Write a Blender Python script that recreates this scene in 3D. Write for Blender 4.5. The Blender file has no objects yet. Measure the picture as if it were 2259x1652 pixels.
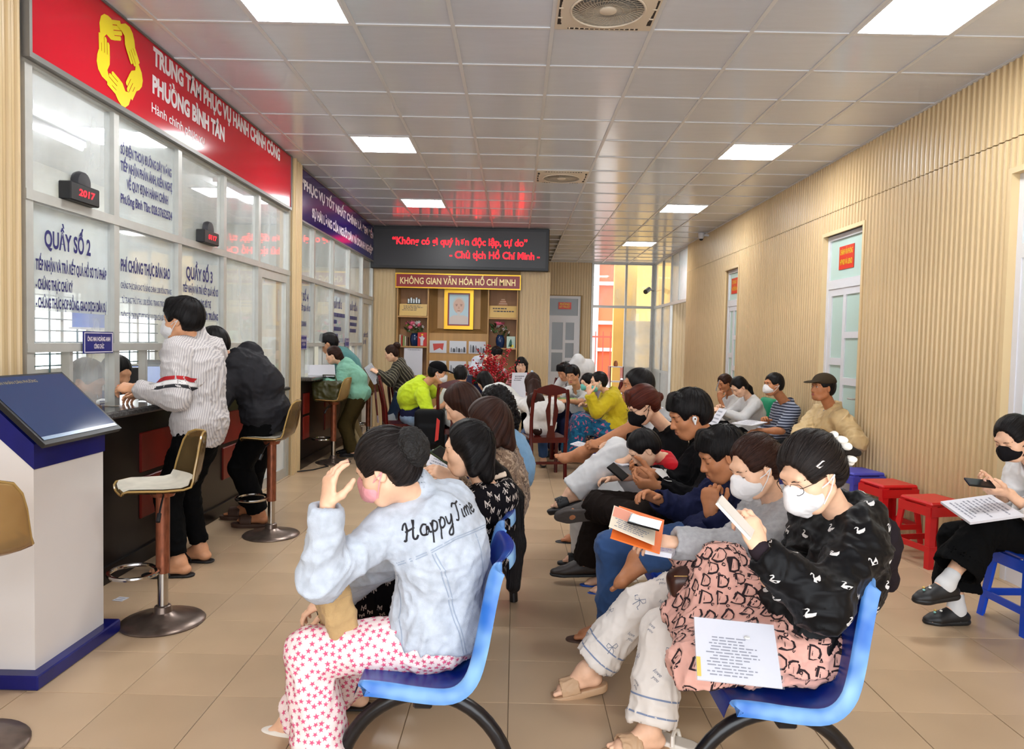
import bpy, bmesh, math, random
import numpy as np
from mathutils import Vector, Matrix
from mathutils.bvhtree import BVHTree
random.seed(7)
rng = np.random.default_rng(7)
SC = bpy.context.scene
COL = SC.collection
V3 = lambda *a: np.array(a, float)

# ---------------------------------------------------------------- camera
IMW, IMH, FPX, CZ = 2259, 1652, 1602.9, 1.4877
PITCH, YAW, ROLL = -.0443, .0044, .0216
_cp, _sp, _cy, _sy = math.cos(PITCH), math.sin(PITCH), math.cos(YAW), math.sin(YAW)
FW = V3(-_sy * _cp, _cy * _cp, _sp)
_r0 = V3(_cy, _sy, 0); _u0 = np.cross(_r0, FW)
RT = math.cos(ROLL) * _r0 + math.sin(ROLL) * _u0
UP = -math.sin(ROLL) * _r0 + math.cos(ROLL) * _u0
CAMP = V3(0, 0, CZ)
cam = bpy.data.cameras.new('camera'); camo = bpy.data.objects.new('camera', cam); COL.objects.link(camo)
cam.sensor_fit = 'HORIZONTAL'; cam.sensor_width = 36; cam.lens = 36 * FPX / IMW; cam.clip_start = .05; cam.clip_end = 200
camo.matrix_world = Matrix(((RT[0], UP[0], -FW[0], 0), (RT[1], UP[1], -FW[1], 0), (RT[2], UP[2], -FW[2], CZ), (0, 0, 0, 1)))
SC.camera = camo
def _ray(x, y): return RT * ((x - IMW / 2) / FPX) - UP * ((y - IMH / 2) / FPX) + FW
def at(x, y, Y): d = _ray(x, y); return d * (Y / d[1]) + CAMP          # pixel of the photograph + real depth -> place in the room
def onx(x, y, X): d = _ray(x, y); return d * (X / d[0]) + CAMP
def onz(x, y, Z): d = _ray(x, y); return d * ((Z - CZ) / d[2]) + CAMP

# ---------------------------------------------------------------- world, light, exposure
wd = bpy.data.worlds.new('sky'); SC.world = wd; wd.use_nodes = True
_nt = wd.node_tree; _bg = _nt.nodes['Background']
_bg.inputs['Color'].default_value = (.90, .95, 1.0, 1); _bg.inputs['Strength'].default_value = 4.5
SC.view_settings.view_transform = 'Standard'; SC.view_settings.look = 'None'
SC.view_settings.gamma = 1; SC.view_settings.use_curve_mapping = False
SC.view_settings.exposure = 0.33
SC.cycles.max_bounces = 6; SC.cycles.diffuse_bounces = 3; SC.cycles.glossy_bounces = 2; SC.cycles.transmission_bounces = 2; SC.cycles.transparent_max_bounces = 10; SC.cycles.caustics_reflective = False; SC.cycles.caustics_refractive = False
LED_STRENGTH = 33.0
# daylight comes in through the open street front behind the camera (portal only guides sampling)
pl = bpy.data.lights.new('street_opening_portal', 'AREA'); pl.shape = 'RECTANGLE'; pl.size = 5.6; pl.size_y = 3.3
pl.cycles.is_portal = True
plo = bpy.data.objects.new('street_opening_portal', pl); COL.objects.link(plo)
plo.location = (.38, -1.5, 1.68); plo.rotation_euler = (math.radians(90), 0, 0)
# ---------------------------------------------------------------- materials
MATS = {}
def mat(name, col, rough=.6, metal=0., noise=0., nscale=8., bump=0., bscale=60., spec=.5, emit=None, estr=1., alpha=1., trans=0., coat=0., sheen=0., ior=1.45, sss=0., stretch=(1, 1, 1)):
    if name in MATS: return MATS[name]
    m = bpy.data.materials.new(name); m.use_nodes = True; MATS[name] = m
    nt = m.node_tree; b = nt.nodes['Principled BSDF']; L = nt.links.new
    c = (*col, 1)
    b.inputs['Base Color'].default_value = c; b.inputs['Roughness'].default_value = rough; b.inputs['Metallic'].default_value = metal
    b.inputs['Specular IOR Level'].default_value = spec; b.inputs['IOR'].default_value = ior
    b.inputs['Alpha'].default_value = alpha; b.inputs['Transmission Weight'].default_value = trans
    b.inputs['Coat Weight'].default_value = coat; b.inputs['Sheen Weight'].default_value = sheen
    if sss: b.inputs['Subsurface Weight'].default_value = sss; b.inputs['Subsurface Radius'].default_value = (.012, .005, .003); b.inputs['Subsurface Scale'].default_value = 1.
    if emit: b.inputs['Emission Color'].default_value = (*emit, 1); b.inputs['Emission Strength'].default_value = estr
    if noise or bump:
        tc = nt.nodes.new('ShaderNodeTexCoord'); mp = nt.nodes.new('ShaderNodeMapping'); mp.inputs['Scale'].default_value = stretch
        L(tc.outputs['Object'], mp.inputs['Vector'])
    if noise:
        n = nt.nodes.new('ShaderNodeTexNoise'); n.inputs['Scale'].default_value = nscale; n.inputs['Detail'].default_value = 2
        L(mp.outputs[0], n.inputs['Vector'])
        r = nt.nodes.new('ShaderNodeValToRGB'); r.color_ramp.elements[0].position = .3; r.color_ramp.elements[1].position = .7
        r.color_ramp.elements[0].color = (*[max(0, x * (1 - noise)) for x in col], 1); r.color_ramp.elements[1].color = (*[min(1, x * (1 + noise)) for x in col], 1)
        L(n.outputs['Fac'], r.inputs['Fac']); L(r.outputs['Color'], b.inputs['Base Color'])
    if bump:
        n2 = nt.nodes.new('ShaderNodeTexNoise'); n2.inputs['Scale'].default_value = bscale; n2.inputs['Detail'].default_value = 1
        L(mp.outputs[0], n2.inputs['Vector'])
        bp = nt.nodes.new('ShaderNodeBump'); bp.inputs['Strength'].default_value = bump; bp.inputs['Distance'].default_value = .01
        L(n2.outputs['Fac'], bp.inputs['Height']); L(bp.outputs['Normal'], b.inputs['Normal'])
    return m
def srgb(h):
    h = h.lstrip('#'); v = [int(h[i:i + 2], 16) / 255 for i in (0, 2, 4)]
    return tuple(x / 12.92 if x <= .04045 else ((x + .055) / 1.055) ** 2.4 for x in v)
def hexmat(name, h, **k): return mat(name, srgb(h), **k)

# ---------------------------------------------------------------- objects
def tag(o, label=None, cat=None, group=None, kind=None):
    if label: o['label'] = label
    if cat: o['category'] = cat
    if group: o['group'] = group
    if kind: o['kind'] = kind
    return o
def link(o, parent=None):
    COL.objects.link(o)
    if parent is not None: o.parent = parent
    return o
def thing(name, loc=(0, 0, 0), label=None, cat=None, group=None, kind=None, rz=0.):
    o = bpy.data.objects.new(name, None); o.empty_display_size = .1; link(o)
    o.location = tuple(float(x) for x in loc); o.rotation_euler = (0, 0, rz)
    return tag(o, label, cat, group, kind)
class MB:
    """collects boxes, tubes, lathes; build() links them as one mesh object"""
    def __init__(s): s.v = []; s.f = []; s.sm = []
    def add(s, v, f, smooth=False):
        n = len(s.v); s.v += [tuple(float(c) for c in p) for p in v]; s.f += [tuple(i + n for i in q) for q in f]; s.sm += [smooth] * len(f); return s
    def box(s, lo, hi, bev=0.):
        e = .00012 * (getattr(s, 'nb', 0) % 14); s.nb = getattr(s, 'nb', 0) + 1      # keeps joined bars from sharing a face plane
        x0, y0, z0 = (c - e for c in lo); x1, y1, z1 = (c + e for c in hi)
        if bev <= 0:
            v = [(x0, y0, z0), (x1, y0, z0), (x1, y1, z0), (x0, y1, z0), (x0, y0, z1), (x1, y0, z1), (x1, y1, z1), (x0, y1, z1)]
            return s.add(v, [(3, 2, 1, 0), (4, 5, 6, 7), (0, 1, 5, 4), (1, 2, 6, 5), (2, 3, 7, 6), (3, 0, 4, 7)])
        b = min(bev, (x1 - x0) * .49, (y1 - y0) * .49, (z1 - z0) * .49); v = []; f = []
        X = (x0, x1); Y = (y0, y1); Z = (z0, z1); idx = {}
        for i in (0, 1):
            for j in (0, 1):
                for k in (0, 1):
                    sx, sy, sz = (1 - 2 * i), (1 - 2 * j), (1 - 2 * k)
                    for a in range(3):
                        p = [X[i] + b * sx, Y[j] + b * sy, Z[k] + b * sz]; p[a] = (X[i], Y[j], Z[k])[a]
                        idx[i, j, k, a] = len(v); v.append(tuple(p))
        def q(a, b_, c, d, flip): f.append((a, b_, c, d) if not flip else (d, c, b_, a))
        for a in range(3):
            o1, o2 = (a + 1) % 3, (a + 2) % 3
            for e in (0, 1):
                c = [0, 0, 0]; c[a] = e; r = []
                for u, w in ((0, 0), (1, 0), (1, 1), (0, 1)): c[o1] = u; c[o2] = w; r.append(idx[c[0], c[1], c[2], a])
                q(*r, e == 0)
            for u in (0, 1):
                for w in (0, 1):
                    c0 = [0, 0, 0]; c0[o1] = u; c0[o2] = w; c1 = list(c0); c1[a] = 1
                    r = [idx[(*c0, o1)], idx[(*c1, o1)], idx[(*c1, o2)], idx[(*c0, o2)]]
                    q(*r, (u == w))
        for i in (0, 1):
            for j in (0, 1):
                for k in (0, 1):
                    t = (idx[i, j, k, 0], idx[i, j, k, 1], idx[i, j, k, 2]); f.append(t if (i + j + k) % 2 else t[::-1])
        return s.add(v, f)
    def tube(s, pts, r, n=10, cap=True, closed=False):
        P = [np.array(p, float) for p in pts]; m = len(P); R = r if hasattr(r, '__len__') else [r] * m
        T = []
        for i in range(m):
            a = P[(i - 1) % m] if (closed or i > 0) else P[i]; b = P[(i + 1) % m] if (closed or i < m - 1) else P[i]
            t = b - a; T.append(t / max(np.linalg.norm(t), 1e-9))
        u = np.cross(T[0], (0, 0, 1.)); 
        if np.linalg.norm(u) < 1e-3: u = np.cross(T[0], (0, 1., 0))
        u /= np.linalg.norm(u); v = []; f = []
        for i in range(m):
            u = u - T[i] * np.dot(u, T[i]); u /= max(np.linalg.norm(u), 1e-9); w = np.cross(T[i], u)
            for k in range(n):
                a = 2 * math.pi * k / n; v.append(P[i] + R[i] * (math.cos(a) * u + math.sin(a) * w))
        for i in range(m if closed else m - 1):
            j = (i + 1) % m
            for k in range(n): f.append((i * n + k, i * n + (k + 1) % n, j * n + (k + 1) % n, j * n + k))
        if cap and not closed: f.append(tuple(range(n - 1, -1, -1))); f.append(tuple((m - 1) * n + k for k in range(n)))
        return s.add(v, f, True)
    def lathe(s, prof, c=(0, 0, 0), n=24, axis='z'):
        v = []; f = []; m = len(prof)
        for r, z in prof:
            for k in range(n):
                a = 2 * math.pi * k / n; p = (r * math.cos(a), r * math.sin(a), z)
                if axis == 'x': p = (p[2], p[0], p[1])
                if axis == 'y': p = (p[1], p[2], p[0])
                v.append((p[0] + c[0], p[1] + c[1], p[2] + c[2]))
        for i in range(m - 1):
            for k in range(n): f.append((i * n + k, i * n + (k + 1) % n, (i + 1) * n + (k + 1) % n, (i + 1) * n + k))
        f.append(tuple(range(n - 1, -1, -1))); f.append(tuple((m - 1) * n + k for k in range(n)))
        return s.add(v, f, True)
    def prism(s, poly, d, org=(0, 0, 0), u=(1, 0, 0), w=(0, 0, 1)):
        """2D polygon spanned by u,w extruded by d along u x w"""
        u = np.array(u, float); w = np.array(w, float); n = np.cross(u, w); n /= np.linalg.norm(n); o = np.array(org, float); m = len(poly)
        v = [o + u * a + w * b for a, b in poly]; v += [p + n * d for p in v]
        f = [tuple(range(m - 1, -1, -1)), tuple(range(m, 2 * m))] + [(i, (i + 1) % m, m + (i + 1) % m, m + i) for i in range(m)]
        return s.add(v, f)
    def quad(s, a, b, c, d): return s.add([a, b, c, d], [(0, 1, 2, 3)])
    def grid(s, P):
        n, m = P.shape[:2]; return s.add(P.reshape(-1, 3), [(i * m + j, i * m + j + 1, (i + 1) * m + j + 1, (i + 1) * m + j) for i in range(n - 1) for j in range(m - 1)], True)
    def mesh(s, name, m=None):
        me = bpy.data.meshes.new(name); me.from_pydata(s.v, [], s.f)
        if any(s.sm): me.polygons.foreach_set('use_smooth', s.sm)
        if m: me.materials.append(m)
        me.update(); return me
    def build(s, name, m=None, parent=None, loc=None, autosmooth=True):
        me = s.mesh(name, m)
        if any(s.sm) and autosmooth: me.set_sharp_from_angle(angle=math.radians(40))
        o = bpy.data.objects.new(name, me); link(o, parent)
        if loc is not None: o.location = tuple(float(x) for x in loc)
        return o
def B(lo, hi, bev=0.): return MB().box(lo, hi, bev)
def inst(me, name, loc, parent=None, rot=(0, 0, 0), scale=(1, 1, 1)):
    o = bpy.data.objects.new(name, me); link(o, parent); o.location = tuple(float(x) for x in loc); o.rotation_euler = rot; o.scale = scale; return o
def copy_tree(o, parent=None, off=None):
    c = o.copy(); COL.objects.link(c); c.parent = parent
    if off is not None: c.location = Vector(o.location) + Vector(off)
    for ch in list(o.children): copy_tree(ch, c)
    return c
def fine2d(v, f, L):
    """cut a flat shape's long edges so it can bend"""
    bm = bmesh.new(); vs = [bm.verts.new((float(a), float(b), 0)) for a, b in v]
    for q in f:
        try: bm.faces.new([vs[i] for i in q])
        except ValueError: pass
    bmesh.ops.triangulate(bm, faces=bm.faces[:])
    for _ in range(4):
        e = [x for x in bm.edges if x.calc_length() > L]
        if not e: break
        bmesh.ops.subdivide_edges(bm, edges=e, cuts=1); bmesh.ops.triangulate(bm, faces=bm.faces[:])
    bm.verts.index_update(); V = [(x.co.x, x.co.y) for x in bm.verts]; F = [tuple(y.index for y in x.verts) for x in bm.faces]; bm.free(); return V, F
# ---------------------------------------------------------------- flat print: lettering as real, very thin geometry
def text_mesh(s, h, width=None, bold=.0, align='LEFT', shear=0., ext=0., res=3, wscale=None):
    """2D verts (cap height h) and faces of a line of text; width = fitted overall width"""
    c = bpy.data.curves.new('t', 'FONT'); c.body = s; c.align_x = 'LEFT'; c.offset = bold; c.shear = shear; c.resolution_u = res; c.fill_mode = 'FRONT'
    o = bpy.data.objects.new('t', c); COL.objects.link(o); dg = bpy.context.evaluated_depsgraph_get()
    ev = o.evaluated_get(dg); me = ev.to_mesh()
    v = np.array([p.co[:] for p in me.vertices]) if len(me.vertices) else np.zeros((0, 3)); f = [tuple(p.vertices) for p in me.polygons]
    ev.to_mesh_clear(); bpy.data.objects.remove(o); bpy.data.curves.remove(c)
    if len(v) == 0: return v[:, :2], f
    k = h / .69; v = v[:, :2] * k
    w0 = v[:, 0].max() - v[:, 0].min(); v[:, 0] -= v[:, 0].min()
    if width: v[:, 0] *= width / w0
    elif wscale: v[:, 0] *= wscale
    w = v[:, 0].max()
    if align == 'CENTER': v[:, 0] -= w / 2
    if align == 'RIGHT': v[:, 0] -= w
    return v, f
def put_text(mb, s, org, u, w, h, **k):
    v, f = text_mesh(s, h, **k)
    if len(v): mb.add([np.array(org, float) + np.array(u, float) * a + np.array(w, float) * b for a, b in v], f)
    return mb
def lines_print(mb, org, u, w, width, height, n, fill=.55, seed=1):
    """small unreadable print: rows of little dashes, as far-away writing looks"""
    r = random.Random(seed); o = np.array(org, float); u = np.array(u, float); w = np.array(w, float); hh = height / n
    for i in range(n):
        x = 0.; end = width * r.uniform(.6, 1.)
        while x < end:
            l = r.uniform(.02, .09) * width; b = hh * i + hh * (1 - fill) / 2; x1 = min(x + l, end)
            p = [o + u * x - w * b, o + u * x - w * (b + hh * fill), o + u * x1 - w * (b + hh * fill), o + u * x1 - w * b]
            mb.quad(*p); x = x1 + width * .018
    return mb
# ================================================================ the room
XL, XR, CE, YB, YR, XC = -2.46, 3.2, 3.389, 12.35, 17.1, .53
def objrand_mat(name, h, var=.05, rough=.4, bump=0., bscale=40., noise=.04, nscale=3., spec=.5, stretch=(1, 1, 1)):
    m = hexmat(name, h, rough=rough, noise=noise, nscale=nscale, bump=bump, bscale=bscale, spec=spec, stretch=stretch); nt = m.node_tree; b = nt.nodes['Principled BSDF']
    oi = nt.nodes.new('ShaderNodeObjectInfo'); hs = nt.nodes.new('ShaderNodeHueSaturation'); mr = nt.nodes.new('ShaderNodeMapRange'); mr.inputs['To Min'].default_value = 1 - var; mr.inputs['To Max'].default_value = 1 + var
    src = b.inputs['Base Color'].links[0].from_socket if b.inputs['Base Color'].links else None
    nt.links.new(oi.outputs['Random'], mr.inputs['Value']); nt.links.new(mr.outputs[0], hs.inputs['Value'])
    if src: nt.links.new(src, hs.inputs['Color'])
    else: hs.inputs['Color'].default_value = b.inputs['Base Color'].default_value
    nt.links.new(hs.outputs[0], b.inputs['Base Color']); return m
M_TILE = objrand_mat('floor_tile', 'bea283', .035, rough=.26, noise=.05, nscale=2.2, bump=.02, bscale=120, spec=.45); M_GROUT = hexmat('grout', '8d7962', rough=.9)
M_CEIL = objrand_mat('ceiling_vinyl', 'd0d4de', .025, rough=.13, noise=.02, bump=.04, bscale=30, spec=.42, stretch=(1, 6, 1)); M_TBAR = hexmat('ceiling_bar', 'd4d4d6', rough=.35)
M_SLAT = objrand_mat('wall_slat', 'cfb58b', .03, rough=.38, noise=.06, nscale=2., spec=.45, stretch=(8, 8, .6)); M_SLATB = hexmat('slat_groove', '9b7f55', rough=.7); M_TRIMB = hexmat('trim_beige', 'd8bd90', rough=.45)
M_WHITE = hexmat('painted_white', 'd9d8dc', rough=.4); M_ALU = hexmat('aluminium', 'b9b8b2', rough=.38, metal=.25, noise=.05, nscale=12); M_ALUD = hexmat('aluminium_dark', '7d7a76', rough=.4, metal=.4)
M_OFFWALL = hexmat('office_wall', 'e6e3d4', rough=.8); M_YWALL = hexmat('yellow_wall', 'dcae5c', rough=.8, noise=.06, nscale=2)
def glass_mat(name, tint, haze=.15, rough=.03, spec=.5, var=.5, streak=(1, 1, 1)):
    m = bpy.data.materials.new(name); MATS[name] = m; m.use_nodes = True; nt = m.node_tree; nt.nodes.clear(); L = nt.links.new
    out = nt.nodes.new('ShaderNodeOutputMaterial'); mx = nt.nodes.new('ShaderNodeMixShader'); tr = nt.nodes.new('ShaderNodeBsdfTransparent'); tr.inputs[0].default_value = (*tint, 1)
    df = nt.nodes.new('ShaderNodeBsdfDiffuse'); df.inputs[0].default_value = (.88, .92, .93, 1); gl = nt.nodes.new('ShaderNodeBsdfGlossy'); gl.inputs['Roughness'].default_value = rough; mx2 = nt.nodes.new('ShaderNodeMixShader')
    lw = nt.nodes.new('ShaderNodeLayerWeight'); lw.inputs[0].default_value = .5; pw = nt.nodes.new('ShaderNodeMath'); pw.operation = 'POWER'; pw.inputs[1].default_value = 4.; L(lw.outputs['Facing'], pw.inputs[0]); fr = nt.nodes.new('ShaderNodeMath'); fr.operation = 'MULTIPLY_ADD'; fr.inputs[1].default_value = .8; fr.inputs[2].default_value = .025; L(pw.outputs[0], fr.inputs[0]); tc = nt.nodes.new('ShaderNodeTexCoord'); mp = nt.nodes.new('ShaderNodeMapping'); mp.inputs['Scale'].default_value = streak; n = nt.nodes.new('ShaderNodeTexNoise'); n.inputs['Scale'].default_value = 3.; n.inputs['Detail'].default_value = 3
    mr = nt.nodes.new('ShaderNodeMapRange'); mr.inputs['To Min'].default_value = haze * (1 - var); mr.inputs['To Max'].default_value = haze * (1 + var); mr.inputs['From Min'].default_value = .3; mr.inputs['From Max'].default_value = .7
    L(tc.outputs['Object'], mp.inputs[0]); L(mp.outputs[0], n.inputs[0]); L(n.outputs['Fac'], mr.inputs[0]); L(mr.outputs[0], mx.inputs[0]); L(tr.outputs[0], mx.inputs[1]); L(df.outputs[0], mx.inputs[2])
    L(fr.outputs[0], mx2.inputs[0]); L(mx.outputs[0], mx2.inputs[1]); L(gl.outputs[0], mx2.inputs[2]); L(mx2.outputs[0], out.inputs[0]); return m
M_GLASS = glass_mat('partition_glass', (.97, .98, .98), .22, streak=(1, 1, .3)); M_FROST = glass_mat('frosted_glass', (.8, .84, .84), .75, .12, var=.1); M_FILM = glass_mat('dotted_film_glass', (.95, .96, .96), .55, .1, var=.2)
M_GREENG = hexmat('green_frosted_glass', 'bcd3cb', rough=.22, spec=.5); M_GREYG = hexmat('grey_frosted_glass', '83868a', rough=.25)
M_INK = hexmat('blue_ink', '1d1b62', rough=.5); M_RED = hexmat('sign_red', 'c41026', rough=.13, spec=.5); M_SIGNW = hexmat('sign_white', 'e9dfe2', rough=.35); M_YEL = hexmat('sign_yellow', 'e6cf22', rough=.35); M_PURP = hexmat('banner_violet', '2a1367', rough=.15, spec=.5); M_REDS = hexmat('small_sign_red', 'd3301c', rough=.35)

# ---- floor: grout bed and single tiles
fl = B((XL - 4.2, -1.5, -.05), (XR + 2.2, YR + .3, -.004)).build('floor', M_GROUT); tag(fl, kind='structure')
tile_me = B((-.1985, -.1985, -.02), (.1985, .1985, 0), .0015).mesh('floor_tile', M_TILE)
cells = []
for i in range(-7, 9):
    for j in range(-3, 36): cells.append((.0002 + .4 * i + .2, 2.9377 + .4 * j + .2))
def inview(p, m=60):
    d = np.asarray(p, float) - CAMP; k = d @ FW
    if k < .3: return False
    x = FPX * (d @ RT) / k + IMW / 2; y = -FPX * (d @ UP) / k + IMH / 2; return -m < x < IMW + m and -m < y < IMH + m
vis = sorted([c for c in cells if XL - .1 < c[0] < XR + .1 and inview((*c, 0))], key=lambda c: c[0] ** 2 + c[1] ** 2); near_t = set(vis[:300])
for c in vis[:300]: inst(tile_me, 'floor_tile', (c[0], c[1], 0), fl)
mb = MB()
for c in cells:
    if c not in near_t: mb.box((c[0] - .1985, c[1] - .1985, -.02), (c[0] + .1985, c[1] + .1985, 0))
tag(mb.build('floor_tile_field', M_TILE, fl), kind='stuff')

# ---- ceiling: slab, bars, single panels
LEDS = [(-2, -1), (-2, 4), (-2, 9), (4, -1), (4, 4), (4, 9), (4, 15)]; FANS = [(1, -1), (1, 6)]
ce = B((XL - .05, -1.5, CE + .035), (XR + 1.8, YR, CE + .1)).build('ceiling', hexmat('slab', '999999')); tag(ce, kind='structure')
gx = lambda i: -.4213 + .6 * i; gy = lambda j: 4.4821 + .6 * j
mb = MB()
for i in range(-3, 7): mb.box((gx(i) - .012, -1.5, CE - .004), (gx(i) + .012, YR, CE + .01))
for j in range(-9, 22): mb.box((XL, gy(j) - .010, CE - .0035), (XR, gy(j) + .010, CE + .01))
mb.box((XR - .02, -1.5, CE - .006), (XR, YR, CE + .01)); mb.build('ceiling_grid', M_TBAR, ce)
pan = {}
for i in range(-4, 7):
    x0, x1 = max(gx(i), XL), min(gx(i + 1), XR)
    if x1 - x0 < .03: continue
    for j in range(-10, 22):
        y0, y1 = max(gy(j), -1.5), min(gy(j + 1), YR)
        if (i, j) in LEDS or (i, j) in FANS or (j >= 14 and x0 < XC - .2) or y1 - y0 < .05: continue
        key = (round(x1 - x0, 3), round(y1 - y0, 3))
        if key not in pan: pan[key] = B((-key[0] / 2, -key[1] / 2, .002), (key[0] / 2, key[1] / 2, .014)).mesh('ceiling_panel', M_CEIL)
        inst(pan[key], 'ceiling_panel', ((x0 + x1) / 2, (y0 + y1) / 2, CE), ce)
M_DIFF = mat('led_diffuser', (1, 1, 1), emit=(.95, .98, 1.), estr=LED_STRENGTH)
names = {(-2, -1): 'square white LED panel at the top edge, left of the big ceiling fan', (-2, 4): 'bright LED ceiling panel above the counter, between the two left panels', (-2, 9): 'small bright ceiling panel just in front of the red-lettered display', (4, -1): 'large bright ceiling panel at the top right near the slatted wall', (4, 4): 'second bright ceiling panel from the front along the slatted wall', (4, 9): 'third ceiling light from the front along the slatted wall', (4, 15): 'farthest, smallest ceiling light, before the glass partition'}
for (i, j) in LEDS:
    t = thing('ceiling_light', (gx(i) + .3, gy(j) + .3, CE), names[i, j], 'light', 'square LED panels in the ceiling')
    f = MB()
    for a in ((-.29, -.29, .29, -.272), (-.29, .272, .29, .29), (-.29, -.272, -.272, .272), (.272, -.272, .29, .272)): f.box((a[0], a[1], -.006), (a[2], a[3], .02))
    f.build('frame', M_WHITE, t); B((-.272, -.272, -.002), (.272, .272, .012)).build('diffuser', M_DIFF, t)
M_FANC = hexmat('fan_cream', 'd9cbb8', rough=.45); M_FANG = hexmat('fan_grille', 'b9aa96', rough=.4); M_DARKV = hexmat('vent_dark', '2e2521', rough=.8)
def ceiling_fan(i, j, label):
    t = thing('ceiling_fan', (gx(i) + .3, gy(j) + .3, CE), label, 'fan', 'fans set into the ceiling')
    h = MB(); n = 48; pr = [(.205, -.02), (.23, -.026)]
    # square plate with a round hole
    ring = [(.215 * math.cos(a), .215 * math.sin(a)) for a in np.linspace(0, 2 * math.pi, n + 1)[:-1]]
    sq = []
    for x, y in ring: k = .288 / max(abs(x), abs(y)); sq.append((x * k, y * k))
    V = [(*p, -.024) for p in ring] + [(*p, -.010) for p in sq] + [(*p, .03) for p in sq] + [(*p, .06) for p in ring]
    Fc = []
    for k in range(n):
        q = (k + 1) % n; Fc += [(k, q, n + q, n + k)[::-1], (n + k, n + q, 2 * n + q, 2 * n + k)[::-1], (3 * n + k, 3 * n + q, q, k)[::-1]]
    h.add(V, Fc, True); h.build('housing', M_FANC, t)
    MB().lathe([(.001, .058), (.225, .058), (.225, .066), (.001, .066)], n=32).build('backplate', M_DARKV, t)
    r = MB(); r.tube([(.208 * math.cos(a), .208 * math.sin(a), -.026) for a in np.linspace(0, 2 * math.pi, 41)[:-1]], .007, 6, closed=True); r.build('rim', M_FANC, t)
    g = MB()
    for k in range(46):
        a = k * 2 * math.pi / 46; pts = [((.05 + .155 * u) * math.cos(a + .55 * u), (.05 + .155 * u) * math.sin(a + .55 * u), -.024 - .006 * math.sin(math.pi * u)) for u in np.linspace(0, 1, 5)]; g.tube(pts, .0016, 4)
    for rr in (.085, .125, .165): g.tube([(rr * math.cos(a), rr * math.sin(a), -.03) for a in np.linspace(0, 2 * math.pi, 33)[:-1]], .0012, 4, closed=True)
    g.build('grille', M_FANG, t)
    MB().lathe([(.001, -.036), (.035, -.036), (.048, -.030), (.05, -.018), (.001, -.018)], n=24).build('hub_cap', M_FANC, t)
    for k in range(3):
        a = k * 2 * math.pi / 3 + .5; bl = MB(); u = np.linspace(0, 1, 7); P = np.array([[((.04 + .15 * q) * math.cos(a + s_ * (.28 + .2 * q)), (.04 + .15 * q) * math.sin(a + s_ * (.28 + .2 * q)), .012 + .018 * s_) for s_ in (-1, -.3, .4, 1)] for q in u]); bl.grid(P); bl.build('blade', hexmat('fan_blade', '8e8276', rough=.5), t)
    for x in (-1, 1):
        v = MB(); v.box((x * .263 - .012, -.21, -.0145), (x * .263 + .012, .21, -.0115)); v.build('side_vent', M_DARKV, t)
        for y in (-.12, 0, .12): B((x * .263 - .013, y - .006, -.018), (x * .263 + .013, y + .006, -.012)).build('vent_bar', M_FANC, t)
        v = MB(); v.box((-.21, x * .263 - .010, -.0145), (.21, x * .263 + .010, -.0115)); v.build('side_vent', M_DARKV, t)
        for k in range(14): B((-.2 + .03 * k - .004, x * .263 - .011, -.018), (-.2 + .03 * k + .004, x * .263 + .011, -.012)).build('vent_bar', M_FANC, t)
ceiling_fan(1, -1, 'large cream ceiling fan with round grille at the top of the picture'); ceiling_fan(1, 6, 'smaller, farther cream ceiling fan in front of the display')

# ---- right wall with slats and three doors
D2 = (6.78, 7.64); D1 = (10.55, 11.2); D3 = (3.84, 4.76); DT = 2.645; SEAM = 2.875
wr_ = MB()
for a, b in ((-1.5, D3[0]), (D3[1], D2[0]), (D2[1], D1[0]), (D1[1], 13.72)): wr_.box((XR + .005, a, 0), (XR + .12, b, CE + .1))
for a, b in (D1, D2, D3): wr_.box((XR + .005, a, DT), (XR + .12, b, CE + .1))
wr_ = wr_.build('wall_right', M_SLATB); tag(wr_, kind='structure')
SPROF = [(x * .0625, z * .019) for x, z in ((-.49, 0), (.49, 0), (.49, .3), (.2, .36), (.11, 1), (-.11, 1), (-.2, .36), (-.49, .3))]
def slat_mesh(h):
    return MB().prism(SPROF, h, u=(0, 1, 0), w=(-1, 0, 0)).mesh('wall_slat', M_SLAT)
SLM = {}
def slat(x, y, z0, z1, parent, rot=0.):
    k = round(z1 - z0, 3)
    if k not in SLM: SLM[k] = slat_mesh(z1 - z0)
    return inst(SLM[k], 'wall_slat', (x, y, z0), parent, (0, 0, rot))
# direction check: prism extrudes along u x w = (0,1,0)x(-1,0,0) = +z
sfield = MB(); y = 0.0
while y < 13.7:
    c = y + .03125
    for (a, b) in ((0.0, SEAM - .004), (SEAM + .004, CE)):
        hit = [d for d in (D1, D2, D3) if d[0] - .035 < c < d[1] + .035]
        z0 = a
        if hit:
            if b < DT: continue
            z0 = max(a, DT + .02)
        if c > 4.3: slat(XR, c, z0, b, wr_)
        else: sfield.prism(SPROF, b - z0, org=(XR, c, z0), u=(0, 1, 0), w=(-1, 0, 0))
    y += .0625
tag(sfield.build('wall_slat_field', M_SLAT, wr_), kind='stuff')
t_ = MB()
for a, b in (D1, D2, D3):
    t_.box((XR - .022, a - .035, 0), (XR + .10, a, DT + .035)); t_.box((XR - .022, b, 0), (XR + .10, b + .035, DT + .035)); t_.box((XR - .022, a, DT), (XR + .10, b, DT + .035))
tag(t_.build('trim_1', M_TRIMB), kind='structure')
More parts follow.
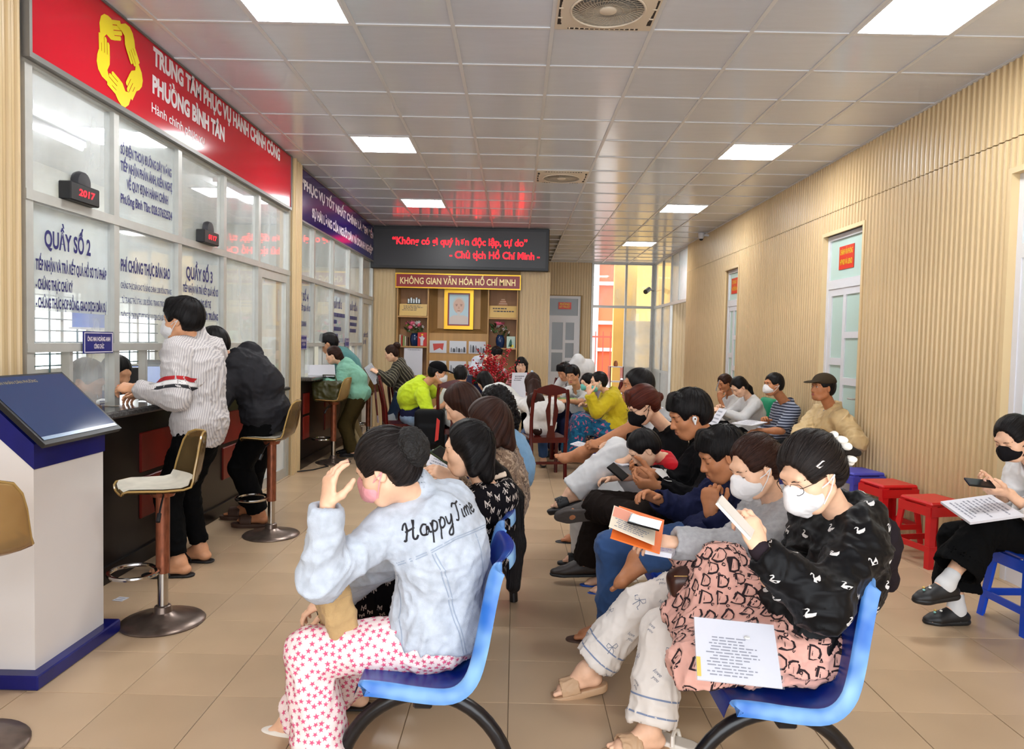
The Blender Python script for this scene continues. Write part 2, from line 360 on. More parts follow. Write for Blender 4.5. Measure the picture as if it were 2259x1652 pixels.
def door(idx, y0, y1, sign=None, mirror=False):
    t = thing('door_%d' % idx, (XR + .03, (y0 + y1) / 2, 0), kind='structure'); w = y1 - y0 - .004; f = MB(); fw = .05
    f.box((0, -w / 2, 0), (.05, -w / 2 + fw, DT)); f.box((0, w / 2 - fw, 0), (.05, w / 2, DT)); f.box((0, -w / 2, DT - fw), (.05, w / 2, DT)); f.box((0, -w / 2, 2.10), (.05, w / 2, 2.19)); f.build('door_frame', M_WHITE, t)
    B((.018, -w / 2 + fw, 2.19), (.03, w / 2 - fw, DT - fw)).build('transom_pane', M_GREENG, t)
    lf = MB(); a, b = -w / 2 + fw, w / 2 - fw; st = .07; mid = a + (b - a) * .52
    lf.box((.008, a, .0), (.042, a + st, 2.10)); lf.box((.008, b - st, 0), (.042, b, 2.10)); lf.box((.008, mid - .03, .75), (.042, mid + .03, 2.10)); lf.box((.008, a, 2.03), (.042, b, 2.10)); lf.box((.008, a, .70), (.042, b, .78)); lf.box((.008, a, 0), (.042, b, .12))
    R = [(a + st, mid - .03, [(2.03, 1.66), (1.60, 1.21), (1.14, .78)]), (mid + .03, b - st, [(2.03, 1.40), (1.33, .78)])]
    for x0, x1, zs in R:
        for q in range(len(zs) - 1): lf.box((.008, x0, zs[q + 1][0]), (.042, x1, zs[q][1]))
    leaf = lf.build('door_leaf', M_WHITE, t)
    for x0, x1, zs in R:
        for z1, z0 in zs: B((.02, x0, z0), (.028, x1, z1)).build('pane', M_GREENG, leaf)
    B((.012, a + st, .12), (.036, b - st, .70)).build('lower_panel', M_WHITE, leaf)
    h = MB(); h.tube([(.01, a + .035, 1.02), (-.04, a + .035, 1.02), (-.045, a + .12, 1.02)], .009, 8); h.build('door_handle', M_ALU, leaf)
    if sign:
        s = thing('door_sign', (XR + .045, (y0 + y1) / 2 + .02, 2.40), sign[0], 'sign'); B((-.004, -.16, -.115), (0, .16, .115)).build('plate', M_REDS, s)
        tm = MB()
        for k, l in enumerate(sign[1]): tm = MB(); put_text(tm, l, (-.0055, 0, .03 - .1 * k), (0, -1, 0), (0, 0, 1), .052, align='CENTER', bold=.015, width=min(.27, .022 * len(l))); tm.build('lettering', M_YEL, s)
    return t
door(1, *D1, ('small red sign with yellow lettering over the farther door in the slatted wall', ('SỞ PHÒNG Y', 'VÀ TIẾP DÂN'))); door(2, *D2, ('red sign with yellow lettering over the nearer full door in the slatted wall', ('CHÁNH VĂN PHÒNG', 'HĐND VÀ UBND'))); door(3, *D3)

# ---- back wall with recessed shelf unit
wb = MB(); NX0, NX1, NZ = -2.04, .035, 2.40
wb.box((XL - .2, YB, 0), (NX0, YB + .5, CE + .1)); wb.box((NX1, YB, 0), (XC, YB + .5, CE + .1)); wb.box((NX0, YB, NZ), (NX1, YB + .5, CE + .1)); wb.box((NX0, YB + .32, 0), (NX1, YB + .5, NZ)); wb.box((XC - .1, YB + .5, 0), (XC, YR, CE + .1))
wb = wb.build('wall_back', M_SLATB); tag(wb, kind='structure')
x = XL + .05
while x < XC:
    if not (NX0 - .03 < x < NX1 + .03): slat(x, YB, 0, 2.68, wb, -math.pi * 1.5)
    x += .0625
slat_w = MB(); 
# ---- rear: slatted strip with a door, glass partition, doorway to the street
wr2 = MB(); wr2.box((XC, YR, 0), (.70, YR + .1, CE + .1)); wr2.box((1.50, YR, 0), (1.745, YR + .1, CE + .1)); wr2.box((.70, YR, 2.60), (1.50, YR + .1, CE + .1)); wr2 = wr2.build('wall_rear', M_SLATB); tag(wr2, kind='structure')
x = XC + .04
while x < 1.74:
    slat(x, YR, 2.62 if .67 < x < 1.53 else 0, CE, wr2, -math.pi * 1.5); x += .0625
t = thing('door_4', (1.10, YR + .02, 0), kind='structure'); f = MB(); 
for a in (((-.4, 0, 0), (-.34, .05, 2.6)), ((.34, 0, 0), (.4, .05, 2.6)), ((-.4, 0, 2.54), (.4, .05, 2.6)), ((-.4, 0, 2.06), (.4, .05, 2.14))): f.box(*a)
f.build('door_frame', M_WHITE, t); B((-.34, .02, 2.14), (.34, .03, 2.54)).build('transom_pane', M_GREYG, t); lf = MB()
for a in ((-.34, -.26, 0, 2.06), (.26, .34, 0, 2.06), (.0, .06, .8, 2.06), (-.34, .34, 1.98, 2.06), (-.34, .34, .72, .82), (-.34, .34, 0, .1), (-.26, 0, 1.27, 1.34), (.06, .26, 1.50, 1.57), (.06, .26, 1.08, 1.15)): lf.box((a[0], .005, a[2]), (a[1], .045, a[3]))
leaf = lf.build('door_leaf', M_WHITE, t)
for a in ((-.26, 0, 1.34, 1.98), (-.26, 0, .82, 1.27), (.06, .26, 1.57, 1.98), (.06, .26, 1.15, 1.5), (.06, .26, .82, 1.08)): B((a[0], .02, a[2]), (a[1], .03, a[3])).build('pane', M_GREYG, leaf)
B((-.26, .012, .1), (.26, .036, .72)).build('lower_panel', M_WHITE, leaf)
s = thing('door_sign', (1.13, YR, 2.37), 'small red sign over the grey-paned door at the rear', 'sign'); B((-.15, -.004, -.08), (.15, .01, .08)).build('plate', M_REDS, s); tm = MB(); put_text(tm, 'PHÒNG', (0, -.006, .015), (1, 0, 0), (0, 0, 1), .045, align='CENTER', bold=.015); tm.build('lettering', M_YEL, s); tm = MB(); put_text(tm, 'KỸ THUẬT', (0, -.006, -.05), (1, 0, 0), (0, 0, 1), .045, align='CENTER', bold=.015, width=.24); tm.build('lettering', M_YEL, s)
def alu_frame(name, boxes, parent=None, m=None):
    mb = MB()
    for b in boxes: mb.box(*b)
    return mb.build(name, m or M_ALU, parent)
gp = thing('window_1', (0, YR, 0), kind='structure'); FWD = .05
alu_frame('mullions', [((1.745, 0, 0), (1.795, FWD, CE)), ((2.53, 0, 0), (2.58, FWD, CE)), ((3.15, 0, 0), (3.2, FWD, CE)), ((1.745, 0, 2.34), (3.2, FWD, 2.40)), ((1.745, 0, 3.35), (3.2, FWD, CE)), ((2.58, 0, .90), (3.15, FWD, .96)), ((2.58, 0, 0), (3.15, FWD, .08))], gp)
B((1.795, .02, 2.40), (2.53, .026, 3.35)).build('pane', M_GLASS, gp); B((2.58, .02, 2.40), (3.15, .026, 3.35)).build('pane', M_GLASS, gp)
B((2.58, .02, .96), (3.15, .026, 2.05)).build('dotted_film_pane', M_FILM, gp); B((2.58, .02, 2.05), (3.15, .026, 2.34)).build('pane', M_GLASS, gp); B((2.58, .012, .08), (3.15, .034, .90)).build('lower_panel', M_ALU, gp)
dots = MB()
for i in range(22):
    for j in range(34):
        c = (2.60 + .025 * i + (.0125 if j % 2 else 0), .0185, .98 + .031 * j); dots.add([(c[0] - .005, c[1], c[2] - .004), (c[0] + .005, c[1], c[2] - .004), (c[0] + .005, c[1], c[2] + .004), (c[0] - .005, c[1], c[2] + .004)], [(0, 1, 2, 3)])
tag(dots.build('film_dots', hexmat('film_dot', 'a9b0b4', rough=.6), gp), kind='stuff')
gp2 = thing('window_2', (XR, 0, 0), kind='structure')
alu_frame('mullions', [((0, 13.72, 0), (.05, 13.80, CE)), ((0, 14.52, 2.36), (.05, 14.56, CE)), ((0, 15.2, 0), (.05, 15.26, CE)), ((0, 16.10, 0), (.05, 16.15, CE)), ((0, 17.04, 0), (.05, 17.1, CE)), ((0, 13.72, 2.33), (.05, 17.1, 2.39)), ((0, 13.72, 3.35), (.05, 17.1, CE)), ((0, 15.2, .88), (.05, 17.1, .94)), ((0, 15.2, 0), (.05, 17.1, .07))], gp2)
for a, b in ((13.8, 14.52), (14.56, 15.2)): B((.02, a, 2.39), (.026, b, 3.35)).build('frosted_pane', M_FROST, gp2)
for a, b in ((15.26, 16.10), (16.15, 17.04)):
    B((.02, a, 2.39), (.026, b, 3.35)).build('pane', M_GLASS, gp2); B((.02, a, .94), (.026, b, 2.33)).build('dotted_film_pane', M_FILM, gp2); B((.012, a, .07), (.034, b, .88)).build('lower_panel', M_ALU, gp2)
# stair alcove beyond the side opening
al = MB(); al.box((XR + 1.5, 13.0, 0), (XR + 1.6, 17.2, CE)); al.box((XR + .05, 15.26, 0), (XR + 1.5, 15.34, CE)); al = al.build('wall_alcove', M_SLATB); tag(al, kind='structure')
x = XR + .1
while x < XR + 1.5: slat(x, 15.26, 0, CE, al, -math.pi * 1.5); x += .0625
st = thing('staircase', (XR + .25, 14.2, 0), 'concrete stair in the alcove behind the slatted wall', 'stairs'); 
for k in range(6): B((.1 + .19 * k, -.35, 0), (.29 + .19 * k, .9, .165 * (k + 1))).build('step', hexmat('stair_stone', 'b8a27c', rough=.6), st)
hr = thing('stair_railing', (XR + .1, 13.78, 0), 'green metal railing with dark red wooden handrail by the alcove', 'railing')
M_GRN = hexmat('green_metal', '1f7a3d', rough=.4); M_RWOOD = hexmat('red_wood', '5a1512', rough=.22, noise=.25, nscale=5, stretch=(1, 1, .15), spec=.5)
MB().tube([(.0, 0, .98), (.5, 0, 1.25), (1.2, 0, 1.72)], .035, 8).build('handrail', M_RWOOD, hr)
for k in range(5): B((.05 + .25 * k - .012, -.012, .14 * k), (.05 + .25 * k + .012, .012, .99 + .14 * k)).build('baluster', M_GRN, hr)

# ---- outside the rear door: yellow passage wall, pavement, a red building across the street
ow = B((2.40, YR + .9, 0), (2.95, YR + 1.1, 3.6)).build('wall_outside', M_YWALL); tag(ow, kind='structure'); 
B((2.95, YR + 4.9, 0), (9.5, YR + 5.0, 5.2)).build('wall_passage', M_YWALL); tag(bpy.data.objects['wall_passage'], kind='structure')
tag(B((-4, YR + .3, -.06), (8, 40, -.01)).build('ground_outside', hexmat('pavement', 'b5b0a8', rough=.9)), kind='structure')
bd = thing('building', (2.2, 30, 0), 'bright orange-red building with white columns seen through the rear doorway', 'building'); B((-6, 0, 0), (6, 4, 7)).build('facade', hexmat('orange_wall', 'd0633f', rough=.8), bd)
for k in range(9): B((-5.6 + 1.3 * k, -.15, 0), (-5.35 + 1.3 * k, 0, 7)).build('column', M_SIGNW, bd)
for z in (1.2, 2.3, 3.9): B((-6, -.2, z), (6, 0, z + .14)).build('ledge', M_SIGNW, bd)
for k in range(40): B((-5.9 + .3 * k, -.6, 0.), (-5.86 + .3 * k, -.56, 2.0)).build('fence_bar', hexmat('rust_red', 'a04030', rough=.7), bd)
B((-6, -.62, 1.75), (6, -.54, 1.82)).build('fence_rail', hexmat('rust_red', 'a04030'), bd); B((-6, -.62, .2), (6, -.54, .27)).build('fence_rail', hexmat('rust_red', 'a04030'), bd)

# ---- left: slatted piers, counter front, glazed partition
wl = MB(); wl.box((XL - .25, -1.5, 0), (-2.43, 3.56, CE + .1)); wl.box((XL - .12, 7.80, 0), (-2.41, 8.10, CE)); wl = wl.build('wall_left', M_SLATB); tag(wl, kind='structure')
for k in range(20): slat(-2.43, 3.53 - .0625 * k, 0, CE, wl, math.pi)
for k in range(2): slat(-2.455 + .055 * k, 7.80, 0, CE, wl, -math.pi * 1.5)
for k in range(5): slat(-2.41, 7.83 + .0625 * k, 0, CE, wl, math.pi)
def partition(idx, y0, y1, posts, ztop, door_from=None, names_=None, fills=None):
    w = thing('window_%d' % idx, (XL, 0, 0), kind='structure'); p = .028; mm = []
    for y in posts: mm.append(((-.03, y - p, 1.05 if (door_from is None or y < door_from - .1) else 0), (.03, y + p, ztop)))
    mm += [((-.03, y0, 2.145), (.035, y1, 2.195)), ((-.03, y0, 1.385), (.035, door_from or y1, 1.43)), ((-.03, y0, ztop - .03), (.03, y1, ztop))]
    alu_frame('mullions', mm, w)
    for a, b in zip(posts[:-1], posts[1:]):
        a += p; b -= p; isdoor = door_from is not None and a > door_from - .1
        B((-.004, a, 2.195), (.004, b, ztop - .03)).build('pane', M_GLASS, w)
        if not isdoor:
            B((-.004, a, 1.43), (.004, b, 2.145)).build('pane', M_GLASS, w)
            m_ = (a + b) / 2 - .05; alu_frame('sash_post', [((-.022, m_ - .016, 1.05), (.022, m_ + .016, 1.385))], w)
            B((-.016, m_, 1.07), (-.008, b, 1.385)).build('sliding_pane', M_GLASS, w)
        else:
            dl = thing('door_leaf_glazed', (0, 0, 0)); dl.parent = w; st = .06
            alu_frame('leaf_frame', [((-.025, a, 0), (.025, a + st, 2.145)), ((-.025, b - st, 0), (.025, b, 2.145)), ((-.025, a, 2.06), (.025, b, 2.145)), ((-.025, a, .78), (.025, b, .88)), ((-.025, a, 0), (.025, b, .1))], dl)
            B((-.004, a + st, .88), (.004, b - st, 2.06)).build('pane', M_GLASS, dl); B((-.01, a + st, .1), (.01, b - st, .78)).build('lower_pane', M_FROST, dl); B((.03, a + .05, .93), (.075, b - .05, .965), .008).build('push_bar', hexmat('black_plastic', '17171a', rough=.4), dl)
    return w
W1 = partition(3, 3.60, 7.80, [3.63, 4.42, 5.25, 6.06, 6.87, 7.77], 2.84, door_from=6.87)
W2 = partition(4, 8.10, 12.35, [8.13, 8.74, 9.65, 10.58, 11.50, 12.30], 2.82, door_from=11.5)
ts = B((XL - .1, 3.60, 2.84), (-2.44, 12.35, CE + .05)).build('trim_2', M_ALU); tag(ts, kind='structure')
M_VINYL = glass_mat('cream_vinyl_film', (.96, .95, .90), .62, .1, var=.25)
for a, b in ((3.66, 4.39), (4.45, 5.22), (5.28, 6.03)): B((-.012, a, 1.60), (-.010, b, 2.14)).build('vinyl_film', M_VINYL, W1)
B((-.012, 4.45, 2.2), (-.010, 5.22, 2.80)).build('vinyl_film', M_VINYL, W1)
for a, b in ((8.16, 8.71), (9.68, 10.55), (10.61, 11.47)): B((-.012, a, 1.44), (-.010, b, 2.14)).build('vinyl_film', M_VINYL, W2)
# inked lettering on the panes
tx = MB(); X_ = XL + .0055; U, Wv = (0, 1, 0), (0, 0, 1)
def ink(s, y0, y1, z, h, bold=.032): put_text(tx, s, (X_, y0, z - h / 2), U, Wv, h, width=y1 - y0, bold=bold)
ink('QUẦY SỐ 2', 3.78, 4.19, 1.975, .085, .03); ink('TIẾP NHẬN VÀ TRẢ KẾT QUẢ HỒ SƠ TƯ PHÁP', 3.71, 4.35, 1.835, .052); ink('- CHỨNG THỰC CHỮ KÝ', 3.71, 4.02, 1.735, .05); ink('- CHỨNG THỰC HỢP ĐỒNG, GIAO DỊCH DÂN SỰ', 3.71, 4.35, 1.64, .05)
ink('SỐ ĐIỆN THOẠI ĐƯỜNG DÂY NÓNG', 4.51, 5.17, 2.625, .055); ink('TIẾP NHẬN PHẢN ÁNH, KIẾN NGHỊ', 4.51, 5.18, 2.525, .055); ink('VỀ QUY ĐỊNH HÀNH CHÍNH', 4.58, 5.12, 2.425, .055); ink('Phường Bình Tân: 028.37652524', 4.51, 5.18, 2.325, .055)
ink('PHÍ CHỨNG THỰC BẢN SAO', 4.51, 5.15, 1.915, .07); ink('CHỨNG THỰC BẢN SAO TỪ BẢNG CHÍNH: 2.000 ĐỒNG/TRANG', 4.51, 5.17, 1.79, .035, .01); ink('TỪ TRANG THỨ 3 THU 1.000 ĐỒNG / TRANG (TRÍCH ĐIỂM 4,', 4.52, 5.16, 1.70, .035, .01); ink('THÔNG TƯ 226/2016/TT-BTC NGÀY 11/11/2016 CỦA BỘ TÀI CHÍNH)', 4.51, 5.18, 1.605, .035, .01)
ink('QUẦY SỐ 3', 5.40, 5.87, 1.955, .085, .03); ink('TIẾP NHẬN VÀ TRẢ KẾT QUẢ HỒ SƠ', 5.35, 5.98, 1.835, .05); ink('HOẠT ĐỘNG XÂY DỰNG, ĐÔ THỊ', 5.35, 5.84, 1.735, .05); ink('MÔI TRƯỜNG', 5.70, 5.98, 1.64, .05)
tag(tx.build('inked_lettering', M_INK, W1, (-XL, 0, 0)), kind='stuff'); tx = MB()
ink('QUẦY SỐ 4', 8.02, 8.58, 1.96, .085, .03); ink('TRẢ KẾT QUẢ HỒ SƠ', 8.17, 8.66, 1.83, .055); ink('Y TẾ', 8.17, 8.3, 1.74, .055); ink('KINH DOANH', 8.17, 8.5, 1.65, .055)
ink('QUẦY SỐ 5', 9.72, 10.22, 1.945, .085, .03); ink('QUẦY SỐ 6', 10.66, 11.22, 1.955, .085, .03)
for k, (a, b) in enumerate(((9.70, 10.45), (9.70, 10.1), (9.70, 10.2), (9.70, 10.15), (9.72, 10.3))): lines_print(tx, (X_, a, 1.84 - .095 * k), U, Wv, b - a, .06, 1, .9, k)
for k, (a, b) in enumerate(((10.65, 11.35), (10.65, 11.3), (10.65, 11.28))): lines_print(tx, (X_, a, 1.83 - .095 * k), U, Wv, b - a, .06, 1, .9, k + 9)
ink('QUẦY SỐ', 11.6, 12.05, 1.55, .06); ink('BẢO VỆ', 11.65, 11.9, 1.44, .06)
tag(tx.build('inked_lettering', M_INK, W2, (-XL, 0, 0)), kind='stuff')
# red name board
sg = thing('name_board', (-2.42, 3.60, 2.84), 'long red board with white lettering and yellow hands emblem above the counter', 'sign')
B((0, 0, .012), (.02, 4.10, CE - 2.84 - .012)).build('panel', M_RED, sg); alu_frame('board_frame', [((-.01, -.02, -.015), (.03, 4.12, .012)), ((-.01, -.02, CE - 2.852), (.03, 4.12, CE - 2.842)), ((-.01, -.02, 0), (.03, 0, CE - 2.842)), ((-.01, 4.10, 0), (.03, 4.12, CE - 2.842))], sg, M_ALUD)
tx = MB(); put_text(tx, 'TRUNG TÂM PHỤC VỤ HÀNH CHÍNH CÔNG', (.0215, 1.20, .41), U, Wv, .105, width=2.54, bold=.05); tx.build('lettering', M_SIGNW, sg); tx = MB(); put_text(tx, 'PHƯỜNG BÌNH TÂN', (.0215, 1.19, .225), U, Wv, .105, width=1.17, bold=.05); tx.build('lettering', M_SIGNW, sg); tx = MB(); put_text(tx, 'Hành chính phục vụ', (.0215, 1.18, .095), U, Wv, .06, width=.80, bold=.01); tx.build('lettering', M_SIGNW, sg)
em = MB(); C0 = (.0215, .80, .275)
def emb(poly, th): 
    c, s_ = math.cos(th), math.sin(th); return [(C0[0] + .0006 * th, C0[1] + (x * c - y * s_), C0[2] + (x * s_ + y * c)) for x, y in poly]
for k in range(5):
    th = math.radians(72 * k + 20)
    palm = [(-.165, .150), (-.155, .195), (-.125, .232), (-.085, .245), (-.045, .238), (-.012, .222), (-.012, .108), (-.06, .112), (-.10, .138), (-.135, .122), (-.180, .085)]
    p = emb(palm, th); em.add(p, [tuple(range(len(p) - 1, -1, -1))])
    for q in range(4):
        y0 = .109 + .0285 * q; x1 = (.060, .082, .090, .085)[q]; p = emb([(-.014, y0), (x1 - .01, y0 + .0), (x1, y0 + .010), (x1 - .004, y0 + .0245), (-.014, y0 + .0245)], th); em.add(p, [tuple(range(len(p)))])
em.build('emblem', M_YEL, sg)
# violet banner
bn = thing('banner', (-2.425, 8.10, 2.80), 'violet slogan banner above the far glass counter', 'sign'); B((0, 0, 0), (.012, 4.24, .56)).build('panel', M_PURP, bn); alu_frame('banner_frame', [((-.005, 0, -.02), (.02, 4.24, 0)), ((-.005, 0, .56), (.02, 4.24, .575))], bn, M_ALUD)
tx = MB(); put_text(tx, '“PHỤC VỤ TỐT NHẤT CHÍNH LÀ ĐEM ĐẾN', (.0135, .02, .355), U, Wv, .10, width=4.1, bold=.045); tx.build('lettering', M_SIGNW, bn); tx = MB(); put_text(tx, 'SỰ HÀI LÒNG CỦA NGƯỜI DÂN VÀ DOANH NGHIỆP”', (.0135, .45, .10), U, Wv, .10, width=3.6, bold=.045); tx.build('lettering', M_SIGNW, bn)

# ---- the office behind the glass
of = MB(); of.box((-6.6, 2.6, 0), (-6.5, 12.4, CE)); of.box((-6.5, 12.3, 0), (XL - .2, 12.4, CE)); of.box((-6.5, 2.5, 0), (XL - .25, 2.6, CE)); of = None
OWX = -5.6
of = MB(); wz = (1.0, 2.05)
wins = [(4.6, 5.5), (5.75, 6.75), (8.4, 9.5), (10.2, 11.3)]
edges = [2.9] + [v for w in wins for v in w] + [12.4]
for a, b in zip(edges[0::2], edges[1::2]): of.box((OWX - .1, a, 0), (OWX, b, CE))
for a, b in wins: of.box((OWX - .1, a, 0), (OWX, b, wz[0])); of.box((OWX - .1, a, wz[1]), (OWX, b, CE))
of.box((OWX, 12.3, 0), (XL - .2, 12.4, CE)); of.box((OWX, 2.8, 0), (XL - .25, 2.9, CE)); of.box((OWX, 2.8, CE - .35), (OWX + .25, 12.4, CE)); of = of.build('wall_office', M_OFFWALL); tag(of, kind='structure')
oc = B((OWX - .1, 2.8, CE - .02), (XL - .1, 12.4, CE + .1)).build('ceiling_office', hexmat('office_ceiling', 'e9eef2', rough=.6)); tag(oc, kind='structure')
M_BAR = hexmat('window_bar', '44585a', rough=.5)
for k, (a, b) in enumerate(wins):
    w = thing('window_%d' % (5 + k), (OWX, (a + b) / 2, 0), kind='structure'); h = (b - a) / 2
    alu_frame('window_frame', [((-.06, -h, wz[0]), (0, -h + .05, wz[1])), ((-.06, h - .05, wz[0]), (0, h, wz[1])), ((-.06, -.03, wz[0]), (0, .03, wz[1])), ((-.06, -h, wz[0]), (0, h, wz[0] + .05)), ((-.06, -h, wz[1] - .05), (0, h, wz[1]))], w, M_ALU)
    for j in range(7): B((.01, -h, wz[0] + .08 + .14 * j), (.025, h, wz[0] + .095 + .14 * j)).build('window_bar', M_BAR, w)
    for j in (-.5, .5): B((.012, j * h - .008, wz[0]), (.03, j * h + .008, wz[1])).build('window_bar', M_BAR, w)
M_TUBE = mat('tube_light', (1, 1, 1), emit=(1, 1, 1), estr=40.)
for y, x, l in ((4.6, -3.6, 'fluorescent tube seen through the top pane beside the pier'), (6.6, -4.3, 'fluorescent tube seen through the middle top panes'), (9.3, -3.6, 'fluorescent tube behind the far glass counter')):
    t = thing('tube_light', (x, y, CE - .1), l, 'light', 'fluorescent tubes in the office'); B((-.03, -.62, .02), (.03, .62, .08)).build('batten', M_WHITE, t); MB().tube([(0, -.6, 0), (0, .6, 0)], .016, 10).build('tube', M_TUBE, t)
# ================================================================ furniture
M_BLACKW = hexmat('counter_black_lacquer', '140d0b', rough=.3, noise=.3, nscale=4, spec=.4); M_REDP = hexmat('counter_red_panel', '6e160e', rough=.35, noise=.2, nscale=5); M_GRAN = hexmat('granite_dark', '4a4847', rough=.12, noise=.5, nscale=90, spec=.55)
M_BLK = hexmat('black_plastic', '17171a', rough=.4); M_CHROME = hexmat('chrome', 'b9b4ae', rough=.16, metal=1.); M_RUSTY = hexmat('rusted_copper_tube', '8a5038', rough=.34, metal=.55, noise=.3, nscale=60, stretch=(1, 1, .3)); M_RUSTB = hexmat('rusted_base', '77675d', rough=.3, metal=.75, noise=.25, nscale=14)
def amber(name, col, haze):
    m = glass_mat(name, col, haze, .08, var=.3); d = [n for n in m.node_tree.nodes if n.type == 'BSDF_DIFFUSE'][0]; d.inputs[0].default_value = (*srgb('c8a873'), 1); return m
M_AMBER = amber('amber_acrylic', srgb('c9a56a'), .35); M_AMBERD = amber('smoky_amber_acrylic', srgb('a98f68'), .12); M_AMBRIM = hexmat('amber_rim', 'a5854f', rough=.15, spec=.6); M_PAD = hexmat('worn_seat_cloth', 'cfc8b8', rough=.8, noise=.1, nscale=14, bump=.3, bscale=30)
# ---- counters
def counter(y0, y1, label, panels, name='service_counter'):
    t = thing(name, (-2.42, y0, 0), label, 'counter'); L = y1 - y0
    B((-.38, 0, .0), (0, L, 1.0)).build('body', M_BLACKW, t); B((-.45, -.02, 1.0), (.15, L + .02, 1.045), .012).build('granite_top', M_GRAN, t)
    for a, b, c, d in panels: B((-.01, a - y0, c), (.014, b - y0, d), .006).build('panel', M_REDP, t)
    B((-.01, 0, 0), (.02, L, .10)).build('plinth', M_BLACKW, t)
    return t
counter(3.62, 6.82, 'black service counter with red panels under the red name board', [(4.66, 5.12, .59, .85), (4.66, 5.12, .29, .56), (5.98, 6.42, .59, .85), (5.98, 6.42, .29, .56), (3.75, 4.1, .59, .85), (3.75, 4.1, .29, .56)])
counter(8.14, 11.45, 'dark service counter below the violet banner', [(8.27, 8.5, .61, .85), (8.27, 8.5, .32, .58), (9.2, 9.6, .61, .85), (9.2, 9.6, .32, .58), (10.1, 10.5, .61, .85), (10.1, 10.5, .32, .58)])
# ---- touch-screen kiosk
M_KW = hexmat('kiosk_white', 'ddd5d0', rough=.35, noise=.02, nscale=3); M_KB = hexmat('kiosk_blue', '0f1560', rough=.3, noise=.15, nscale=9); M_SCR = hexmat('screen_glass', '33456b', rough=.08, spec=.6)
k = thing('information_kiosk', (-2.0, 3.0, 0), 'white touch-screen kiosk with dark blue trim at the left edge', 'kiosk')
MB().prism([(0, .06), (0, .915), (-.26, 1.155), (-.26, .06)][::-1], .51, org=(0, .51, 0), u=(1, 0, 0), w=(0, 0, 1)).build('body', M_KW, k)
MB().prism([(.006, .915), (.006, 1.02), (-.266, 1.27), (-.266, 1.155)][::-1], .522, org=(0, .516, 0), u=(1, 0, 0), w=(0, 0, 1)).build('blue_trim', M_KB, k)
B((-.34, -.06, 0), (.05, .575, .062), .006).build('plinth', M_KB, k)
sl = np.array([-.272, 0, .25]) / np.linalg.norm([-.272, 0, .25]); nl = np.array([.25, 0, .272]) / np.linalg.norm([.25, 0, .272]); o_ = np.array([.05, -.035, 1.0]) + nl * .012
mb = MB(); q = [o_, o_ + (0, .58, 0), o_ + (0, .58, 0) + sl * .40, o_ + sl * .40]; q2 = [p + nl * .022 for p in q]
mb.add(q + q2, [(3, 2, 1, 0), (4, 5, 6, 7), (0, 1, 5, 4), (1, 2, 6, 5), (2, 3, 7, 6), (3, 0, 4, 7)]); scf = mb.build('screen_housing', M_BLK, k)
c4 = [o_ + nl * .0235 + sl * a + (0, b, 0) for a, b in ((.022, .015), (.022, .565), (.388, .565), (.388, .015))]; MB().quad(*c4).build('screen', M_SCR, scf)
tm = MB(); put_text(tm, 'ỦY BAN NHÂN DÂN PHƯỜNG', o_ + nl * .0245 + sl * .345 + (0, .04, 0), (0, 1, 0), sl, .016, width=.30, bold=.01); tm.build('screen_title', hexmat('screen_gold', '8f8460', rough=.5), scf)
c4 = [o_ + nl * .0245 + sl * a + (0, b, 0) for a, b in ((.022, .015), (.022, .565), (.04, .565), (.04, .015))]; MB().quad(*c4).build('task_bar', hexmat('screen_bar', '8fa5c0', rough=.2), scf)
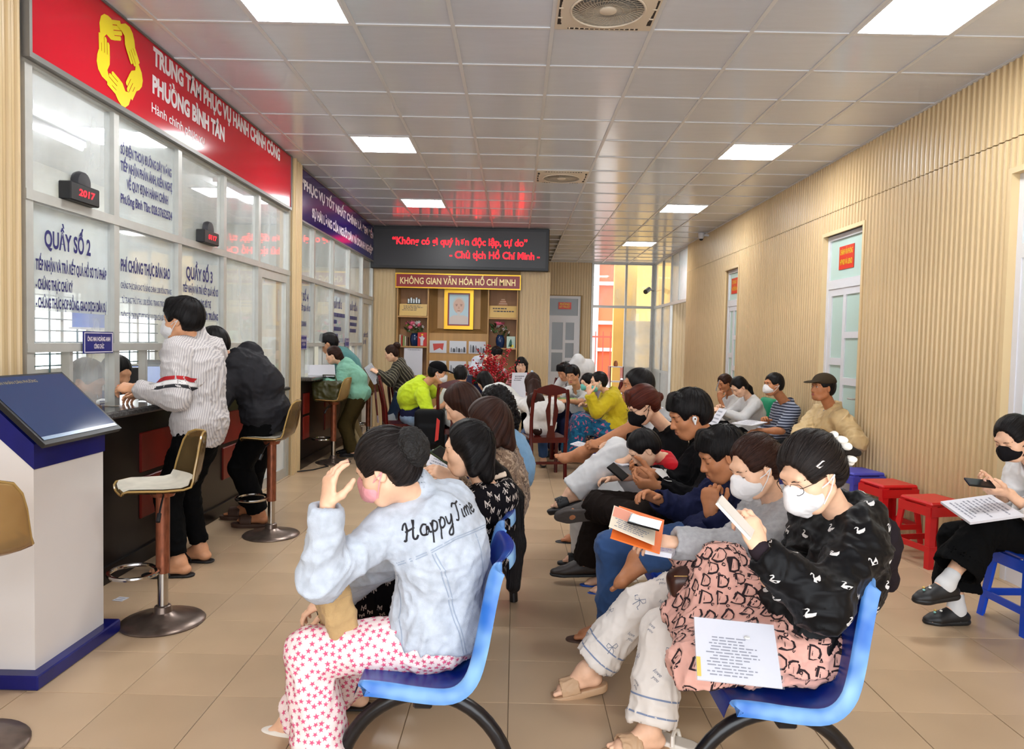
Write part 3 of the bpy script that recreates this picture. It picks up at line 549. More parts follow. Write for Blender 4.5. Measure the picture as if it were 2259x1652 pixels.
# ---- bar stools
def shell_grid(n=13, m=11, seat=True):
    prof = [(-.205, -.012, .12), (-.19, .0, .155), (-.12, .002, .20), (-.04, -.004, .212), (.05, -.006, .208), (.11, .008, .20), (.155, .045, .19), (.178, .10, .182), (.190, .16, .172), (.198, .22, .155), (.203, .262, .125), (.205, .28, .07)]
    P = np.zeros((len(prof), m, 3))
    for i, (x, z, w) in enumerate(prof):
        back = min(max((x - .08) / .1, 0), 1)
        for j in range(m):
            v = -1 + 2 * j / (m - 1); P[i, j] = (x - back * .075 * v * v * (w / .19), w * v, z + (1 - back) * .022 * v ** 4)
    return P
SHELL = shell_grid()
def bar_stool(x, y, rz, label, acr, zs=.70, foot=1.):
    t = thing('bar_stool', (x, y, 0), label, 'stool', 'amber bar stools along the counters', rz=rz)
    MB().lathe([(.001, 0), (.205, 0), (.208, .006), (.20, .014), (.15, .024), (.07, .040), (.045, .055), (.04, .085), (.034, .09), (.001, .09)], n=36).build('base', M_RUSTB, t)
    c = MB(); c.tube([(0, 0, .08), (0, 0, .30)], .026, 16); c.build('lower_tube', M_CHROME, t); c = MB(); c.tube([(0, 0, .26), (0, 0, zs - .035)], .034, 16); c.build('column', M_RUSTY, t)
    f = MB(); f.tube([(-.03, -.005, .285)] + [(-.135 + .115 * math.cos(a), .13 * math.sin(a), .285) for a in np.linspace(-.6, -2 * math.pi + .6, 22)] + [(-.03, .005, .285)], .011, 8); f.build('footrest', M_CHROME, t)
    s = MB(); P = SHELL.copy(); P[..., 2] += zs; Q = P.copy(); Q[..., 2] -= .008; Q[6:, :, 0] += .007; s.grid(P); s.grid(Q[:, ::-1]); sh = s.build('seat_shell', acr, t)
    r = MB(); bd = list(P[:, 0]) + list(P[-1, 1:]) + list(P[-2::-1, -1]) + list(P[0, -2:0:-1]); r.tube(bd, .0055, 6, closed=True); r.build('rim', M_AMBRIM, sh)
    p = MB(); G = P[:7].copy(); cen = G.mean((0, 1)); G[..., :2] = cen[:2] + (G[..., :2] - cen[:2]) * .93; G[..., 2] += .008; p.grid(G); p.build('seat_pad', M_PAD, sh)
    l = MB(); l.tube([(0, -.03, zs - .02), (-.03, -.12, zs - .05), (-.05, -.16, zs - .10)], .005, 6); l.tube([(-.05, -.16, zs - .10), (-.062, -.185, zs - .135)], .011, 8); l.build('height_lever', M_BLK, t)
    MB().lathe([(.001, zs - .045), (.055, zs - .045), (.07, zs - .012), (.001, zs - .012)], n=20).build('seat_mount', M_RUSTY, t)
    return t
bar_stool(-1.80, 3.70, math.radians(38), 'amber bar stool with rusty column standing nearest the kiosk', M_AMBERD, .705); bar_stool(-1.81, 5.40, math.radians(12), 'amber bar stool with polished base behind the man in the dark jacket', M_AMBERD, .735)
bar_stool(-2.16, 8.65, math.radians(0), 'bar stool under the olive bag at the far counter', M_AMBER, .745); bar_stool(-2.06, 10.2, math.radians(-20), 'bar stool behind the woman in the mint hoodie', M_AMBER, .745)
bar_stool(-1.93, 2.50, math.radians(-42), 'pale amber bar stool cut off by the left picture edge', M_AMBER, .70)
# ---- waiting benches: four shells on a beam with arched tube legs
def blue_mat(name, a, b, lo, hi):
    m = hexmat(name, a, rough=.32, spec=.45, noise=.2, nscale=7); r = [n for n in m.node_tree.nodes if n.type == 'VALTORGB'][0]; r.color_ramp.elements[0].position = lo; r.color_ramp.elements[1].position = hi; r.color_ramp.elements[0].color = (*srgb(a), 1); r.color_ramp.elements[1].color = (*srgb(b), 1); return m
M_BSEAT = blue_mat('bench_blue', '0e2a86', '2f63b4', .45, .85); M_BRIM = blue_mat('bench_blue_scuffed', '2a66b8', '8fbce0', .35, .7); M_TUBEB = hexmat('black_tube', '191617', rough=.28, noise=.3, nscale=20, spec=.5)
def smooth2(p, n):
    P = np.array(p); o = []
    for i in range(len(P) - 1):
        a, b, c, d = P[max(i - 1, 0)], P[i], P[i + 1], P[min(i + 2, len(P) - 1)]
        for t in np.linspace(0, 1, n + 1)[:-1]: o.append(tuple(.5 * (2 * b + (c - a) * t + (2 * a - 5 * b + 4 * c - d) * t * t + (3 * b - a - 3 * c + d) * t ** 3)))
    return o + [tuple(P[-1])]
def bench_seat_meshes():
    prof = [(-.015, .385), (.0, .425), (.02, .437), (.10, .432), (.20, .42), (.29, .415), (.335, .43), (.365, .47), (.385, .54), (.40, .62), (.415, .70), (.43, .765), (.448, .80), (.475, .805)]; prof = smooth2(prof, 3); prof = [(x * .92, z) for x, z in prof]
    m = 13; P = np.zeros((len(prof), m, 3))
    for i, (x, z) in enumerate(prof):
        u_ = i / 3; w = .222 - (.0 if u_ < 7 else .006 * (u_ - 7)) - (.02 if i == len(prof) - 1 else 0)
        for j in range(m):
            v = -1 + 2 * j / (m - 1); dish = 1 - v * v; P[i, j] = (x + .03 * dish * min(max((u_ - 5) / 2, 0), 1), w * v, z - .022 * dish * min(max(u_ - 1, 0), 1) * min(max((7.5 - u_) / 2, 0), 1))
    s = MB(); s.grid(P); Q = P.copy(); Q[:21, :, 2] -= .006; Q[18:, :, 0] += .006; s.grid(Q[:, ::-1]); r = MB()
    for j, sg in ((0, -1), (m - 1, 1)):
        E = P[3:, j]; T = np.gradient(E, axis=0); N = np.stack([T[:, 2], 0 * T[:, 0], -T[:, 0]], 1); N /= np.linalg.norm(N, axis=1)[:, None]
        a = E; b = E + np.array([0, sg * .014, 0]) + N * .004; c = b + N * .042; G = np.stack([a, b, c], 1); r.grid(G if sg > 0 else G[:, ::-1]); G2 = np.stack([a + N * .006, b + N * .006 - np.array([0, sg * .006, 0]), c - np.array([0, sg * .006, 0])], 1); r.grid(G2 if sg < 0 else G2[:, ::-1])
    top = P[-1, 1:-1]; G = np.stack([top, top + (.012, 0, -.008), top + (.014, 0, -.04)], 0); r.grid(G)
    return s.mesh('seat', M_BSEAT), r.mesh('seat_rim', M_BRIM)
SEATM, RIMM = bench_seat_meshes()
def bench(x, y0, n, label, pitch=.53, legs=(0, -1)):
    t = thing('waiting_bench', (x, y0, 0), label, 'bench', 'blue waiting benches')
    for k in range(n):
        o = inst(SEATM, 'seat', (0, .23 + pitch * k, 0), t); inst(RIMM, 'seat_rim', (0, 0, 0), o)
        B((.10, .17 + pitch * k, .36), (.28, .29 + pitch * k, .388)).build('bracket', M_TUBEB, o, (0, -(.23 + pitch * k), 0))
    B((.165, .05, .325), (.225, pitch * n - .1, .375), .006).build('beam', M_TUBEB, t)
    for y in (.14, pitch * n - .2):
        l = MB(); l.tube([(.195 - .29 * math.cos(a), y, .33 * math.sin(a) + .005) for a in np.linspace(0.0, math.pi, 25)], .024, 12); l.build('leg', M_TUBEB, t)
    return t
bench(-.465, 2.19, 4, 'blue bench under the woman in the denim jacket'); bench(.66, 2.12, 3, 'blue bench under the woman in the pink patterned skirt'); bench(.66, 3.86, 3, 'blue bench under the men and woman in black, behind the first right bench', pitch=.56)
# ---- plastic stools
def plastic_stool(x, y, rz, m, label, h=.45):
    t = thing('plastic_stool', (x, y, 0), label, 'stool', 'plastic stools by the slatted wall', rz=rz)
    B((-.15, -.15, h - .03), (.15, .15, h), .012).build('seat', m, t); sk = MB()
    for a, b in (((-.155, -.155), (.155, -.155)), ((.155, -.155), (.155, .155)), ((.155, .155), (-.155, .155)), ((-.155, .155), (-.155, -.155))):
        pass
    for sx in (-1, 1):
        for sy in (-1, 1):
            l = MB(); tx, ty, bx_, by = .145 * sx, .145 * sy, .185 * sx, .185 * sy; w0, w1 = .05, .042; V = []
            for (cx, cy, z, w) in ((tx, ty, h - .02, w0), (bx_, by, .0, w1)):
                V += [(cx, cy, z), (cx - sx * w, cy, z), (cx - sx * w, cy - sy * .012, z), (cx - sx * .012, cy - sy * .012, z), (cx - sx * .012, cy - sy * w, z), (cx, cy - sy * w, z)]
            fs = [(i, (i + 1) % 6, 6 + (i + 1) % 6, 6 + i) for i in range(6)] + [(0, 1, 2, 3), (0, 3, 4, 5), (9, 8, 7, 6), (11, 10, 9, 6)]
            if sx * sy > 0: fs = [f[::-1] for f in fs]
            l.add(V, fs); l.build('leg', m, t)
    for z, s in ((h - .065, .150), (.13, .168)):
        for d in ((0, 1), (0, -1), (1, 0), (-1, 0)):
            hh = .02 if z < .3 else .032; (B((-s, d[1] * s - .006, z - hh), (s, d[1] * s + .006, z + hh)) if d[0] == 0 else B((d[0] * s - .006, -s, z - hh), (d[0] * s + .006, s, z + hh))).build('rail', m, t)
    return t
M_PRED = hexmat('red_plastic', 'c9161c', rough=.3, noise=.05); M_PBLUE = hexmat('blue_plastic', '1449c4', rough=.3); M_PVIO = hexmat('violet_blue_plastic', '4a4bb0', rough=.35)
plastic_stool(2.97, 5.72, .15, M_PRED, 'red plastic stool next to the violet-blue stool'); plastic_stool(2.98, 5.12, .22, M_PRED, 'red plastic stool beside the woman with the black mask'); plastic_stool(2.86, 3.93, .05, M_PBLUE, 'bright blue plastic stool under the woman with the black mask', .42)
plastic_stool(2.98, 6.25, .2, M_PVIO, 'violet-blue plastic stool behind the red stools'); plastic_stool(2.78, 6.82, .1, M_PVIO, 'violet-blue plastic stool under the man in the tan jacket')
plastic_stool(2.72, 7.95, .1, M_PVIO, 'plastic stool under the man in the striped polo', .38); plastic_stool(2.65, 8.62, .1, M_PVIO, 'plastic stool under the woman with the green backpack', .38); plastic_stool(2.60, 9.35, .1, M_PVIO, 'plastic stool under the woman holding a phone to her face', .38); plastic_stool(1.13, 8.5, .2, M_PBLUE, 'blue plastic stool under the woman in the yellow hoodie', .40)
# ---- carved wooden chairs
M_CW = hexmat('dark_red_lacquered_wood', '4a0f0c', rough=.2, noise=.25, nscale=6, spec=.5, stretch=(1, 1, .2))
def wood_chair(x, y, rz, label):
    """faces local +y; back at -y"""
    t = thing('wooden_chair', (x, y, 0), label, 'chair', 'carved dark red wooden chairs', rz=rz)
    B((-.22, -.2, .42), (.22, .22, .46), .012).build('seat', M_CW, t)
    for sx in (-1, 1):
        l = MB(); l.tube([(sx * .195, .19, .43), (sx * .195, .195, 0)], .022, 8); l.build('leg', M_CW, t)
        l = MB(); l.tube([(sx * .185, -.24, 0), (sx * .19, -.20, .25), (sx * .195, -.19, .45), (sx * .200, -.205, .65), (sx * .197, -.245, .86), (sx * .175, -.275, .985)], [.022, .022, .022, .021, .021, .022], 8); l.build('back_post', M_CW, t)
        B((sx * .195 - .011, -.19, .16), (sx * .195 + .011, .19, .19)).build('stretcher', M_CW, t)
    prof = [(-.185, .955), (-.15, 1.0), (-.07, 1.028), (0, 1.045), (.07, 1.028), (.15, 1.0), (.185, .955), (.12, .945), (.05, .925), (-.05, .925), (-.12, .945)]
    MB().prism(prof[::-1], .03, org=(0, -.262, 0), u=(1, 0, 0), w=(0, 0, 1)).build('top_rail', M_CW, t)
    sp = [(-.05, .46), (-.035, .55), (-.055, .66), (-.07, .76), (-.045, .85), (-.05, .93), (-.018, .93), (-.02, .80), (-.012, .66), (-.016, .6), (.016, .6), (.012, .66), (.02, .80), (.018, .93), (.05, .93), (.045, .85), (.07, .76), (.055, .66), (.035, .55), (.05, .46)]
    MB().prism(sp[::-1], .018, org=(0, -.225, 0), u=(1, 0, 0), w=(0, -.1, 1)).build('splat', M_CW, t)
    B((-.19, -.2, .16), (.19, -.18, .19)).build('stretcher', M_CW, t); B((-.19, -.215, .40), (.19, -.185, .46)).build('seat_rail', M_CW, t)
    return t
wood_chair(.34, 8.10, math.radians(12), 'dark red wooden chair holding the woman with long brown hair'); wood_chair(-.68, 8.62, math.radians(-3), 'wooden chair with its back to the camera under the man in white'); wood_chair(-1.42, 9.05, math.radians(-75), 'wooden chair seen side-on beside the man in neon yellow')
wood_chair(-1.48, 10.3, math.radians(-70), 'wooden chair behind the neon yellow shirt, near the shelf unit'); wood_chair(1.13, 9.62, math.radians(82), 'tilted empty wooden chair between the yellow hoodie and the glass door')
wood_chair(.75, 10.25, math.radians(175), 'wooden chair of the man with the lanyard behind the table')
# ---- reading table
tb = thing('meeting_table', (-.15, 9.75, 0), 'dark wooden meeting table with red flowers on it', 'table'); B((-.85, -.55, .71), (.72, .55, .75), .01).build('table_top', M_CW, tb)
for sx in (-.78, .64):
    for sy in (-.48, .48): MB().tube([(sx, sy, .71), (sx, sy, 0)], .03, 8).build('leg', M_CW, tb)
B((-.75, -.45, .60), (.62, .45, .70)).build('apron', M_CW, tb)
# ---- shelf unit in the back wall niche
M_OAK = hexmat('oak_veneer', 'b98d55', rough=.45, noise=.10, nscale=3, stretch=(5, 5, .4)); M_OAKD = hexmat('oak_veneer_inner', 'a4754a', rough=.5, noise=.08, nscale=3, stretch=(5, 5, .4))
su = thing('shelf_unit', (0, YB, 0), 'built-in oak shelf unit with portrait and photographs under the display', 'shelf')
B((-2.03, .26, .0), (.025, .315, 2.395)).build('back_panel', M_OAKD, su)
for x in (-2.03, -1.51, -.49, .003): B((x, -.02, 0), (x + .022, .26, 2.395)).build('upright', M_OAK, su)
for x0, x1 in ((-2.008, -1.51), (-.468, .003)):
    for z in (.45, .88, 1.375, 1.885): B((x0, -.01, z - .012), (x1, .26, z + .012)).build('shelf_board', M_OAK, su)
B((-1.488, .10, 0), (-.49, .26, 1.62)).build('centre_panel', M_OAK, su); B((-1.36, .20, 1.62), (-.62, .26, 2.395)).build('centre_panel_upper', M_OAK, su)
for a, b in (((-1.488, .10), (-1.36, .20)), ((-.49, .10), (-.62, .20))): MB().add([(a[0], a[1], 1.62), (b[0], b[1], 1.70), (b[0], b[1], 2.395), (a[0], a[1], 2.395)], [(0, 1, 2, 3), (3, 2, 1, 0)]).build('splayed_panel', M_OAK, su)
MB().add([(-1.488, .10, 1.62), (-.49, .10, 1.62), (-.62, .20, 1.70), (-1.36, .20, 1.70)], [(0, 1, 2, 3), (3, 2, 1, 0)]).build('splayed_panel', M_OAK, su)
# red title board
tbd = thing('title_board', (-1.0, YB - .075, 2.49), 'dark red title board with gold lettering above the shelf unit', 'sign'); M_GOLD = hexmat('gold', 'c99a2c', rough=.28, metal=.7); M_DRED = hexmat('dark_red_board', '8a0d12', rough=.3)
B((-1.04, .0, -.115), (1.05, .045, .115)).build('board', M_DRED, tbd); alu_frame('gold_border', [((-1.05, -.006, .105), (1.06, .04, .125)), ((-1.05, -.006, -.125), (1.06, .04, -.105)), ((-1.05, -.006, -.125), (-1.035, .04, .125)), ((1.045, -.006, -.125), (1.06, .04, .125))], tbd, M_GOLD)
tm = MB(); put_text(tm, 'KHÔNG GIAN VĂN HÓA HỒ CHÍ MINH', (0, -.004, -.055), (1, 0, 0), (0, 0, 1), .105, align='CENTER', width=1.94, bold=.018); tm.build('lettering', hexmat('gold_letter', 'e5c58a', rough=.3, metal=.25), tbd)
# LED text display
ld = thing('led_display', (-.965, YB - .16, 3.03), 'wide black LED display with red running text', 'display'); B((-1.49, .0, -.35), (1.485, .14, .35), .008).build('case', M_BLK, ld); M_LEDF = hexmat('led_face', '2c2a2c', rough=.35, noise=.3, nscale=160)
B((-1.43, -.006, -.30), (1.43, .0, .30)).build('led_face', M_LEDF, ld); M_LEDT = mat('led_red_text', (1, .02, .03), emit=(1., .006, .012), estr=4.); M_LEDT.cycles.emission_sampling = 'NONE'
tm = MB(); put_text(tm, '“Không có gì quý hơn độc lập, tự do”', (-1.13, -.0085, .055), (1, 0, 0), (0, 0, 1), .115, width=2.25, bold=.018); tm.build('lit_text', M_LEDT, ld); tm = MB(); put_text(tm, '- Chủ tịch Hồ Chí Minh -', (-.17, -.0085, -.16), (1, 0, 0), (0, 0, 1), .115, width=1.50, bold=.018); tm.build('lit_text', M_LEDT, ld)
# ---- office furniture behind the glass
M_DESK = hexmat('desk_cream', 'cdbb95', rough=.5); M_DESKD = hexmat('desk_dark', '1d2422', rough=.5)
for x, y, w, l in ((-4.9, 4.9, 1.3, 'cream office desk under the barred window'), (-3.75, 7.1, 1.4, 'office desk carrying the lit monitor'), (-4.4, 8.6, 1.6, 'office desk behind the far glass counter')):
    t = thing('office_desk', (x, y, 0), l, 'desk', 'desks in the office'); B((-.35, -w / 2, .72), (.35, w / 2, .76), .005).build('desk_top', M_DESK, t); B((-.33, -w / 2 + .02, 0), (.33, -w / 2 + .05, .72)).build('side_panel', M_DESKD, t); B((-.33, w / 2 - .05, 0), (.33, w / 2 - .02, .72)).build('side_panel', M_DESKD, t); B((.28, -w / 2 + .05, .2), (.30, w / 2 - .05, .72)).build('modesty_panel', M_DESKD, t)
def monitor(x, y, z, rz, label, m):
    t = thing('monitor', (x, y, z), label, 'monitor', rz=rz); B((-.26, -.012, .10), (.26, .02, .42), .006).build('bezel', M_BLK, t); B((-.245, -.014, .115), (.245, -.011, .405)).build('screen', m, t); MB().lathe([(.001, 0), (.11, 0), (.11, .01), (.02, .02), (.02, .12), (.001, .12)], n=16).build('stand', M_BLK, t)
M_LIT = mat('lit_screen', srgb('8ea4d8'), emit=srgb('a9b9ea'), estr=.55); M_LIT.cycles.emission_sampling = 'NONE'
monitor(-3.75, 7.3, .76, math.radians(27), 'lit monitor with a document behind the middle counter window', M_LIT); monitor(-3.75, 6.7, .76, math.radians(200), 'dark back of a monitor behind the counter window', M_BLK); monitor(-4.8, 4.95, .76, math.radians(90), 'dark monitor on the desk by the barred window', M_BLK); monitor(-4.3, 8.8, .76, math.radians(160), 'dark monitor behind the far glass counter', M_BLK)
M_DIFFO = mat('office_led_diffuser', (1, 1, 1), emit=(1, 1, 1), estr=42.)
for y, l in ((4.9, 'square LED panel in the office ceiling near the first window'), (7.0, 'square LED panel in the middle of the office ceiling'), (9.6, 'square LED panel at the far end of the office')):
    t = thing('ceiling_light', (-3.9, y, CE - .03), l, 'light', 'LED panels in the office ceiling'); B((-.3, -.3, 0), (.3, .3, .012)).build('frame', M_WHITE, t); B((-.27, -.27, -.004), (.27, .27, 0)).build('diffuser', M_DIFFO, t)
# ================================================================ people: smooth implicit bodies turned into meshes
def nrm(v): v = np.asarray(v, float); return v / max(np.linalg.norm(v), 1e-9)
def lerp(a, b, t): return np.asarray(a, float) * (1 - t) + np.asarray(b, float) * t
class Sdf:
    def __init__(s): s.p = []
    def cap(s, a, b, ra, rb=None, k=.03, flat=None, op='u'):
        s.p.append(('c', np.asarray(a, float), np.asarray(b, float), ra, ra if rb is None else rb, flat, k, op)); return s
    def ell(s, c, r, R=None, k=.03, op='u'):
        s.p.append(('e', np.asarray(c, float), np.asarray(r, float), np.eye(3) if R is None else np.asarray(R, float), None, None, k, op)); return s
    def box(s, c, h, R=None, rd=.01, k=.01, op='u'):
        s.p.append(('b', np.asarray(c, float), np.asarray(h, float), np.eye(3) if R is None else np.asarray(R, float), rd, None, k, op)); return s
    def plane(s, c, n, k=.01):           # keeps the side opposite to n
        s.p.append(('p', np.asarray(c, float), nrm(n), None, None, None, k, 's2')); return s
    def bb(s, q):
        if q[0] == 'c':
            m = max(q[3], q[4]); 
            return np.minimum(q[1], q[2]) - m, np.maximum(q[1], q[2]) + m
        if q[0] == 'e': e = np.sqrt(((q[3] * q[2][:, None]) ** 2).sum(0)); return q[1] - e, q[1] + e
        if q[0] == 'b': e = (np.abs(q[3]) * (q[2] + q[4])[:, None]).sum(0); return q[1] - e, q[1] + e
        return V3(-99, -99, -99), V3(99, 99, 99)
    def bounds(s):
        L = [s.bb(q) for q in s.p if q[7] == 'u']; return np.min([l for l, _ in L], 0), np.max([h for _, h in L], 0)
    @staticmethod
    def ev(q, X, Y, Z):
        t = q[0]
        if t == 'c':
            a, b, ra, rb, fl = q[1:6]; ba = (b - a).astype(np.float32); L = float(ba @ ba) + 1e-12
            x, y, z = X - np.float32(a[0]), Y - np.float32(a[1]), Z - np.float32(a[2])
            h = np.clip((x * ba[0] + y * ba[1] + z * ba[2]) / np.float32(L), 0, 1)
            x = x - h * ba[0]; y = y - h * ba[1]; z = z - h * ba[2]
            if fl is not None:
                n, sc = np.asarray(fl[0], np.float32), np.float32(1 - 1 / fl[1]); 
                c = (x * n[0] + y * n[1] + z * n[2]) * (np.float32(1 / fl[1]) - 1)
                x = x + n[0] * c; y = y + n[1] * c; z = z + n[2] * c
            return np.sqrt(x * x + y * y + z * z) - np.float32(ra) - np.float32(rb - ra) * h
        if t == 'p':
            c, n = q[1], q[2].astype(np.float32); return (X - np.float32(c[0])) * n[0] + (Y - np.float32(c[1])) * n[1] + (Z - np.float32(c[2])) * n[2]
        c, r, R = q[1], q[2], q[3].astype(np.float32)
        x, y, z = X - np.float32(c[0]), Y - np.float32(c[1]), Z - np.float32(c[2])
        l = [x * R[i, 0] + y * R[i, 1] + z * R[i, 2] for i in range(3)]
        if t == 'e':
            k0 = sum((l[i] / np.float32(r[i])) ** 2 for i in range(3)) ** .5; k1 = sum((l[i] / np.float32(r[i] ** 2)) ** 2 for i in range(3)) ** .5
            return k0 * (k0 - 1) / np.maximum(k1, 1e-6)
        d = [np.abs(l[i]) - np.float32(r[i]) for i in range(3)]
        return sum(np.maximum(x, 0) ** 2 for x in d) ** .5 + np.minimum(np.maximum(np.maximum(d[0], d[1]), d[2]), 0) - np.float32(q[4])
    def mesh(s, vox, lo=None, hi=None, boxes=()):
        """surface nets over [lo, hi]; cells wholly inside one of boxes are left to a finer pass"""
        l, h = s.bounds(); lo = l - 2.5 * vox if lo is None else np.maximum(lo, l - 2.5 * vox); hi = h + 2.5 * vox if hi is None else np.minimum(hi, h + 2.5 * vox)
        n = np.maximum(np.ceil((hi - lo) / vox).astype(int) + 1, 2)
        ax = [(lo[i] + vox * np.arange(n[i])).astype(np.float32) for i in range(3)]
        D = np.full(n, .2, np.float32)
        for q in s.p:
            k = q[6]; bl, bh = s.bb(q); m = k + 2.5 * vox
            i0 = np.clip(np.floor((bl - m - lo) / vox).astype(int), 0, n); i1 = np.clip(np.ceil((bh + m - lo) / vox).astype(int) + 1, 0, n)
            if (i1 <= i0).any(): continue
            sl = tuple(slice(i0[i], i1[i]) for i in range(3))
            d = s.ev(q, ax[0][sl[0]][:, None, None], ax[1][sl[1]][None, :, None], ax[2][sl[2]][None, None, :]); A = D[sl]
            kk = np.float32(max(k, 1e-5))
            if q[7] == 'u': hh = np.maximum(kk - np.abs(A - d), 0) / kk; D[sl] = np.minimum(A, d) - hh * hh * kk * .25
            else:
                d = -d if q[7] == 's' else d
                hh = np.maximum(kk - np.abs(A - d), 0) / kk; D[sl] = np.maximum(A, d) + hh * hh * kk * .25
        return surfnet(D, lo, vox, boxes)
def surfnet(D, lo, vox, boxes=()):
    S = (D < 0).astype(np.uint8); c = sum(S[a:S.shape[0] - 1 + a, b:S.shape[1] - 1 + b, e:S.shape[2] - 1 + e] for a in (0, 1) for b in (0, 1) for e in (0, 1))
    act = (c > 0) & (c < 8); I = np.argwhere(act)
    if len(I) == 0: return np.zeros((0, 3)), np.zeros((0, 4), int)
    ids = np.full(act.shape, -1, np.int32); ids[act] = np.arange(len(I))
    cs = [(a, b, e) for a in (0, 1) for b in (0, 1) for e in (0, 1)]
    d = [D[I[:, 0] + a, I[:, 1] + b, I[:, 2] + e] for a, b, e in cs]
    acc = np.zeros((len(I), 3), np.float32); cnt = np.zeros(len(I), np.float32)
    for i in range(8):
        for j in range(i + 1, 8):
            df = np.array(cs[j]) - np.array(cs[i])
            if np.abs(df).sum() != 1: continue
            m = (d[i] < 0) != (d[j] < 0); t = np.where(m, d[i] / np.where(m, d[i] - d[j], 1), 0)
            acc += m[:, None] * (np.array(cs[i], np.float32) + t[:, None] * df.astype(np.float32)); cnt += m
    P = lo + (I + acc / cnt[:, None]) * vox
    F = []
    for a in range(3):
        b, e = (a + 1) % 3, (a + 2) % 3
        sl0 = [slice(None)] * 3; sl1 = [slice(None)] * 3
        for x in (b, e): sl0[x] = sl1[x] = slice(1, -1)
        sl0[a] = slice(0, -1); sl1[a] = slice(1, None)
        s0, s1 = S[tuple(sl0)], S[tuple(sl1)]; E = np.argwhere(s0 != s1)
        if len(E) == 0: continue
        sg = s0[E[:, 0], E[:, 1], E[:, 2]] > 0
        off = np.zeros((1, 3), int); off[0, b] = 1; off[0, e] = 1; E = E + off
        eb = np.zeros((1, 3), int); eb[0, b] = 1; ee = np.zeros((1, 3), int); ee[0, e] = 1
        g = lambda Q: ids[Q[:, 0], Q[:, 1], Q[:, 2]]
        q = np.stack([g(E - eb - ee), g(E - ee), g(E), g(E - eb)], 1); q[~sg] = q[~sg][:, ::-1]; F.append(q)
    F = np.concatenate(F) if F else np.zeros((0, 4), int); F = F[(F >= 0).all(1)]
    if len(boxes):
        keep = np.ones(len(F), bool); cen = P[F].mean(1)
        for l, h in boxes: keep &= ~((cen > l) & (cen < h)).all(1)
        F = F[keep]; used = np.unique(F); mp = np.full(len(P), -1); mp[used] = np.arange(len(used)); P = P[used]; F = mp[F]
    return P, F
def np_mesh(name, P, F, m, parent=None, base=(0, 0, 0), attrs=None, smooth=True):
    me = bpy.data.meshes.new(name); n = len(P); F = np.asarray(F)
    me.vertices.add(n); me.vertices.foreach_set('co', (np.asarray(P, np.float32) - np.asarray(base, np.float32)).ravel())
    w = F.shape[1]; me.loops.add(F.size); me.loops.foreach_set('vertex_index', F.ravel().astype(np.int32))
    me.polygons.add(len(F)); me.polygons.foreach_set('loop_start', np.arange(0, F.size, w, dtype=np.int32)); me.polygons.foreach_set('use_smooth', np.full(len(F), smooth))
    me.update(calc_edges=True)
    for k, v in (attrs or {}).items():
        v = np.asarray(v, np.float32); a = me.attributes.new(k, 'FLOAT' if v.ndim == 1 else 'FLOAT_VECTOR', 'POINT'); a.data.foreach_set('value' if v.ndim == 1 else 'vector', v.ravel())
    if m: me.materials.append(m)
    o = bpy.data.objects.new(name, me); link(o, parent); return o
# value noise on points
_perm = np.random.default_rng(3).random(4096).astype(np.float32)
def vnoise(P):
    P = np.asarray(P, np.float32); i = np.floor(P).astype(np.int64); f = P - i; f = f * f * (3 - 2 * f); out = np.zeros(len(P), np.float32)
    for a in (0, 1):
        for b in (0, 1):
            for c in (0, 1):
                hsh = ((i[:, 0] + a) * 73 + (i[:, 1] + b) * 1579 + (i[:, 2] + c) * 5227) % 4096
                out += _perm[hsh] * (f[:, 0] if a else 1 - f[:, 0]) * (f[:, 1] if b else 1 - f[:, 1]) * (f[:, 2] if c else 1 - f[:, 2])
    return out
def vnormals(P, F):
    n = np.zeros_like(P); a = P[F[:, 2]] - P[F[:, 0]]; b = P[F[:, 3]] - P[F[:, 1]]; c = np.cross(a, b)
    for i in range(4): np.add.at(n, F[:, i], c)
    return n / np.maximum(np.linalg.norm(n, axis=1, keepdims=True), 1e-9)
def wrinkle(P, F, amp, freq=13., seed=0, st=(1, 1, 1.)):
    if amp <= 0 or len(P) == 0: return P
    N = vnormals(P, F); q = P * np.array(st) * freq + seed * 7.3; wob = vnoise(q * .5 + 11)[:, None] * 2.2
    r = 1 - np.abs(2 * vnoise(q + wob) - 1); r2 = 1 - np.abs(2 * vnoise(q * 2.1 + wob * 1.3 + 31) - 1); r3 = 1 - np.abs(2 * vnoise(q * 4.3 + wob * 1.8 + 57) - 1)
    return P + N * ((r ** 3 - .3) * amp * 1.25 + (r2 ** 3 - .3) * amp * .7 + (r3 ** 3 - .3) * amp * .3)[:, None]
def ik(a, c, l1, l2, hint):
    a = np.asarray(a, float); c = np.asarray(c, float); d = c - a; L = np.linalg.norm(d); u = d / max(L, 1e-9)
    if L > (l1 + l2) * .998: s = L / ((l1 + l2) * .998); l1 *= s; l2 *= s
    x = (l1 * l1 - l2 * l2 + L * L) / (2 * max(L, 1e-6)); h = math.sqrt(max(l1 * l1 - x * x, 0)); hv = np.asarray(hint, float); hv = nrm(hv - u * (hv @ u))
    return a + u * x + hv * h
def ang(yaw, pitch=0.): y, p = math.radians(yaw), math.radians(pitch); return V3(math.cos(y) * math.cos(p), math.sin(y) * math.cos(p), math.sin(p))
def frame(fwd, up=(0, 0, 1), roll=0.):
    f = nrm(fwd); r = nrm(np.cross(f, up)); u = np.cross(r, f); c, s = math.cos(math.radians(roll)), math.sin(math.radians(roll))
    r2 = r * c + u * s; u2 = u * c - r * s; return np.stack([r2, f, u2])      # rows right, forward, up

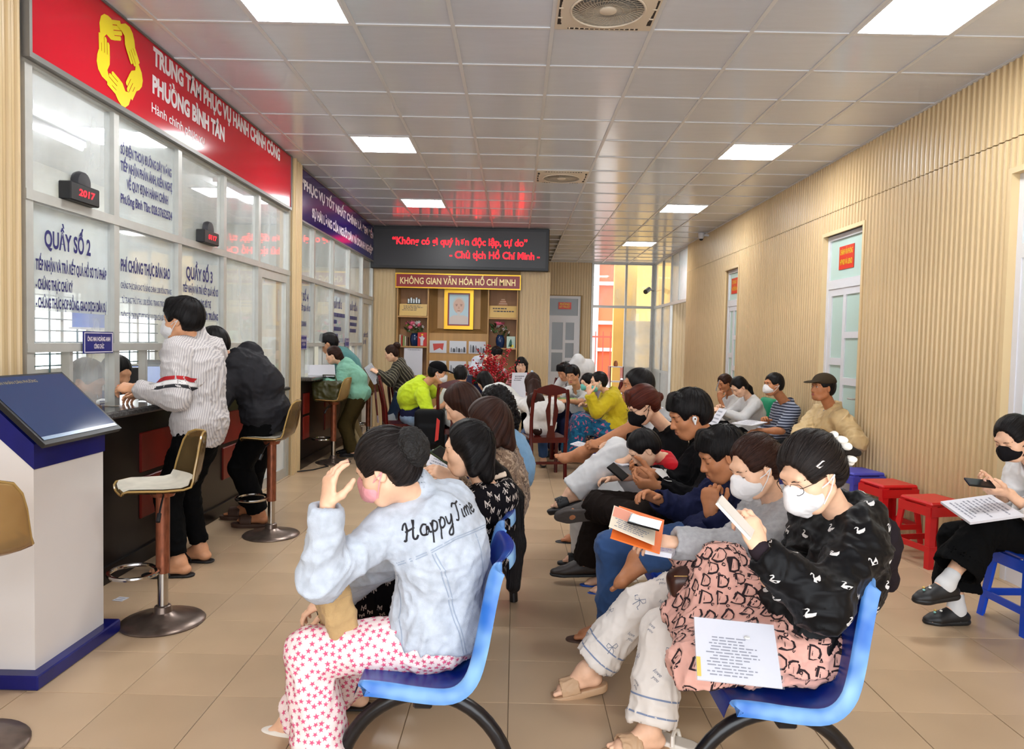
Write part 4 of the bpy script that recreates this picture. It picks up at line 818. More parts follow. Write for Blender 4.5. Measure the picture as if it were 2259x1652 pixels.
# ---------------------------------------------------------------- shared materials of people
def skin_mat(name, h):
    return hexmat(name, h, rough=.5, noise=.07, nscale=30, spec=.35)
SKIN = dict(light=skin_mat('skin_light', 'e8b898'), mid=skin_mat('skin_medium', 'd49a74'), tan=skin_mat('skin_tan', 'b87a54'), dark=skin_mat('skin_deep_tan', '9c6443'))
def hair_mat(name, h, gloss=.34):
    if name in MATS: return MATS[name]
    m = mat(name, srgb(h), rough=gloss, spec=.14); nt = m.node_tree; b = nt.nodes['Principled BSDF']; L = nt.links.new
    at_ = nt.nodes.new('ShaderNodeAttribute'); at_.attribute_name = 'strand'
    n = nt.nodes.new('ShaderNodeTexNoise'); n.inputs['Scale'].default_value = 1.; n.inputs['Detail'].default_value = 6; n.inputs['Roughness'].default_value = .7; L(at_.outputs['Vector'], n.inputs['Vector'])
    r = nt.nodes.new('ShaderNodeValToRGB'); c = srgb(h); r.color_ramp.elements[0].position = .35; r.color_ramp.elements[1].position = .75
    r.color_ramp.elements[0].color = (*[x * .45 for x in c], 1); r.color_ramp.elements[1].color = (*[min(1, x * 2.2 + .004) for x in c], 1); L(n.outputs['Fac'], r.inputs['Fac']); L(r.outputs['Color'], b.inputs['Base Color'])
    bp = nt.nodes.new('ShaderNodeBump'); bp.inputs['Strength'].default_value = .75; bp.inputs['Distance'].default_value = .004; L(n.outputs['Fac'], bp.inputs['Height']); L(bp.outputs['Normal'], b.inputs['Normal'])
    return m
HAIR = dict(black=hair_mat('hair_black', '120f0f'), soft=hair_mat('hair_soft_black', '1d1715', .4), brown=hair_mat('hair_dark_brown', '2c1811', .38), red=hair_mat('hair_red_brown', '42190f', .38), grey=hair_mat('hair_grey', '5a5754', .5))
def cloth(name, h, rough=.85, weave=.12, noise=.06, sheen=.1, nscale=25):
    dk = max(srgb(h)) < .05; return hexmat(name, h, rough=rough, noise=noise, nscale=nscale, bump=weave if weave > .2 else 0, bscale=420, sheen=0 if dk else sheen, spec=.1 if dk else .22)
M_MASKW = cloth('mask_white', 'e2dedd', weave=.03, noise=.015); M_MASKP = cloth('mask_pink', 'eba0a4', weave=.03); M_MASKB = cloth('mask_black', '191719', weave=.03); M_MASKT = cloth('mask_teal', '6fbfb4', weave=.03)
M_BROW = hexmat('eyebrow_hair', '241813', rough=.8); M_LIP = hexmat('lip', 'b0605a', rough=.45); M_EYEW = hexmat('eye_white', 'e9e2dc', rough=.25); M_IRIS = hexmat('iris', '150d0a', rough=.15); M_LASH = hexmat('lash', '0e0a09', rough=.6)
M_NAIL = hexmat('nail', 'e7b6a4', rough=.3)
M_CHROMEWIRE = hexmat('glasses_wire', '3a3432', rough=.3, metal=.8)

class Person: pass
def hand_prims(S, w, d, n, side, s, curl=.5, spread=.1, thumb=.5, fr=1.):
    """side +1 right hand, -1 left; palm, four fingers of unequal length, thumb off the palm's side"""
    d = nrm(d); n = nrm(n - d * (np.asarray(n) @ d)); t = -np.cross(d, n) * side      # towards the thumb
    S.cap(w - d * .012 * s, w + d * .02 * s, .023 * s * fr, .026 * s * fr, k=.02, flat=(n, .72))
    pc = w + d * .055 * s
    S.ell(pc, V3(.041, .046, .0155) * s, np.stack([t, d, n]), k=.018)
    S.cap(w + d * .082 * s - t * .024 * s, w + d * .086 * s + t * .026 * s, .0105 * s, .0105 * s, k=.012)
    tips = []
    for i, (o, L, r) in enumerate(((.0285, .070, .0088), (.0095, .078, .0090), (-.0095, .073, .0086), (-.0270, .058, .0076))):
        p = w + d * (.086 - .004 * abs(i - 1)) * s + t * o * s; a = 0.; sp = (o / .03) * spread
        for j, (fl, rr) in enumerate(((.45, 1.), (.31, .93), (.24, .84))):
            a += curl * (.75, 1.0, .75)[j] * (1 + .12 * i); dd = nrm(d * math.cos(a) - n * math.sin(a) + t * sp)
            q = p + dd * L * fl * s; S.cap(p, q, r * rr * s * fr, r * rr * .93 * s * fr, k=.0045); p = q
        tips.append((p, dd))
    p = w + d * .022 * s + t * .026 * s - n * .004 * s; dd = nrm(d * .62 + t * .75 - n * (.25 + .3 * thumb)); 
    for j, (L, r) in enumerate(((.036, .0135), (.032, .0108), (.025, .0092))):
        q = p + dd * L * s; S.cap(p, q, r * s, r * .9 * s, k=.009); p = q; dd = nrm(dd + d * .35 - t * .45 * thumb - n * .22 * thumb)
    return tips
def foot_prims(S, a, toe, s, up=(0, 0, 1), bare=True, side=1):
    """ankle a, toe direction; heel, arch, ball, five toes"""
    toe = nrm(toe); up = nrm(np.asarray(up) - toe * (np.asarray(up) @ toe)); sd = np.cross(toe, up) * side     # outward (little toe)
    g = a - up * .062 * s
    S.cap(a, g + up * .022 * s - toe * .03 * s, .036 * s, .030 * s, k=.03); S.cap(a, g + toe * .10 * s + up * .018 * s, .034 * s, .026 * s, k=.03)
    S.cap(g - toe * .03 * s + up * .02 * s, g + toe * .115 * s + up * .012 * s, .029 * s, .030 * s, k=.03, flat=(up, .65))
    S.cap(g + toe * .11 * s + up * .012 * s - sd * .018 * s, g + toe * .10 * s + up * .012 * s + sd * .022 * s, .020 * s, .018 * s, k=.02)
    if bare:
        for i, (o, L, r) in enumerate(((-.028, .062, .0115), (-.010, .060, .0085), (.004, .052, .0080), (.017, .044, .0076), (.029, .034, .0072))):
            p = g + toe * (.118 - .012 * max(i - 1, 0)) * s + sd * o * s + up * .012 * s; S.cap(p, p + toe * L * .62 * s - up * .004 * s, r * s, r * .9 * s, k=.006)
    return g
def head_prims(S, H, sex, ears=True):
    h = lambda x, y, z: H.c + (H.R[0] * x + H.R[1] * y + H.R[2] * z) * H.s
    R, s = H.R, H.s; m = sex == 'm'
    S.ell(h(0, -.014, .03), V3(.074, .094, .086) * s, R, k=.03); S.ell(h(0, .022, -.04), V3(.062 if m else .059, .070, .078) * s, R, k=.035)
    S.ell(h(0, .052, -.092), V3(.034 if m else .028, .03, .022) * s, R, k=.035)
    for q in (-1, 1):
        S.ell(h(q * .043, .052, -.028), V3(.024, .026, .024) * s, R, k=.028)
        S.cap(h(q * .053, -.0, -.06), h(q * .03, .05, -.098), .018 * s, .015 * s, k=.03)
        S.ell(h(q * .031, .103, .002), V3(.021, .019, .0145) * s, R, k=.016, op='s')
        S.ell(h(q * .031, .0705, .0005), V3(.0165, .0155, .0125) * s, R, k=.006)
        if ears:
            e = frame(R[1] * .95 - R[0] * q * -.28 + R[2] * .0, R[2]); c = h(q * .077, -.006, -.008)
            S.ell(c, V3(.0085, .019, .031) * s, np.stack([e[0], e[1], e[2]]), k=.008); S.ell(c + R[0] * q * .011 * s + R[1] * .002 * s, V3(.008, .010, .019) * s, R, k=.006, op='s')
    S.cap(h(-.034, .078, .026), h(.034, .078, .026), .0125 * s, .0125 * s, k=.02)
    S.cap(h(0, .088, .004), h(0, .104, -.034), .0075 * s, .0125 * s, k=.014); 
    for q in (-1, 1): S.ell(h(q * .0125, .094, -.0385), V3(.0095, .010, .0085) * s, R, k=.007)
    S.cap(h(-.018, .0865, -.0625), h(.018, .0865, -.0625), .0068 * s, .0068 * s, k=.012); S.cap(h(-.013, .0865, -.0735), h(.013, .0865, -.0735), .0075 * s, .0075 * s, k=.012)
    S.ell(h(0, .093, -.0680), V3(.022, .008, .0014) * s, R, k=.003, op='s')
def torso_prims(S, J, o, s, sex, seat, parts='rwps', k=.05):
    m = sex == 'm'; T = J.T
    if 'r' in parts:
        S.ell(lerp(J.sp2, J.neck, .42), V3((.138 if m else .124) * s * J.bw + o, (.098 if m else .09) * s * J.bw + o, .165 * s + o * .6), J.Tc, k=k)
        S.cap(J.shL, J.shR, .047 * s + o * .8, None, k=k, flat=(J.Tc[1], .95))
        S.cap(J.neck - J.Tc[2] * .005, lerp(J.shL, J.neck, .25), .047 * s + o * .5, .047 * s + o * .8, k=.03); S.cap(J.neck - J.Tc[2] * .005, lerp(J.shR, J.neck, .25), .047 * s + o * .5, .047 * s + o * .8, k=.03)
        if not m:
            for q in (-1, 1): S.ell(lerp(J.sp2, J.neck, .36) + J.Tc[1] * .062 * s + J.Tc[0] * q * .058 * s, V3(.052, .05, .052) * s + o, J.Tc, k=.05)
    if 'w' in parts: S.ell(J.sp2, V3((.122 if m else .108) * s * J.bw + o, (.092 if m else .084) * s * J.bw + o, .14 * s), J.Tw, k=k)
    if 'p' in parts:
        S.ell(J.pel + J.T[2] * .04 * s, V3((.142 if m else .145) * s * J.bw + o, (.10) * s * J.bw + o, .11 * s + o * .4), J.T, k=k)
        if seat: S.ell(J.pel - J.T[1] * .02 * s - V3(0, 0, .03) * s, V3(.158 * s * J.bw + o, .115 * s + o, .075 * s + o * .3), frame(J.T[1] * V3(1, 1, 0)), k=k)
def joints(sp):
    """sp: pelvis, neck, head, hands and feet as places; elbows, knees and spine follow from human lengths"""
    J = Person(); s = J.s = sp.get('h', 1.6) / 1.6; sex = J.sex = sp.get('sex', 'f'); m = sex == 'm'; J.bw = sp.get('bw', 1.)
    J.pel = np.asarray(sp['pel'], float); fy = sp['face']; J.seat = sp.get('seat', True)
    lean = sp.get('lean', 5); f0 = ang(fy); J.neck = np.asarray(sp['neck'], float) if sp.get('neck') is not None else J.pel + (f0 * math.sin(math.radians(lean)) + V3(0, 0, 1) * math.cos(math.radians(lean))) * .49 * s
    up = nrm(J.neck - J.pel); sp2 = ik(J.pel, J.neck, .235 * s, .26 * s, sp.get('bow', -f0)); J.sp2 = sp2
    f = nrm(f0 - nrm(sp2 - J.pel) * (f0 @ nrm(sp2 - J.pel))); u = nrm(sp2 - J.pel); J.T = np.stack([np.cross(f, u), f, u])
    fs = ang(fy + sp.get('twist', 0)); u2 = nrm(J.neck - sp2); u2 = nrm(u2 * .75 + V3(0, 0, .25)) if J.seat else u2; fs = nrm(fs - u2 * (fs @ u2)); J.Tc = np.stack([np.cross(fs, u2), fs, u2]); J.Tw = np.stack([nrm(J.T[0] + J.Tc[0]), nrm(J.T[1] + J.Tc[1]), nrm(J.T[2] + J.Tc[2])])
    sw = (.182 if m else .158) * s * sp.get('shw', 1.) - .03 * s; b = J.neck - J.Tc[2] * .062 * s + J.Tc[1] * .012 * s
    J.shR = b + J.Tc[0] * sw + np.asarray(sp.get('shR', (0, 0, 0))); J.shL = b - J.Tc[0] * sw + np.asarray(sp.get('shL', (0, 0, 0)))
    hd = sp.get('hd', (fy, -5)); H = J.H = Person(); H.s = s * (.985 if m else .955) * sp.get('hs', 1.); H.R = frame(ang(hd[0], hd[1]), roll=hd[2] if len(hd) > 2 else 0)
    H.c = np.asarray(sp['hc'], float) if sp.get('hc') is not None else J.neck + nrm(J.Tc[2] * .8 + H.R[2] * .5 + H.R[1] * .32) * .158 * s
    hw = .082 * s; J.hipR = J.pel + J.T[0] * hw - J.T[2] * .02; J.hipL = J.pel - J.T[0] * hw - J.T[2] * .02
    J.arm = {}; J.leg = {}
    for q, sd, sh in ((1, 'R', J.shR), (-1, 'L', J.shL)):
        a = sp.get('a' + sd) or {}; w = np.asarray(a['w'], float) if 'w' in a else J.pel + J.T[1] * .26 * s + J.T[0] * q * .08 * s + V3(0, 0, .10) * s
        l1, l2 = .272 * s, .238 * s; e = ik(sh, w, l1, l2, a.get('h', J.Tc[0] * q * .7 - J.Tc[1] * .5 - V3(0, 0, .8)))
        d = nrm(a['d']) if 'd' in a else nrm(w - e); n = a.get('n'); n = np.asarray(n, float) if n is not None else V3(0, 0, 1) * .8 + J.Tc[0] * q * .5
        J.arm[sd] = (sh, e, w, d, n, a.get('curl', .55), a.get('spread', .06), a.get('thumb', .6))
        l = sp.get('l' + sd) or {}; hp = J.hipR if q > 0 else J.hipL
        an = np.asarray(l['a'], float) if 'a' in l else hp * V3(1, 1, 0) + f0 * .40 * s + V3(0, 0, .075 * s)
        kn = ik(hp, an, .395 * s * l.get('k', 1), .385 * s * l.get('k', 1), l.get('h', f0 + V3(0, 0, .6))); toe = nrm(l['toe']) if 'toe' in l else nrm(f0 + J.T[0] * q * .15)
        J.leg[sd] = (hp, kn, an, toe, np.asarray(l.get('up', (0, 0, 1)), float))
    return J
def arm_prims(S, A, s, o0=0., o1=0., end=1., k=.025, sex='f', skin=False, bag=0.):
    sh, e, w = A[:3]; m = 1.08 if sex == 'm' else .96
    S.cap(sh, lerp(sh, e, min(1., end * 2)), (.049 * m) * s + o0, .037 * m * s + o0, k=k)
    if end > .5:
        t = (end - .5) * 2; wr = lerp(e, w, t)
        if skin: S.cap(e, lerp(e, w, .3), .037 * m * s + o1, .036 * m * s + o1, k=k); S.cap(lerp(e, w, .3), wr, .036 * m * s + o1, .0245 * m * s + o1, k=k, flat=(nrm(A[4]), .85))
        else: S.cap(e, wr, .037 * m * s + o0 + bag, (.037 + (.0255 - .037) * t) * m * s + o1, k=k)
def leg_prims(S, Lg, s, o0=0., o1=0., end=1., k=.03, sex='f', skin=False):
    hp, kn, an = Lg[:3]; S.cap(hp, lerp(hp, kn, min(1., end * 2)), .080 * s + o0, .054 * s + (o0 if end >= .5 else o1), k=.05)
    if end > .5:
        t = (end - .5) * 2; b = lerp(kn, an, t)
        if skin:
            ax = nrm(an - kn); bk = nrm(hp - kn) ; bk = nrm(bk - ax * (bk @ ax)); c = lerp(kn, an, .32) + bk * .016 * s
            S.cap(kn, b, .05 * s + o1, .033 * s + o1, k=k); S.cap(c - ax * .05 * s, c + ax * .09 * s, .045 * s + o1, .03 * s + o1, k=.04)
        else: S.cap(kn, b, .054 * s + o0, .045 * s * (1 - t) + .038 * s * t + o1, k=k)
def strand_attr(P, c, ax, fine=15., along=3.):
    """strand coordinate: constant along hair lines that run towards pole ax seen from c"""
    ax = nrm(ax); q = P - c; a = q @ ax; u = nrm(np.cross(ax, V3(.31, .87, .4))); w = np.cross(ax, u); th = np.arctan2(q @ w, q @ u); r = np.linalg.norm(q, axis=1)
    return np.stack([np.cos(th) * fine, np.sin(th) * fine, a * along + r * 9], 1)
def decals(target, base, shapes, spacing, size, m, name, parent, n=400, keep=None, up=(0, 0, 1), seed=1, lift=.0016, jitter=.4, axis_fn=None):
    """flat print pieces (2D verts, faces) laid on a cloth mesh and bent to its surface"""
    me = target.data; r = np.random.default_rng(seed); nv = len(me.vertices); co = np.zeros(nv * 3, np.float32); me.vertices.foreach_get('co', co); co = co.reshape(-1, 3)
    nf = len(me.polygons); F = np.zeros(nf * 4, np.int32); me.polygons.foreach_get('vertices', F); F = F.reshape(-1, 4)
    C = co[F].mean(1); N = np.cross(co[F[:, 2]] - co[F[:, 0]], co[F[:, 3]] - co[F[:, 1]]); A = np.linalg.norm(N, axis=1); N /= np.maximum(A, 1e-12)[:, None]
    if keep is not None: A = A * keep(C + base, N)
    bv = BVHTree.FromPolygons(co.tolist(), F.tolist()); pick = r.choice(nf, size=min(n * 30, 40000), p=A / A.sum()); got = {}; V = []; FF = []; cnt = 0
    for i in pick:
        c = C[i]; key = tuple(np.floor(c / spacing).astype(int)); ok = True
        for a in (-1, 0, 1):
            for b in (-1, 0, 1):
                for d in (-1, 0, 1):
                    for e in got.get((key[0] + a, key[1] + b, key[2] + d), ()):
                        if ((e - c) ** 2).sum() < spacing ** 2: ok = False
        if not ok: continue
        got.setdefault(key, []).append(c); nn = N[i]; u = np.asarray(up if axis_fn is None else axis_fn(c + base), float); u = u - nn * (u @ nn); u = nrm(u if np.linalg.norm(u) > .1 else np.cross(nn, V3(1, .3, .2))); w = np.cross(u, nn)
        t = r.uniform(-jitter, jitter); u, w = u * math.cos(t) + w * math.sin(t), w * math.cos(t) - u * math.sin(t)
        v2, f2 = shapes[r.integers(len(shapes))]; sc = size * r.uniform(.88, 1.12); n0 = len(V)
        for x, y in v2:
            p = c + (w * x + u * y) * sc; h = bv.find_nearest(Vector(p)); 
            if h[0] is None: V.append(p); continue
            V.append(np.array(h[0]) + np.array(h[1]) * lift)
        FF += [tuple(k + n0 for k in q) for q in f2]; cnt += 1
        if cnt >= n: break
    mb = MB(); mb.add(V, FF); o = mb.build(name, m, parent, autosmooth=False); return o
def face_decal(P, J, base, polys, m, name, parent, bv, lift=.0018):
    H = J.H; V = []; F = []
    for poly in polys:
        n0 = len(V); ok = True
        for x, z in poly:
            o = H.c + (H.R[0] * x + H.R[1] * .3 + H.R[2] * z) * H.s; h = bv.ray_cast(Vector(o - base), Vector(-H.R[1]))
            if h[0] is None: ok = False; break
            V.append(np.array(h[0]) + H.R[1] * lift)
        if not ok: del V[n0:]; continue
        F.append(tuple(range(n0, n0 + len(poly))))
    if not F: return None
    mb = MB(); mb.add(V, F, True); return mb.build(name, m, parent, autosmooth=False)
def almond(cx, cz, w, h, n=7, droop=0.):
    up_ = [(cx - w / 2 + w * i / n, cz + h * math.sin(math.pi * i / n) - droop * i / n) for i in range(n + 1)]; dn = [(cx + w / 2 - w * i / n, cz - h * .55 * math.sin(math.pi * i / n) - droop * (1 - i / n)) for i in range(1, n)]
    return up_ + dn
def band(cx, cz, w, th, arc, q, n=7):
    t = [(cx - w / 2 + w * i / n, cz + arc * math.sin(math.pi * i / n) + .0) for i in range(n + 1)]
    tp = [(x, z + th * (.35 + .65 * math.sin(math.pi * min(max(i / n * .8 + .1, 0), 1)))) for i, (x, z) in enumerate(t)]
    return t + tp[::-1]
def build_person(label, sp, group=None):
    J = joints(sp); s, sex = J.s, J.sex
    base = J.pel * V3(1, 1, 0); root = thing('person', base, label, 'person', group); J.root = root; J.base = base
    near = sp.get('near', 1); hv = (.0085, .0055, .0040)[min(near, 2)]; vx = (.015, .011, .0078)[min(near, 2)]
    J.vx = vx; J.hv = hv; skin = SKIN[sp.get('skin', 'light')]
    # ---- body: one surface; fine passes for head, hands and feet share the same field
    S = Sdf(); torso_prims(S, J, -.012, s, sex, J.seat)
    head_prims(S, J.H, sex, sp.get('ears', True)); nb = J.H.c + (J.H.R[1] * -.022 - J.H.R[2] * .055) * J.H.s
    S.cap(J.neck - J.Tc[2] * .02 * s, nb, (.054 if sex == 'm' else .047) * s, (.051 if sex == 'm' else .043) * s, k=.03)
    tips = {}
    boxes = []; e = .16 * J.H.s; boxes.append((J.H.c - e, J.H.c + e))
    for sd, q in (('R', 1), ('L', -1)):
        A = J.arm[sd]; arm_prims(S, A, s, 0, 0, 1., sex=sex, skin=True, k=.02)
        tips[sd] = hand_prims(S, A[2], A[3], A[4], q, s * (1.06 if sex == 'm' else .98) * sp.get('hand', 1.), A[5], A[6], A[7]); c = A[2] + A[3] * .08 * s; boxes.append((c - .125 * s, c + .125 * s))
        Lg = J.leg[sd]; leg_prims(S, Lg, s, -.006, 0, 1., skin=True, k=.02)
        foot_prims(S, Lg[2], Lg[3], s * (1.04 if sex == 'm' else .94), Lg[4], sp.get('bare', True), q)
        if near and sp.get('feetfine', near): c = Lg[2] + Lg[3] * .06 * s - Lg[4] * .04; boxes.append((c - .145 * s, c + .145 * s))
    cv = vx * 1.6 if sp.get('covered', True) else vx
    P0, F0 = S.mesh(cv, boxes=[(l + cv * 1.2, h - cv * 1.2) for l, h in boxes]); Ps, Fs = [P0], [F0]; off = len(P0)
    for i, (l, h) in enumerate(boxes):
        v = hv if i == 0 else hv * (1.0 if near < 2 else .95)
        prev = boxes[:i]
        P1, F1 = S.mesh(v, lo=np.array(l), hi=np.array(h), boxes=[(a + v, b - v) for a, b in prev]); Ps.append(P1); Fs.append(F1 + off); off += len(P1)
    P = np.concatenate(Ps); F = np.concatenate([f for f in Fs if len(f)]); body = np_mesh('body', P, F, skin, root, base); J.body = body
    # ---- face
    if sp.get('faceparts', near > 0):
        hb = np.concatenate([Ps[1] - base]); bv = BVHTree.FromPolygons(hb.tolist(), (Fs[1] - len(P0)).tolist()); z = -.004
        face_decal(P, J, base, [band(q * .032, .0165, .036, .005, .0035, q) for q in (-1, 1)], M_BROW, 'eyebrows', root, bv)
        if sp.get('eyes', 'down') == 'down': face_decal(P, J, base, [band(q * .0315, -.0055, .026, .0028, -.003, q) for q in (-1, 1)], M_LASH, 'eyelashes', root, bv)
        else:
            ey = face_decal(P, J, base, [almond(q * .0315, .001, .027, .0062) for q in (-1, 1)], M_EYEW, 'eyes', root, bv, .0012)
            gx = sp.get('gaze', 0) * .006
            face_decal(P, J, base, [[(q * .0315 + gx + .0056 * math.cos(a * .785), .0018 + .0056 * math.sin(a * .785)) for a in range(8)] for q in (-1, 1)], M_IRIS, 'iris', root, bv, .002)
            face_decal(P, J, base, [band(q * .0315, .0035, .028, .0024, .0035, q) for q in (-1, 1)], M_LASH, 'eyelashes', root, bv, .002)
        if not sp.get('mask'):
            face_decal(P, J, base, [[(-.024, -.068), (-.014, -.0615), (-.004, -.0585), (0, -.0598), (.004, -.0585), (.014, -.0615), (.024, -.068), (.012, -.0672), (0, -.068), (-.012, -.0672)], [(-.023, -.069), (-.012, -.0682), (0, -.069), (.012, -.0682), (.023, -.069), (.014, -.0762), (0, -.0790), (-.014, -.0762)]], sp.get('lip', M_LIP), 'lips', root, bv)
    if near == 2:
        for sd in 'LR':
            mb = MB()
            for p, d in tips[sd]:
                nn = nrm(J.arm[sd][4] - d * (J.arm[sd][4] @ d)); t = np.cross(d, nn); c = p + nn * .0066 * s - base + d * .001
                mb.add([c - t * .004 - d * .004, c + t * .004 - d * .004, c + t * .0035 + d * .005, c - t * .0035 + d * .005], [(0, 1, 2, 3), (3, 2, 1, 0)])
            tag(mb.build('fingernails', M_NAIL, root), kind='stuff')
    # ---- mask / glasses
    H = J.H; hp = lambda x, y, z: H.c + (H.R[0] * x + H.R[1] * y + H.R[2] * z) * H.s
    if sp.get('mask'):
        mm = sp['mask']; K = Sdf(); st = sp.get('maskstyle', 'kf'); dz = sp.get('maskdz', 0.)
        if st == 'kf':
            K.ell(hp(0, .052, -.052 + dz), V3(.069, .066, .058) * H.s, H.R, k=.02); K.cap(hp(0, .106, -.008 + dz), hp(0, .112, -.062 + dz), .012 * H.s, .012 * H.s, k=.035); K.cap(hp(0, .112, -.062 + dz), hp(0, .075, -.112 + dz), .012 * H.s, .012 * H.s, k=.035)
        else: K.ell(hp(0, .054, -.052 + dz), V3(.066, .062, .052) * H.s, H.R, k=.02); K.cap(hp(0, .104, -.014 + dz), hp(0, .104, -.07 + dz), .014 * H.s, .016 * H.s, k=.03)
        K.plane(hp(0, .028, -.06 + dz), -H.R[1] + H.R[2] * .12, k=.012); K.ell(hp(0, .0, -.05), V3(.058, .08, .085) * H.s, H.R, k=.004, op='s')
        Pm, Fm = K.mesh(hv); Pm = wrinkle(Pm, Fm, .0012 if near else 0, 40, 2); mk = np_mesh('face_mask', Pm, Fm, mm, root, base); mb = MB()
        for q in (-1, 1):
            ear = hp(q * .083, -.016, -.004)
            for z in (-.032, -.082): 
                p0 = hp(q * .062, .045, z + dz); mb.tube([p0 - base, lerp(p0, ear, .5) + H.R[0] * q * .009 * H.s - base, ear + H.R[0] * q * .003 - base], .0022 * H.s, 5)
        mb.build('ear_loops', mm, mk)
    if sp.get('glasses'):
        mb = MB(); 
        for q in (-1, 1):
            c = (q * .033, .1045, -.001); mb.tube([hp(c[0] + .0255 * math.cos(a) * (1 - .0 * a), c[1] - .004 * abs(math.cos(a)) - .006 * (q * math.cos(a) > .5), c[2] + .0205 * math.sin(a)) - base for a in np.linspace(0, 2 * math.pi, 21)[:-1]], .0011 * H.s, 5, closed=True)
            mb.tube([hp(q * .058, .095, .004) - base, hp(q * .078, .06, .006) - base, hp(q * .082, -.004, .004) - base], .0012 * H.s, 5)
        mb.tube([hp(-.009, .106, .002) - base, hp(0, .109, .004) - base, hp(.009, .106, .002) - base], .0011 * H.s, 5); mb.build('eyeglasses', sp.get('gmat', M_CHROMEWIRE), root)
    # ---- hair
    if sp.get('hair'): build_hair(J, sp, root, base)
    return J
def build_hair(J, sp, root, base):
    H = J.H; s = H.s; hp = lambda x, y, z: H.c + (H.R[0] * x + H.R[1] * y + H.R[2] * z) * s; st = sp['hair']; m = HAIR[sp.get('hcol', 'black')]; S = Sdf(); R = H.R
    th = sp.get('hth', .012); e = np.array
    pole, pc = hp(0, -.09, .02) - H.c, H.c + R[2] * .02 * s; tail = None
    S.ell(hp(0, -.016, .032), (V3(.078, .098, .091) + th) * s, R, k=.02)
    if st in ('short', 'crop'):
        S.ell(hp(0, -.05, -.01), V3(.072 + th * .6, .062 + th * .5, .075) * s, R, k=.03)
        S.ell(hp(0, .105, -.030), V3(.086, .068, .100) * s, R, k=.02, op='s'); 
        for q in (-1, 1): S.ell(hp(q * .088, .012, -.045), V3(.036, .045, .055) * s, R, k=.015, op='s')
        S.plane(hp(0, -.06, -.072), -R[2], k=.02); pole = R[2] * .9 - R[1] * .45
        if st == 'short':
            for x in (-.045, -.022, .0, .022, .042): S.cap(hp(x, .045, .108), hp(x + .010, .090 - abs(x) * .35, .066 + .006 * math.sin(x * 300)), .024 * s, .013 * s, k=.022)
    else:
        S.ell(hp(0, -.045, -.015), V3(.072 + th * .5, .066 + th * .5, .082) * s, R, k=.03)
        fz = sp.get('hairline', .0); S.ell(hp(0, .112, -.028 + fz), V3(.080, .070, .100) * s, R, k=.018, op='s')
        if st in ('bun', 'pony', 'clip'):
            for q in (-1, 1): S.ell(hp(q * .086, .02, -.055), V3(.034, .06, .062) * s, R, k=.015, op='s')
            S.plane(hp(0, -.05, -.085), -R[2] + R[1] * .5, k=.02)
        b = e(sp.get('bun', (0, -.112, .01))); pole = R[0] * b[0] + R[1] * b[1] + R[2] * b[2]; 
        if st == 'bun': S.ell(hp(*b), V3(*sp.get('bunr', (.046, .040, .042))) * s, R, k=.014)
        if st == 'pony' or st == 'long':
            ch = sp.get('tail') or [hp(0, -.10, -.03), hp(0, -.12, -.12), hp(0, -.11, -.25)]; rr = sp.get('tailr', (.035, .03, .012))
            for i in range(len(ch) - 1): S.cap(ch[i], ch[i + 1], rr[i] * s, rr[i + 1] * s, k=.03, flat=(sp.get('tailn', R[0]), sp.get('tailf', .8)))
            tail = ch
        if st == 'long' or st == 'bob':
            for q in (-1, 1):
                S.cap(hp(q * .075, -.02, .02), hp(q * .076, -.022, -.10), .026 * s, .024 * s, k=.04)
            S.cap(hp(0, -.075, -.02), hp(0, -.075, -.12), .06 * s, .055 * s, k=.05, flat=(R[1], .7))
            if st == 'bob': pole = R[2] * .9 - R[1] * .3
            else: pole = R[2] * .55 - R[1] * .8
        if sp.get('bangs'):
            for x in (-.045, -.015, .015, .045): S.cap(hp(x * .7, .045, .112), hp(x, .093 - abs(x) * .5, .03), .022 * s, .009 * s, k=.018)
    P, F = S.mesh(J.hv * 1.15); amp = sp.get('hamp', .0028)
    A = strand_attr(P - pole * 0, pc, pole)
    if tail is not None:
        T = np.array(tail); best = np.full(len(P), 9.); ta = np.zeros((len(P), 3))
        for i in range(len(T) - 1):
            a, b = T[i], T[i + 1]; ba = b - a; h = np.clip(((P - a) @ ba) / (ba @ ba), 0, 1); q = P - a - h[:, None] * ba; d = np.linalg.norm(q, axis=1); ax = nrm(ba); u = nrm(np.cross(ax, R[0] + .01)); w = np.cross(ax, u)
            if i == 0: d = d + .02
            mk = d < best; best[mk] = d[mk]; ta[mk] = np.stack([q @ u * 420, q @ w * 420, (P - T[0]) @ ax * 6], 1)[mk]
        far = best < .055 * s; dh = np.linalg.norm(P - H.c, axis=1) > .135 * s; A[far & dh] = ta[far & dh]
    N = vnormals(P, F); g = vnoise(A * .55 + 5) - .5; P = P + N * (g * 2 * amp)[:, None]
    if sp.get('curl'): P = P + N * ((vnoise(P * 75) - .4) * .022 + (vnoise(P * 140) - .5) * .010)[:, None]
    ho = np_mesh('hair', P, F, m, root, base, {'strand': A}); J.hair = ho; J.hairmat = m
